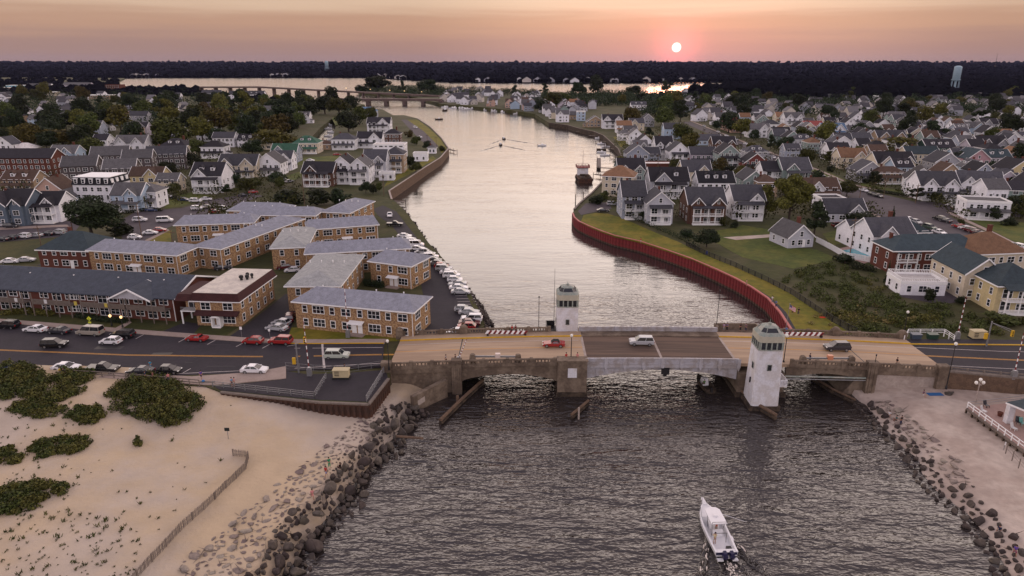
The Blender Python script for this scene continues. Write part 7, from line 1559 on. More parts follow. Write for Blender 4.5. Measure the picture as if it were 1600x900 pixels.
def plain_arm(x0, x1, y, label, boxc):
    zz = DZ((x0+x1)/2)+.2; a = BW(x0, y, zz); t = thing('folded_gate', label, 'barrier', a, BR_A, 'folded gates behind the near parapet'); L = x1-x0
    obj('beam', MB().box(0, L, -.12, .12, .95, 1.25).build('beam', 'grey_metal'), t)
    for u in (-.4, L+.4): obj('counterweight', MB().section([(u-.6, -.01), (u+.6, -.01), (u+.5, 1.3), (u+.25, 1.55), (u-.25, 1.55), (u-.5, 1.3)], -.35, .35).build('counterweight', 'concrete'), t)
    obj('motor_box', MB().box(L*.5, L*.5+.9, -.35, .35, .9, 1.7).build('motor_box', 'plastic'), t, col=boxc)
plain_arm(-34.4, -27, -6.6, 'folded grey gate arm behind the near parapet, with a pale motor box', (.6, .5, .45)); plain_arm(24.6, 32.4, -6.6, 'folded grey gate arm behind the near parapet, with an orange motor box', (.55, .22, .12))
for x, y, h, lb in ((-22.6, 8.0, 7.2, 'thin bare pole on the far parapet left of the far tower'), (13.0, 9.0, 8.2, 'thin dark pole standing by the group at the far parapet'), (36.4, -7.8, 2.6, 'short signal pole on the east pilaster')): solo('signal_pole', MB().tube((0, 0, 0), (0, 0, h), .07, .05, 6).lathe([(.14, h-.25), (.14, h)], 6).build('signal_pole', 'dark_metal'), lb, 'pole', BW(x, y, DZ(x)+.3))
# flag
fp = U(1226, 524, 5.6); ft = thing('flagpole', 'flagpole beside the near control tower', 'flagpole', fp); obj('pole', MB().tube((0, 0, 0), (.2, 0, 6.6), .06, .04, 6).lathe([(.09, 6.6), (.09, 6.75)], 6, 0, (.2, 0)).build('pole', 'grey_metal'), ft)
fl = MB(); mat('flag_red', (.42, .04, .05), var=.05); mat('flag_white', (.62, .6, .6), var=.05); mat('flag_blue', (.03, .04, .14), var=.05)
def fz(u, v): return (.2+u*1.35, .14*math.sin(u*7), 6.5-v*.95-u*.75)
for i in range(13):
    for j in range(8):
        if i < 7 and j < 3: continue
        v0, v1, u0, u1 = i/13, (i+1)/13, j/8, (j+1)/8
        fl.add([fz(u0, v0), fz(u1, v0), fz(u1, v1), fz(u0, v1)], [(0, 1, 2, 3)], 0 if i % 2 == 0 else 1)
for j in range(3):
    u0, u1 = j/8, (j+1)/8; fl.add([fz(u0, 0), fz(u1, 0), fz(u1, 7/13), fz(u0, 7/13)], [(0, 1, 2, 3)], 2)
for i in range(4):
    for j in range(5):
        u = .03+.07*j; v = .07+.12*i; e = fz(u, v); fl.add([(e[0]-.02, e[1]-.012, e[2]-.02), (e[0]+.02, e[1]-.012, e[2]-.02), (e[0]+.02, e[1]-.012, e[2]+.02), (e[0]-.02, e[1]-.012, e[2]+.02)], [(0, 1, 2, 3)], 1)
tag(obj('flag', fl.build('flag', ['flag_red', 'flag_white', 'flag_blue']), None, fp), 'drooping striped flag with starred blue canton flying beside the near tower', 'flag')
# signs
def sign(p, h, w, hh, m, label, diamond=False):
    t = thing('road_sign', label, 'sign', p, 0, 'signs'); obj('post', MB().tube((0, 0, 0), (0, 0, h), .05, .05, 5).build('post', 'grey_metal'), t)
    if diamond: b = MB().prism([(0, -w), (w, 0), (0, w), (-w, 0)], -.02, .02)
    else: b = MB().box(-w/2, w/2, -hh/2, hh/2, -.02, .02)
    obj('board', b.build('board', m), t, (0, -.07, h-.3), rotv=(math.pi/2, 0, 0)); return t
mat('sign_yellow', (.62, .68, .05), var=.05, rough=.5); mat('sign_dark', (.015, .02, .02), var=.1)
s = sign(U(143, 516, GL), 2.9, .5, 0, 'sign_yellow', 'bright yellow green diamond sign on the lawn edge', True); obj('arrow_plate', MB().box(-.3, .3, -.18, .18, -.02, .02).build('plate', 'sign_yellow'), s, (0, -.07, 1.75), rotv=(math.pi/2, 0, 0))
obj('walker_symbol', MB().tube((0, .03, -.02), (0, -.2, -.02), .05).tube((0, -.2, -.02), (-.1, -.32, -.02), .04).tube((0, -.2, -.02), (.1, -.32, -.02), .04).lathe([(.06, .0), (.06, .03)], 8, 0, (0, .14)).build('symbol', 'sign_dark'), s, (0, -.1, 2.6), rotv=(math.pi/2, 0, 0))
sign(U(357, 686, beach_l(*U(357, 686, 2.5).xy)), 2.0, .75, .55, 'sign_dark', 'dark square sign standing on open sand'); sign(U(378, 527, GL), 2.3, .5, .6, 'white_trim', 'white sign beside the alley at the tan flat roofed building'); sign(U(422, 528, GL), 2.0, .4, .5, 'white_trim', 'white sign at the corner of the roadside lawn')
sign(U(373, 509, GL), .9, 1.0, .5, 'white_trim', 'low white board in the garden of the tan building'); sign(U(1568, 703, 2.2), 1.4, .15, .5, 'white_trim', 'slim white post at the end of the wire fence')
for i, (px, py, h, z) in enumerate([(222, 372, 11, GL), (274, 408, 9, GL), (477, 330, 10, GL), (116, 372, 9, GL), (68, 400, 9, GL), (1327, 404, 12, GR), (1341, 322, 8, GR), (1430, 318, 8, GR), (1318, 268, 9, GR), (1224, 238, 9, GR), (1027, 272, 10, GR), (1380, 310, 8, GR), (600, 306, 9, GL), (668, 232, 9, GL), (682, 236, 9, GL), (1465, 305, 9, GR)]):
    t = thing('utility_pole', 'wooden utility pole', 'utility pole', U(px, py, z), rnd.uniform(-20, 20), 'utility poles of the town'); obj('pole', MB().tube((0, 0, 0), (0, 0, h), .14, .10, 6).build('pole', 'wood'), t); obj('crossarm', MB().box(-1.1, 1.1, -.06, .06, h-.9, h-.75).build('crossarm', 'wood'), t)
# ------------------------------------------------------------------ swimming pool, pavilion
pp = P2([(1316, 392), (1338, 388), (1366, 401), (1336, 406)], GR); c = Vector((sum(p[0] for p in pp)/4, sum(p[1] for p in pp)/4, GR)); sp_ = thing('swimming_pool', 'turquoise swimming pool behind the white fence', 'pool', c)
q = ccw([(p[0]-c.x, p[1]-c.y) for p in pp]); obj('coping', MB().prism([(x*1.12, y*1.16) for x, y in q], -.2, .09).build('coping', 'sidewalk'), sp_); obj('water', MB().prism(q, -.1, .12).build('pool_water', 'pool_water'), sp_)
dp = [U(1511, 637, 2.6), U(1640, 622, 2.6), U(1700, 700, 2.6), U(1625, 722, 2.6)]; o = dp[0]; pv = thing('beach_pavilion', 'railed brown deck with white columned shelter at the edge of the smaller beach', 'pavilion', o)
obj('deck', MB().prism(ccw([(p.x-o.x, p.y-o.y) for p in dp]), -.25, 0).build('deck', 'paving'), pv); a, b = dp[0]-o, dp[3]-o; k = 11
fas = MB().bar(a+Vector((0, 0, -.2)), b+Vector((0, 0, -.2)), .2, .42); obj('fascia', fas.build('fascia', 'grey_wood'), pv)
for i in range(k+1):
    p = a.lerp(b, i/k); obj('pile', MB().box(-.12, .12, -.12, .12, -2, -.3).build('pile', 'dark_wood'), pv, p); obj('post', MB().box(-.06, .06, -.06, .06, 0, 1.05).build('post', 'white_trim'), pv, p)
for h in (.55, 1.05): obj('rail', MB().bar(a+Vector((0, 0, h)), b+Vector((0, 0, h)), .09, .1).build('rail', 'white_trim'), pv)
c1 = dp[1]-o
for h in (.55, 1.05): obj('rail', MB().bar(a+Vector((0, 0, h)), c1+Vector((0, 0, h)), .06, .07).build('rail', 'grey_metal'), pv)
cp_ = U(1574, 660, 2.6)-o; obj('column', MB().box(-.5, .5, -.4, .4, 0, 3.2).build('column', 'white_paint'), pv, cp_)
obj('canopy', MB().prism(ccw([(cp_.x-.9, cp_.y+.2), (cp_.x+2.2, cp_.y-6.5), (cp_.x+14, cp_.y-2), (cp_.x+12, cp_.y+4)]), 3.2, 3.5, 0, 1).build('canopy', ['roofing', 'white_trim']), pv, col=ROOF['teal'])
def chair(p, col, rot, label):
    t = thing('beach_chair', label, 'chair', p, rot, 'chairs on the pavilion deck'); obj('seat', MB().section([(-.35, .32), (.35, .38), (.35, .44), (-.35, .38)], -.3, .3, 'x').build('seat', 'plastic'), t, col=col); obj('backrest', MB().section([(.28, .4), (.36, .4), (.62, 1.05), (.54, 1.05)], -.3, .3, 'x').build('backrest', 'plastic'), t, col=col)
    for x in (-.28, .28):
        for y in (-.3, .3): obj('leg', MB().box(x-.03, x+.03, y-.03, y+.03, 0, .36).build('leg', 'plastic'), t, col=col)
for px, py, col, rt, lb in ((1537, 645, (.55, .55, .55), 30, 'white chair at the pavilion rail'), (1541, 636, (.02, .02, .03), 10, 'black chair near the three globe lamp'), (1590, 662, (.02, .02, .03), -20, 'black chair under the pavilion shelter'), (1584, 672, (.6, .6, .6), 20, 'white chair at the lower pavilion rail'), (1597, 664, (.12, .35, .33), 0, 'pale green chair at the edge under the shelter')): chair(U(px, py, 2.6), col, rt, lb)
t = thing('planter', 'dark red tub beside the white pavilion column', 'planter', U(1562, 650, 2.6)); obj('tub', MB().lathe([(.3, 0), (.42, .7), (.36, .7), (.3, .6)], 10).build('tub', 'red_brick'), t)
solo('beach_towel', MB().box(-1.3, 1.3, -.55, .55, 0, .04).build('beach_towel', 'cloth'), 'bright blue towel spread on the sand below the abutment', 'towel', U(1461, 616, beach_r(*U(1461, 616, 2).xy)+.03), 2, col=(.03, .12, .30))
# ------------------------------------------------------------------ far structures
def far_bridge(name, x0, x1, y0, y1, zfun, spans, label, arches=False, w=12):
    a = Vector((x0, y0, 0)); b = Vector((x1, y1, 0)); d = (b-a); L = d.length; t = thing(name, label, 'bridge', a, math.degrees(math.atan2(d.y, d.x))); n = spans
    dk = MB(); r = []
    for i in range(n+1): x = L*i/n; z = zfun(i/n); r.append([(x, -w/2, z-1.5), (x, w/2, z-1.5), (x, w/2, z+.9), (x, -w/2, z+.9)])
    obj('deck', dk.loft(r).build('deck', 'bridge_far'), t)
    for i in range(n+1):
        x = L*i/n; obj('pier', MB().box(x-(2.2 if arches else .9), x+(2.2 if arches else .9), -w/2+.5, w/2-.5, -2, zfun(i/n)-1.4).build('pier', 'bridge_far'), t)
    if arches:
        for i in range(n):
            xa, xb = L*i/n, L*(i+1)/n; za = zfun(i/n)-1.4; pts = [(xa, za)]+[(xa+(xb-xa)*u, za-3.2+3.0*math.sin(math.pi*u)**.5) for u in [k/10 for k in range(11)]]+[(xb, za)]
            obj('arch', MB().section(pts, -w/2+.2, -w/2+1.2).build('arch', 'bridge_far'), t)
    return t
far_bridge('viaduct', -520, -118, 1190, 1150, lambda u: np.interp(u, [0, .25, .75, 1], [17.5, 18, 9, 5]), 16, 'long raised highway viaduct crossing before the bay')
far_bridge('road_bridge', -255, -98, 1003, 985, lambda u: 7.6, 6, 'low arched road bridge where the channel narrows', True)
for i, (u, h) in enumerate(((.62, 8), (.72, 7), (.80, 7), (.86, 7), (.93, 6))):
    x = -520+402*u; y = 1190-40*u-5; z = float(np.interp(u, [0, .25, .75, 1], [17.5, 18, 9, 5])); t = thing('street_lamp', 'lit street lamp on the highway viaduct', 'lamp post', (x, y, z), 0, 'lit lamps on the viaduct'); obj('pole', MB().tube((0, 0, 0), (0, 0, 5), .2, .15, 5).build('pole', 'dark_metal'), t); obj('globe', MB().lathe([(.2, 5), (.9, 5.4), (.2, 5.9)], 8).build('globe', 'lamp_lit'), t)
mat('tank_blue', (.30, .42, .50), col2=(.26, .36, .44), var=.08, rough=.6)
def water_tower(p, H_, r, label, legs=6):
    t = thing('water_tower', label, 'water tower', p, 10, 'water towers'); hb = H_*.52
    obj('tank', MB().lathe([(r*.35, hb-r*.35), (r, hb), (r, H_-r*.5), (r*.96, H_-r*.32), (r*.5, H_-r*.05), (.3, H_)], 20).build('tank', 'tank_blue', True), t)
    obj('catwalk', MB().lathe([(r, hb-.2), (r+1.2, hb-.2), (r+1.2, hb+1), (r+1.1, hb+1), (r+1.1, hb), (r, hb)], 20).build('catwalk', 'tank_blue'), t)
    obj('riser', MB().tube((0, 0, -1), (0, 0, hb), r*.16, r*.16, 8).build('riser', 'tank_blue'), t)
    for i in range(legs):
        a = 2*math.pi*i/legs; obj('leg', MB().tube((r*1.25*math.cos(a), r*1.25*math.sin(a), -1), (r*.95*math.cos(a), r*.95*math.sin(a), hb+.5), r*.075, r*.07, 6).build('leg', 'tank_blue'), t)
        b = 2*math.pi*(i+1)/legs; obj('brace', MB().tube((r*1.1*math.cos(a), r*1.1*math.sin(a), hb*.5), (r*1.1*math.cos(b), r*1.1*math.sin(b), hb*.5), r*.04, r*.04, 5).build('brace', 'tank_blue'), t)
pw = U(1489, 149, GR); water_tower(pw, 48, 5.9, 'tall pale blue water tower on legs above the eastern woods')
def on_hill(px, D): c = U(px, 121, 2); d = c.xy.normalized(); return Vector((d.x*D, d.y*D, hill_h(px, D)))
p = on_hill(512, 4300); water_tower(p, 52, 10, 'tiny pale water tower on the wooded ridge across the bay')
p = on_hill(1551, 6000); t = thing('radio_mast', 'thin radio mast on the horizon above the eastern woods', 'mast', p); obj('mast', MB().tube((0, 0, 0), (0, 0, 85), 1.6, .5, 5).build('mast', 'dark_metal'), t); obj('mast_base', MB().box(-4, 4, -4, 4, -2, 4).build('mast_base', 'concrete'), t)
r = random.Random(15)
for i in range(46): # pale houses along the far shore of the bay
    px = r.choice([r.uniform(700, 1110), r.uniform(820, 1110), r.uniform(415, 450), r.uniform(590, 640)]) if i < 36 else r.uniform(195, 245)
    c = U(px, far_coast_y(px)-.5, 3); d = c.xy.normalized(); D = c.xy.length+r.uniform(10, 60); w = r.uniform(12, 26)
    t = thing('shore_house', 'tiny pale house across the bay', 'house', (d.x*D, d.y*D, 2.5), r.uniform(-25, 25), 'pale houses along the far shore'); h = r.uniform(5, 8); col = r.choice([(.62, .62, .66), (.5, .46, .44), (.36, .36, .42)])
    obj('wall', MB().section([(-w/2, 0), (w/2, 0), (w/2, h), (0, h+w*.3), (-w/2, h)], 0, 10).build('wall', 'siding'), t, col=col); obj('roof', MB().section([(u, v+h+.2) for u, v in gable_section(w/2, w*.3, .3, .6)], -.5, 10.5).build('roof', 'roofing'), t, col=ROOF['grey'])
# ------------------------------------------------------------------ boats
mat('navy', (.012, .010, .05), var=.1, rough=.3, spec=.6)
def hull_mesh(L, b, gz0, gz1, fl, deck_from, m='gelcoat'):
    rings = []
    for i in range(17):
        u = i/16; x = -L/2+L*u; hb = b*(.93+.07*math.sin(min(1, u*2)*math.pi/2))*(1 if u < .5 else max(.02, (1-((u-.5)/.5)**2.3))); g = gz0+(gz1-gz0)*u**1.6
        w = min(.22, hb*.4); f = fl if .1 < u < deck_from else g-.05
        rings.append([(x, hb, g), (x-.05*0, hb*.93, g*.45), (x, hb*.78, .02), (x, hb*.05, -.45+.5*max(0, u-.8)/.2), (x, -hb*.05, -.45+.5*max(0, u-.8)/.2), (x, -hb*.78, .02), (x, -hb*.93, g*.45), (x, -hb, g), (x, -hb+w, g+.02), (x, -hb+w*1.1, f), (x, hb-w*1.1, f), (x, hb-w, g+.02)])
    return MB().loft(rings).build('hull', m)
def big_boat():
    s, bow = U(1131, 862, .3), U(1102, 792, 1.2); d = bow-s; rot = math.degrees(math.atan2(d.y, d.x)); c = (s+bow)/2; L = 9.4
    t = thing('motor_boat', 'white centre console motor boat with twin outboards heading for the bridge', 'boat', (c.x, c.y, -.05), rot)
    obj('hull', hull_mesh(L, 1.5, 1.05, 1.55, .5, .68), t)
    obj('transom_stripe', MB().box(-L/2-.03, -L/2+.02, -1.3, 1.3, .62, .98).build('stripe', 'navy'), t)
    sw = obj('swim_platform', MB().box(-L/2-.7, -L/2, -1.25, -.55, .25, .4).box(-L/2-.7, -L/2, .55, 1.25, .25, .4).box(-L/2-.25, -L/2, -1.25, 1.25, .25, .4).build('platform', 'gelcoat'), t)
    cs = obj('console', MB().loft([[(-.2, -.55, .5), (1.7, -.5, .5), (1.7, .5, .5), (-.2, .55, .5)], [(.0, -.5, 1.5), (1.1, -.4, 1.5), (1.1, .4, 1.5), (.0, .5, 1.5)]]).build('console', 'gelcoat'), t)
    obj('windscreen', MB().loft([[(.85, -.42, 1.5), (1.1, -.4, 1.5), (1.1, .4, 1.5), (.85, .42, 1.5)], [(.6, -.42, 2.1), (.66, -.42, 2.1), (.66, .42, 2.1), (.6, .42, 2.1)]]).build('windscreen', 'car_glass'), cs)
    obj('cabin_hatch', MB().box(1.75, 1.95, -.25, .25, .9, 1.3).build('hatch', 'car_glass'), t)
    tp = MB(); pl = [(-1.5, -1.0), (1.3, -.95), (1.75, -.6), (1.85, 0), (1.75, .6), (1.3, .95), (-1.5, 1.0)]; tp.prism(pl, 2.55, 2.68); top = obj('hardtop', tp.build('hardtop', 'gelcoat'), t)
    for x, y in ((-1.2, -.8), (-1.2, .8), (1.0, -.75), (1.0, .75)): obj('hardtop_leg', MB().tube((x*.8, y*.75, .5), (x, y, 2.56), .04, .04, 5).build('leg', 'grey_metal'), t)
    obj('radar', MB().lathe([(.28, 2.68), (.3, 2.8), (.2, 2.9)], 10).build('radar', 'gelcoat'), top); obj('rod_rack', MB().path([(-1.5, -.9, 2.7), (-1.6, -.9, 2.95), (-1.6, .9, 2.95), (-1.5, .9, 2.7)], .03, 5).build('rod_rack', 'dark_metal'), top)
    obj('seat', MB().box(-1.3, -.7, -.6, .6, .5, 1.15).box(-1.35, -1.2, -.6, .6, 1.15, 1.6).build('seat', 'gelcoat'), t); obj('rear_frame', MB().path([(-2.3, -.75, .5), (-2.1, -.75, 1.7), (-2.1, .75, 1.7), (-2.3, .75, .5)], .035, 5).build('frame', 'dark_metal'), t)
    obj('fish_box', MB().box(-3.9, -3.5, -.9, -.3, .5, .95).build('fish_box', 'dark_metal'), t)
    for y in (-.42, .42):
        m = obj('outboard_motor', MB().loft([[(-L/2-.85, y-.22, .6), (-L/2-.15, y-.2, .6), (-L/2-.15, y+.2, .6), (-L/2-.85, y+.22, .6)], [(-L/2-.95, y-.27, 1.0), (-L/2-.2, y-.25, 1.0), (-L/2-.2, y+.25, 1.0), (-L/2-.95, y+.27, 1.0)], [(-L/2-.85, y-.2, 1.42), (-L/2-.3, y-.18, 1.5), (-L/2-.3, y+.18, 1.5), (-L/2-.85, y+.2, 1.42)]]).build('cowl', 'navy'), t)
        obj('drive_leg', MB().box(-L/2-.6, -L/2-.3, y-.09, y+.09, -.6, .62).build('drive_leg', 'dark_metal'), m)
    R_ = []; 
    for sgn in (-1, 1): obj('bow_rail', MB().path([(1.6, sgn*1.25, 1.35), (1.8, sgn*1.22, 1.9), (3.0, sgn*.95, 2.05), (4.3, sgn*.32, 2.15), (5.2, sgn*.12, 2.1)], .03, 5).tube((3.0, sgn*.95, 1.4), (3.0, sgn*.95, 2.05), .025).tube((4.2, sgn*.35, 1.5), (4.2, sgn*.35, 2.12), .025).build('bow_rail', 'grey_metal'), t)
    obj('pulpit', MB().loft([[(4.0, -.3, 1.45), (4.0, .3, 1.45), (4.0, .3, 1.55), (4.0, -.3, 1.55)], [(5.3, -.14, 1.6), (5.3, .14, 1.6), (5.3, .14, 1.68), (5.3, -.14, 1.68)]]).build('pulpit', 'gelcoat'), t)
    obj('outrigger', MB().tube((.4, -1.0, 2.6), (-1.6, -3.3, 2.9), .035, .015, 5).build('outrigger', 'gelcoat'), t); obj('fuel_door', MB().box(-2.6, -1.9, -1.62, -1.46, .8, 1.1).build('fender', 'gelcoat'), t)
    return t, c, rot
BOAT, BC, BROT = big_boat()
def small_boat_meshes():
    return hull_mesh(6.2, 1.1, .75, 1.05, .35, .72), MB().loft([[(-.6, -.6, .3), (1.0, -.55, .3), (1.0, .55, .3), (-.6, .6, .3)], [(-.4, -.5, 1.7), (.5, -.45, 1.7), (.5, .45, 1.7), (-.4, .5, 1.7)]]).build('cabin', 'gelcoat'), MB().loft([[(-3.5, -.22, .4), (-3.05, -.22, .4), (-3.05, .22, .4), (-3.5, .22, .4)], [(-3.45, -.16, 1.15), (-3.1, -.16, 1.15), (-3.1, .16, 1.15), (-3.45, .16, 1.15)]]).build('motor', 'dark_metal')
SBM = small_boat_meshes(); SBD = hull_mesh(6.2, 1.1, .75, 1.05, .35, .72, 'dark_wood')
def small_boat(px, py, rot, label, group, sc=1.0, dark=False):
    t = thing('small_boat', label, 'boat', U(px, py, 0), rot, group, (sc, sc, sc)); obj('hull', SBD if dark else SBM[0], t); obj('cabin', SBM[1], t); obj('outboard_motor', SBM[2], t); return t
for a in [(787, 217.5, 100, 'small dark motor boat in midstream, the farther of a close pair', 1.1, True), (782, 227, 95, 'small dark motor boat in midstream, the nearer of a close pair', 1.1, True), (847, 228, 5, 'low pale boat lying still near the right side of midstream', 1.0, False), (696, 173, 80, 'boat with tall canopy off the channel bend near the low road bridge', 2.2, True), (686, 187, 10, 'small dark boat off the point near the waterside street', 1.3, True)]: small_boat(a[0], a[1], a[2], a[3], 'boats under way in the channel', a[4], a[5])
t = small_boat(1100, 603, 98, 'dark open skiff with a green coat aboard passing under the lifting span', 'boats under way in the channel', 1.0, True)
r = random.Random(4)
for i in range(10): px = r.uniform(484, 492) if i % 2 else r.uniform(512, 520); small_boat(px, 196+i*2.9, r.uniform(-30, 30), 'white boat moored in the narrow creek', 'boats moored in the creek', 1.2)
for i in range(9): small_boat(r.uniform(930, 962), 208+i*4.4, r.choice([0, 180])+r.uniform(-15, 15), 'small boat tied up at the wooden docks', 'boats at the wooden docks', 1.0, i % 3 == 0)
for i in range(34): px = 695+i*3.9; small_boat(px, float(np.interp(px, [690, 760, 830], [165.5, 170, 177]))+r.uniform(0, 3.5), r.choice([70, 110, 20]), 'tiny white boat berthed at the marina', 'boats berthed at the marina', 1.5)
def workboat():
    c = U(912, 283, 0); t = thing('work_boat', 'broad dark red work boat with white wheelhouse and mast moored off the docks', 'boat', c, 92)
    obj('hull', MB().loft([[(-7, -3.2, -1), (-7, 3.2, -1), (-7, 3.6, 2.2), (-7, -3.6, 2.2)], [(5, -3.4, -1), (5, 3.4, -1), (5, 3.8, 2.3), (5, -3.8, 2.3)], [(10, -.5, -1), (10, .5, -1), (10.5, .8, 3.1), (10.5, -.8, 3.1)]]).build('hull', 'rust'), t)
    obj('wheelhouse', MB().box(3, 7.5, -2.6, 2.6, 2.3, 6.2).build('wheelhouse', 'white_paint'), t); obj('upper_deck', MB().box(2.2, 8.2, -3.3, 3.3, 6.2, 6.5).build('upper_deck', 'red_pile'), t)
    rl = MB()
    for p, q in (((2.3, -3.2, 7.5), (8.1, -3.2, 7.5)), ((2.3, 3.2, 7.5), (8.1, 3.2, 7.5)), ((2.3, -3.2, 7.5), (2.3, 3.2, 7.5)), ((8.1, -3.2, 7.5), (8.1, 3.2, 7.5))):
        rl.bar(p, q, .15, .2)
        for i in range(5): e = Vector(p).lerp(Vector(q), i/4); rl.box(e.x-.08, e.x+.08, e.y-.08, e.y+.08, 6.5, 7.5)
    obj('railing', rl.build('railing', 'red_pile'), t); obj('mast', MB().tube((5, 0, 6.5), (5, 0, 15), .14, .08, 6).tube((5, -1.6, 12), (5, 1.6, 12), .06, .06, 5).build('mast', 'pale_concrete'), t)
    obj('deck_load', MB().box(-6, 2, -2.6, 2.6, 2.2, 2.8).box(-5, -2.5, -2, 0, 2.8, 4.0).box(-1.5, .5, -1, 2, 2.8, 3.6).build('deck_load', 'dark_wood'), t)
    for x in (-5, -2, 1, 4): 
        for s in (-1, 1): obj('tyre_fender', MB().lathe([(.55, -.15), (.55, .15), (.25, .15), (.25, -.15)], 10).build('tyre', 'tyre'), t, (x, s*3.75, 1.4), rotv=(math.pi/2, 0, 0))
workboat()
def dock(pts, w, label):
    q = [U(x, y, 1.3) for x, y in pts]; o = q[0]; t = thing('dock', label, 'dock', (o.x, o.y, 0), 0, 'wooden docks of the far bank')
    mb = MB()
    for a, b in zip(q, q[1:]): mb.bar((a.x-o.x, a.y-o.y, 1.3), (b.x-o.x, b.y-o.y, 1.3), w, .25)
    obj('planking', mb.build('planking', 'grey_wood'), t)
    for a, b in zip(q, q[1:]):
        k = max(1, int((b-a).length/5))
        for i in range(k+1): e = a.lerp(b, i/k); n = Vector((-(b-a).y, (b-a).x, 0)).normalized()*w*.55; obj('pile', MB().tube((0, 0, -2), (0, 0, 2.3), .16, .14, 5).build('pile', 'dark_wood'), t, (e.x-o.x+n.x, e.y-o.y+n.y, 0))
for pts, w, lb in (([(962, 263), (936, 262), (936, 247)], 2.2, 'wooden wharf bending round the slip beside the work boat'), ([(952, 276), (930, 272)], 2.4, 'short wooden dock below the wharf by the work boat'), ([(972, 246), (955, 243)], 1.6, 'short plank dock nearest the wharf'), ([(966, 234), (945, 231)], 1.6, 'plank dock with boats, second from the wharf'), ([(955, 222), (932, 220)], 1.6, 'plank dock with boats, third from the wharf'), ([(944, 213), (920, 212)], 1.6, 'plank dock with boats, fourth from the wharf'), ([(928, 207), (900, 205)], 1.6, 'plank dock farthest up the bank'), ([(887, 197), (875, 194)], 1.6, 'small plank dock below the white house on the point'), ([(701, 233), (712, 236)], 2, 'little dock with piles at the channel bend on the left bank'), ([(613, 314), (632, 316)], 1.6, 'little dock with bare piles at the top of the waterside drive')): dock(pts, w, lb)
for px, py, h, lb in ((899, 322, 5, 'tall mooring pile in the water by the small waterside car park, left one'), (911, 318, 5, 'tall mooring pile in the water by the small waterside car park, right one'), (944, 234, 4.5, 'bare mooring pile standing off the docks, left one'), (947, 232, 4.5, 'bare mooring pile standing off the docks, right one')): solo('mooring_pile', MB().tube((0, 0, -2), (0, 0, h), .2, .17, 6).build('mooring_pile', 'dark_wood'), lb, 'pile', U(px, py, 0), group='mooring piles of the channel')
# wakes: real low ridges of water behind the moving boats
def wake(c, rot, arms, name='wake'):
    mb = MB(); a = R(rot)
    for (sgn, ang, L, w, h, x0) in arms:
        n = int(L/.5); r = []
        for i in range(n+1):
            u = i/n; s = L*u; wob = .25*math.sin(s*1.7+sgn)*min(1, u*3); cx = x0-s*math.cos(ang); cy = sgn*(.9+s*math.sin(ang))+wob; ww = w*(.6+.6*u); hh = h*math.sin(math.pi*min(1, u*1.0+.08))**.6*(1+.3*math.sin(s*2.3+1)) if u < .98 else .0
            k = []
            for j in range(9): v = -1+2*j/8; k.append((cx, cy+v*ww, -.06+hh*math.cos(v*math.pi/2)**1.5))
            r.append(k)
        for p, q in zip(r, r[1:]):
            b = len(mb.v); mb.v += p+q
            for j in range(8): mb.f.append((b+j, b+j+1, b+9+j+1, b+9+j)); mb.m.append(0)
    mb.rot(rot); me = mb.build(name, 'water', True); return obj(name, me, None, (c.x, c.y, 0), kind='stuff')
wake(BC, BROT, [(1, .38, 17, .7, .6, -.3), (-1, .38, 17, .7, .6, -.3), (1, .16, 11, .4, .32, -3.8), (-1, .16, 11, .4, .32, -3.8), (1, .58, 12, .5, .32, -2), (-1, .55, 14, .5, .32, -2.5)])
for px, py, rot, L in ((782, 227, 95, 40), (787, 217.5, 100, 40)): wake(U(px, py, 0), rot, [(1, .45, L, .6, .35, -2), (-1, .45, L, .6, .35, -2)])
fo = MB(); rr = random.Random(3); 
for i in range(46):
    u = rr.random(); x = -5.2-u*4.2; y = rr.gauss(0, .35+.25*u); s = rr.uniform(.06, .2)*(1-.4*u); z = .03
    fo.prism([(x+s*math.cos(k*1.05)*rr.uniform(.7, 1.4)*1.6, y+s*math.sin(k*1.05)*rr.uniform(.6, 1.2)) for k in range(6)], -.02, z)
for sgn in (-1, 1):  # pale flecks on the wake crests: golden glints put in as colour
    for i in range(20):
        s_ = rr.uniform(.5, 13)**1.0; x = -.3-s_*.93+rr.uniform(-.3, .3); y = sgn*(1.0+s_*.37)+rr.gauss(0, .16); q = rr.uniform(.05, .13)*(1.2-s_/14); z = .62
        if rr.random() < .8: fo.prism([(x+q*math.cos(k*1.05)*3.2*rr.uniform(.7, 1.3)-q*math.sin(k*1.05)*sgn*-.9, y+q*math.sin(k*1.05)*rr.uniform(.6, 1.2)-sgn*-.38*q*math.cos(k*1.05)*-3.0) for k in range(6)], .1, .5-.02*s_)
fo.rot(BROT); obj('wake_foam_glints', fo.build('wake_foam_glints', 'foam_glint'), None, (BC.x, BC.y, .03), kind='stuff')
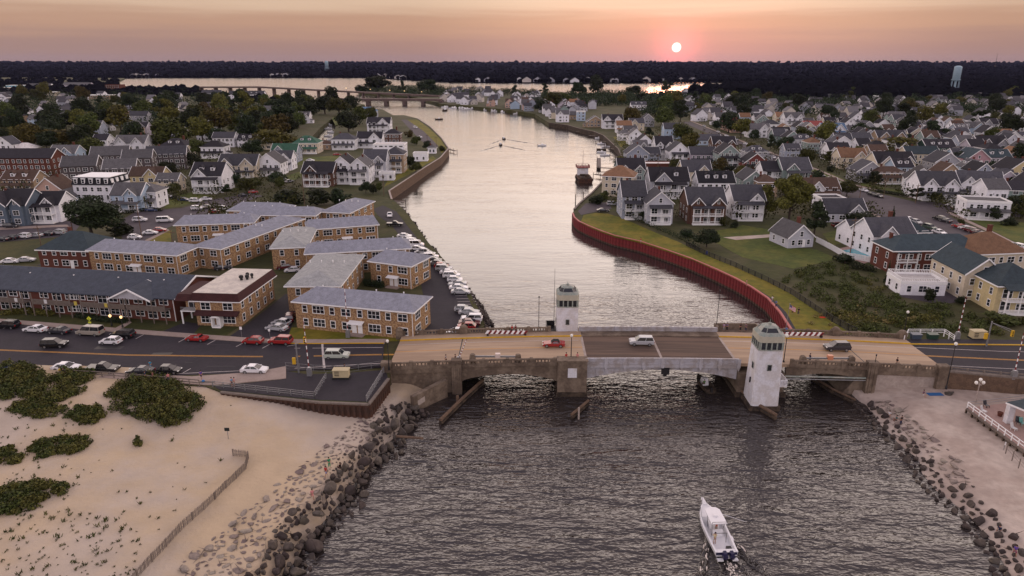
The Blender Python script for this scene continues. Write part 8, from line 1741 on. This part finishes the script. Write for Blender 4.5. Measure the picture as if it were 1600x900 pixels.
# ------------------------------------------------------------------ people
def skin(name, verts, edges, rad, m, sub=1):
    me = bpy.data.meshes.new(name); me.from_pydata(verts, edges, []); o = bpy.data.objects.new(name, me); COL.objects.link(o)
    md = o.modifiers.new('s', 'SKIN'); md.use_smooth_shade = True
    for i, sv in enumerate(me.skin_vertices[0].data): sv.radius = rad[i] if isinstance(rad[i], tuple) else (rad[i], rad[i]); sv.use_root = (i == 0)
    s = o.modifiers.new('u', 'SUBSURF'); s.levels = sub; s.render_levels = sub
    dg = bpy.context.evaluated_depsgraph_get(); r = bpy.data.meshes.new_from_object(o.evaluated_get(dg)); r.name = name; r.materials.clear(); r.materials.append(MATS[m]); bpy.data.objects.remove(o); return r
def pose(kind):
    P = dict(pel=(0, 0, .95), sp=(0, .01, 1.14), ch=(0, .0, 1.33), nk=(0, .01, 1.47), hb=(0, 0, 1.56), hd=(0, -.01, 1.66))
    for s, n in ((-1, 'l'), (1, 'r')):
        P['sh'+n] = (s*.17, 0, 1.40); P['hp'+n] = (s*.09, 0, .88)
        if kind == 'stand': A = [(s*.22, .02, 1.13), (s*.24, -.05, .90)]; Lg = [(s*.10, -.02, .50), (s*.10, .02, .09), (s*.11, -.14, .04)]
        elif kind == 'walk': A = [(s*.21, s*.12, 1.15), (s*.22, s*.12-.12, .95)]; Lg = [(s*.10, -s*.20-.03, .52), (s*.10, -s*.32+.06, .10), (s*.10, -s*.32-.08, .05)]
        elif kind == 'sit': A = [(s*.23, -.05, 1.15), (s*.18, -.28, 1.05)]; Lg = [(s*.14, -.42, .98), (s*.13, -.46, .56), (s*.13, -.60, .52)]
        else: A = [(s*.26, -.12, 1.20), (s*.16, -.32, 1.22)]; Lg = [(s*.10, -.02, .50), (s*.11, .02, .09), (s*.12, -.14, .04)]
        P['el'+n], P['wr'+n] = A; P['kn'+n], P['an'+n], P['to'+n] = Lg
    return P
def body_mesh(kind):
    P = pose(kind); names = ['pel', 'sp', 'ch', 'nk', 'hb', 'hd']; V = [P[k] for k in names]; Rd = [(.13, .10), (.12, .09), (.15, .10), .055, .075, .095]; E = [(0, 1), (1, 2), (2, 3), (3, 4), (4, 5)]
    V.append((0, -.01, 1.74)); Rd.append(.06); E.append((5, 6)); V.append((0, -.115, 1.645)); Rd.append(.018); E.append((5, 7))
    for n in 'lr':
        b = len(V); V += [P['sh'+n], P['el'+n], P['wr'+n]]; Rd += [.062, .045, .03]; E += [(2, b), (b, b+1), (b+1, b+2)]
        w = Vector(P['wr'+n]); d = (w-Vector(P['el'+n])).normalized(); sd = d.cross(Vector((1, 0, 0))); sd = sd.normalized() if sd.length > .1 else Vector((0, 1, 0)); pl = len(V); V.append(tuple(w+d*.07)); Rd.append((.035, .02)); E.append((b+2, pl))
        for i, ln in enumerate((.055, .07, .075, .065)):
            f = len(V); o = w+d*.09+sd*(.03-.02*i); V += [tuple(o+d*.03), tuple(o+d*(ln+.02)+Vector((-.01 if n == 'r' else .01, 0, 0)))]; Rd += [.009, .008]; E += [(pl, f), (f, f+1)]
        f = len(V); o = w+d*.03+sd*.045; V += [tuple(o), tuple(o+d*.045+sd*.012)]; Rd += [.011, .009]; E += [(pl, f), (f, f+1)]
        b = len(V); V += [P['hp'+n], P['kn'+n], P['an'+n], P['to'+n]]; Rd += [.085, .058, .04, .035]; E += [(0, b), (b, b+1), (b+1, b+2), (b+2, b+3)]
    return skin('body', V, E, Rd, 'skin')
def shirt_mesh(kind):
    P = pose(kind); V = [P['pel'], P['sp'], P['ch'], (0, .01, 1.43)]; Rd = [(.155, .125), (.145, .115), (.175, .125), .09]; E = [(0, 1), (1, 2), (2, 3)]
    for n in 'lr':
        b = len(V); e = Vector(P['sh'+n]).lerp(Vector(P['el'+n]), .75); V += [P['sh'+n], tuple(e)]; Rd += [.082, .065]; E += [(2, b), (b, b+1)]
    return skin('shirt', V, E, Rd, 'cloth')
def pants_mesh(kind, full):
    P = pose(kind); V = [P['pel'], (P['pel'][0], P['pel'][1], P['pel'][2]-.07)]; Rd = [(.15, .125), (.13, .12)]; E = [(0, 1)]
    for n in 'lr':
        b = len(V); kn = Vector(P['kn'+n]); hp = Vector(P['hp'+n]); V += [P['hp'+n], tuple(hp.lerp(kn, .8))]; Rd += [.105, .085]; E += [(1, b), (b, b+1)]
        if full: V.append(tuple(kn.lerp(Vector(P['an'+n]), .8))); Rd.append(.062); E.append((b+1, b+2))
    return skin('trousers' if full else 'shorts', V, E, Rd, 'cloth')
PM = {k: (body_mesh(k), shirt_mesh(k), pants_mesh(k, False), pants_mesh(k, True)) for k in ('stand', 'walk', 'sit', 'lean')}
HAIR = MB().lathe([(.112, -.03), (.118, .02), (.10, .08), (.05, .115), (.01, .12)], 10).build('hair', 'cloth', True)
def person(px, py, z, kind, rot, shirt, leg, full, label, hair=(.03, .02, .015), s=1.0, group='people about the bridge and beach', loc=None):
    p = loc if loc is not None else U(px, py, z); b, sh, so, tr = PM[kind]
    if kind == 'sit': p = p-Vector((0, 0, .42*s))
    t = thing('person', label, 'person', p, rot, group, (s, s, s)); obj('body', b, t); obj('shirt', sh, t, col=shirt); obj('trousers' if full else 'shorts', tr if full else so, t, col=leg); obj('hair', HAIR, t, (0, .015, 1.68), col=hair); return t
NV, BLK, RED, WHT, BLU, PNK, GRN, PUR, YEL, GRY = (.02, .025, .06), (.012, .012, .015), (.38, .03, .03), (.6, .6, .6), (.06, .14, .36), (.55, .22, .22), (.02, .22, .10), (.12, .07, .30), (.55, .42, .05), (.2, .2, .2)
bz = GL+.14
for a in [(95, 588, bz, 'walk', 80, YEL, BLU, False, 'person in yellow top on the boardwalk beside the white saloon'), (101, 589, bz, 'walk', 80, BLK, BLK, True, 'person in black walking close behind the yellow top'), (228, 594, bz, 'walk', 90, NV, BLK, True, 'person in dark clothes at the boardwalk rail, left of a pair'), (240, 595, bz, 'walk', -90, (.14, .05, .05), BLK, True, 'person in dark red at the boardwalk rail, right of a pair'), (264, 597, bz, 'stand', 30, PNK, BLU, False, 'person in pink and blue on the boardwalk'), (236, 577, GL+.05, 'walk', 0, (.04, .25, .4), (.04, .25, .4), False, 'person in turquoise by the dark saloon'), (315, 593, bz, 'walk', 10, PUR, NV, False, 'person in purple shirt and white cap at the ramp top'), (363, 604, GL+.05, 'stand', 60, (.2, .32, .45), NV, False, 'person in pale blue at the terrace rail'), (367, 604, GL+.05, 'stand', -60, PNK, GRY, False, 'person in pink at the terrace rail'), (539, 582, GL+.05, 'walk', 90, (.03, .03, .04), BLK, True, 'person in black behind the beige cabinet'),
 (515, 731, None, 'stand', 30, GRN, GRN, True, 'person in green standing on the stone crest'), (510, 745, None, 'walk', 150, RED, BLU, False, 'person in red top and blue shorts on the stone crest'), (532, 735, None, 'sit', -120, BLK, BLK, True, 'person in dark clothes sitting on a flat stone'), (489, 781, None, 'walk', 200, PNK, PNK, False, 'person in pink on the stone crest nearest the water'),
 (1442, 620, 'r', 'sit', 20, (.12, .08, .12), WHT, False, 'person sitting on the sand beside the blue towel'), (1388, 656, 'r', 'stand', -60, WHT, GRY, False, 'person in white among the dark stones under the abutment'), (1400, 660, 'r', 'sit', -90, (.05, .12, .12), BLK, True, 'person in dark green sitting among the stones'), (1407, 664, 'r', 'stand', 200, BLK, NV, True, 'person in black standing among the stones'), (1560, 834, 'r', 'sit', -60, NV, BLK, False, 'person in navy sitting low on the sand with a rod'), (1584, 870, 'r', 'walk', 160, PUR, (.2, .05, .1), False, 'person in purple walking on the smaller beach')]:
    z = a[2]
    if z is None: q = U(a[0], a[1], 2.2); z = beach_l(q.x, q.y)+.1
    if z == 'r': q = U(a[0], a[1], 1.8); z = beach_r(q.x, q.y)+(.12 if a[3] != 'sit' else .0)
    person(a[0], a[1], z, *a[3:])
def bperson(x, y, kind, rot, sh, lg, full, label, on=.2): person(0, 0, 0, kind, rot, sh, lg, full, label, loc=BW(x, y, DZ(x)+on))
for a in [(-27.9, 7.0, 'lean', 180, RED, BLK, True, 'person in red leaning on the far parapet, left of two'), (-27.2, 7.0, 'lean', 180, (.14, .02, .03), BLK, True, 'person in dark red leaning on the far parapet, right of two'), (-37.9, -6.6, 'walk', 90, BLK, NV, True, 'person in black walking behind the near parapet by the west pilaster'), (-39.6, -6.6, 'walk', -90, GRY, BLK, True, 'person in grey walking behind the near parapet'), (14.2, 8.0, 'lean', 180, (.3, .22, .34), GRY, True, 'person in lilac at the far parapet corner'), (14.9, 8.2, 'stand', 160, (.15, .12, .2), BLK, True, 'person in dark purple at the far parapet corner'), (17.6, 8.3, 'stand', 200, BLK, BLK, True, 'person in black sitting side by the far parapet corner'), (18.6, 8.1, 'lean', 150, (.15, .1, .12), NV, True, 'person in brown by the far parapet corner'), (26.2, 7.0, 'lean', 180, (.08, .16, .34), NV, True, 'person in blue leaning on the far parapet above the striped barrier'), (41.0, -6.5, 'walk', 90, BLK, (.1, .03, .02), True, 'person in black walking behind the near parapet east of the pilaster'), (25.6, -6.2, 'walk', 90, NV, BLK, True, 'person in navy beside the folded gate'), (-18.0, -6.9, 'stand', 20, RED, WHT, False, 'person in red and white on top of the stone pier'), (-16.0, -6.9, 'stand', -40, PNK, RED, False, 'person in pink and red on top of the stone pier')]:
    on = 1.12 if 'stone pier' in a[-1] else .2; bperson(*a, on=.2)
for px, py, kind, rt, sh, lg, fu, lb in ((1001, 380, 'stand', 40, RED, WHT, False, 'person in red on the green bank by the red bulkhead'), (1166, 447, 'stand', 60, PNK, GRY, False, 'person in pink at the bend of the red bulkhead'), (1238, 490, 'stand', 180, BLK, BLK, True, 'person in black on the green bank, left of two near the flag'), (1247, 492, 'stand', 150, BLK, NV, True, 'person in black on the green bank, right of two near the flag'), (1206, 473, 'lean', 100, WHT, GRY, True, 'person in white leaning on the red bulkhead'), (1212, 480, 'lean', 100, BLU, NV, True, 'person in blue leaning on the red bulkhead')): person(px, py, GR+.05, kind, rt, sh, lg, fu, lb)
for dx, dy, sh, lb in ((-.4, -.1, (.35, .08, .06), 'person in red at the helm of the white motor boat'), (-2.6, .8, (.5, .42, .25), 'person in tan standing in the cockpit of the white motor boat')):
    a = R(BROT); q = Vector((BC.x+dx*math.cos(a)-dy*math.sin(a), BC.y+dx*math.sin(a)+dy*math.cos(a), .46)); person(0, 0, 0, 'lean', BROT+90, sh, (.3, .25, .2), False, lb, loc=q)
person(0, 0, 0, 'sit', 188, (.06, .16, .05), BLK, True, 'person in green coat sitting in the dark skiff', loc=U(1100, 603, .55))
solo('carry_bag', MB().loft([[(-.2, -.1, 0), (.2, -.1, 0), (.2, .1, 0), (-.2, .1, 0)], [(-.24, -.12, .35), (.24, -.12, .35), (.2, .1, .35), (-.2, .1, .35)]]).path([(-.12, 0, .35), (-.1, 0, .6), (.1, 0, .6), (.12, 0, .35)], .02).build('carry_bag', 'cloth'), 'bright blue bag at the top of the beach ramp', 'bag', U(318, 597, bz), 10, col=(.03, .2, .5))
solo('kite', MB().loft([[(-.7, -.35, .02), (.5, -.45, .02), (.8, .3, .02), (-.5, .4, .02)], [(-.5, -.2, .12), (.4, -.3, .14), (.6, .2, .1), (-.4, .3, .12)]]).build('kite', 'cloth'), 'bright orange red sheet lying on the green bank', 'sheet', U(1285, 496, GR+.05), 0, col=(.5, .05, .02))
solo('litter_barrel', MB().lathe([(.3, 0), (.34, .5), (.3, .95), (.26, .95)], 10).build('barrel', 'plastic'), 'blue barrel standing on the green bank', 'barrel', U(1104, 397, GR+.03), 0, col=(.03, .05, .2))
solo('picnic_cooler', MB().box(-.35, .35, -.22, .22, 0, .4).box(-.38, .38, -.24, .24, .4, .5).build('cooler', 'plastic'), 'white box beside the person in navy on the sand', 'cooler', U(1554, 832, beach_r(*U(1554, 832, 1.8).xy)), 20, col=(.6, .6, .62))
# ------------------------------------------------------------------ the evening air
def haze():
    m = bpy.data.materials.new('haze'); m.use_nodes = True; N = m.node_tree.nodes; N.clear(); o = N.new('ShaderNodeOutputMaterial'); v = N.new('ShaderNodeVolumePrincipled')
    v.inputs['Color'].default_value = (.50, .53, .95, 1); v.inputs['Density'].default_value = 9e-6; v.inputs['Anisotropy'].default_value = 0
    m.node_tree.links.new(v.outputs[0], o.inputs['Volume']); MATS['haze'] = m
    obj('haze', MB().box(-17000, 17000, -700, 17000, -4, 190).build('haze', 'haze'), kind='stuff')
haze()
# ------------------------------------------------------------------ labels that single out one thing each
ORD = 'first second third fourth fifth sixth seventh eighth ninth tenth eleventh twelfth thirteenth fourteenth fifteenth sixteenth seventeenth eighteenth nineteenth twentieth'.split()
ORD += ['twenty-'+w for w in ORD[:9]]+['thirtieth']+['thirty-'+w for w in ORD[:9]]+['fortieth']
def finish_labels():
    bpy.context.view_layer.update()
    px = {o.name: PX(o.matrix_world.translation) for o in THINGS}
    marks = []
    for o in THINGS:
        l = o['label']; w = len(l.split())
    SHORT = [(24, 352, 'slate blue houses'), (60, 276, 'long red brick block'), (150, 320, 'mansard house'), (230, 290, 'yellow house'), (325, 300, 'wraparound porch house'), (205, 240, 'twin gabled white house'), (400, 275, 'wide cream house'), (478, 238, 'green roofed house'), (505, 210, 'creek'), (537, 232, 'creek mouth porch house'), (570, 184, 'blue roofed clubhouse'), (592, 206, 'tall white gabled house'), (616, 268, 'waterside row'), (370, 156, 'long condominium row'), (175, 142, 'dark brick bay block'), (148, 153, 'white roofed warehouse'), (24, 140, 'turquoise building'), (60, 180, 'western woods'), (280, 195, 'large olive tree'), (430, 180, 'dark creekside grove'),
     (640, 150, 'low road bridge'), (720, 160, 'marina'), (790, 165, 'marina point'), (880, 190, 'point white house'), (860, 160, 'far point grove'), (950, 205, 'two porch house'), (1000, 230, 'dockside white cluster'), (1030, 345, 'green bank balcony houses'), (1103, 345, 'twin gabled brown house'), (1045, 268, 'low brick building'), (1100, 225, 'long low blue house'), (1148, 202, 'red pyramid roof'), (1086, 160, 'red brick hall'), (1000, 170, 'bay shore'), (1180, 260, 'dark red house'), (1243, 285, 'grey green balcony house'), (1240, 200, 'three storey white house'), (1302, 218, 'blue roofed house'), (1270, 205, 'dark red roof'), (1250, 385, 'lone cottage'), (1340, 395, 'swimming pool'), (1462, 425, 'red brick apartment house'), (1398, 270, 'wide cream gabled house'), (1436, 300, 'green awning house'), (1528, 308, 'bay window house'), (1526, 265, 'pink house'), (1468, 245, 'dark green house'), (1440, 462, 'roof deck building'), (1400, 185, 'tan school'), (1490, 160, 'water tower'), (1520, 207, 'wide pale blue house'), (1570, 215, 'eastern edge'), (1361, 157, 'white flat block'), (1590, 485, 'pale yellow house'), (1340, 240, 'tan roofed cream house'), (1180, 215, 'upper street houses'), (1220, 165, 'eastern woods edge')]
    by = {}
    for o in THINGS: by.setdefault(o['label'].lower(), []).append(o)
    for l, os_ in list(by.items()):
        if len(os_) == 1 and len(l.split()) >= 4: continue
        if os_[0].get('category') in ('house', 'tree', 'utility pole'):
            for o in os_:
                x, y = px[o.name]; s = min(SHORT, key=lambda m: (m[0]-x)**2+((m[1]-y)*2)**2)
                o['label'] = f"{o['label']} near the {s[2]}"
    by = {}
    for o in THINGS: by.setdefault(o['label'].lower(), []).append(o)
    for l, os_ in by.items():
        if len(os_) < 2: continue
        xs = [px[o.name][0] for o in os_]; ys = [px[o.name][1] for o in os_]
        k = 0 if max(xs)-min(xs) > (max(ys)-min(ys))*.8 else 1; os_.sort(key=lambda o: px[o.name][k])
        for i, o in enumerate(os_): o['label'] = f"{o['label']}, {ORD[i] if i < 40 else 'number '+str(i+1)} from {'left' if k == 0 else 'the back'}"
finish_labels()
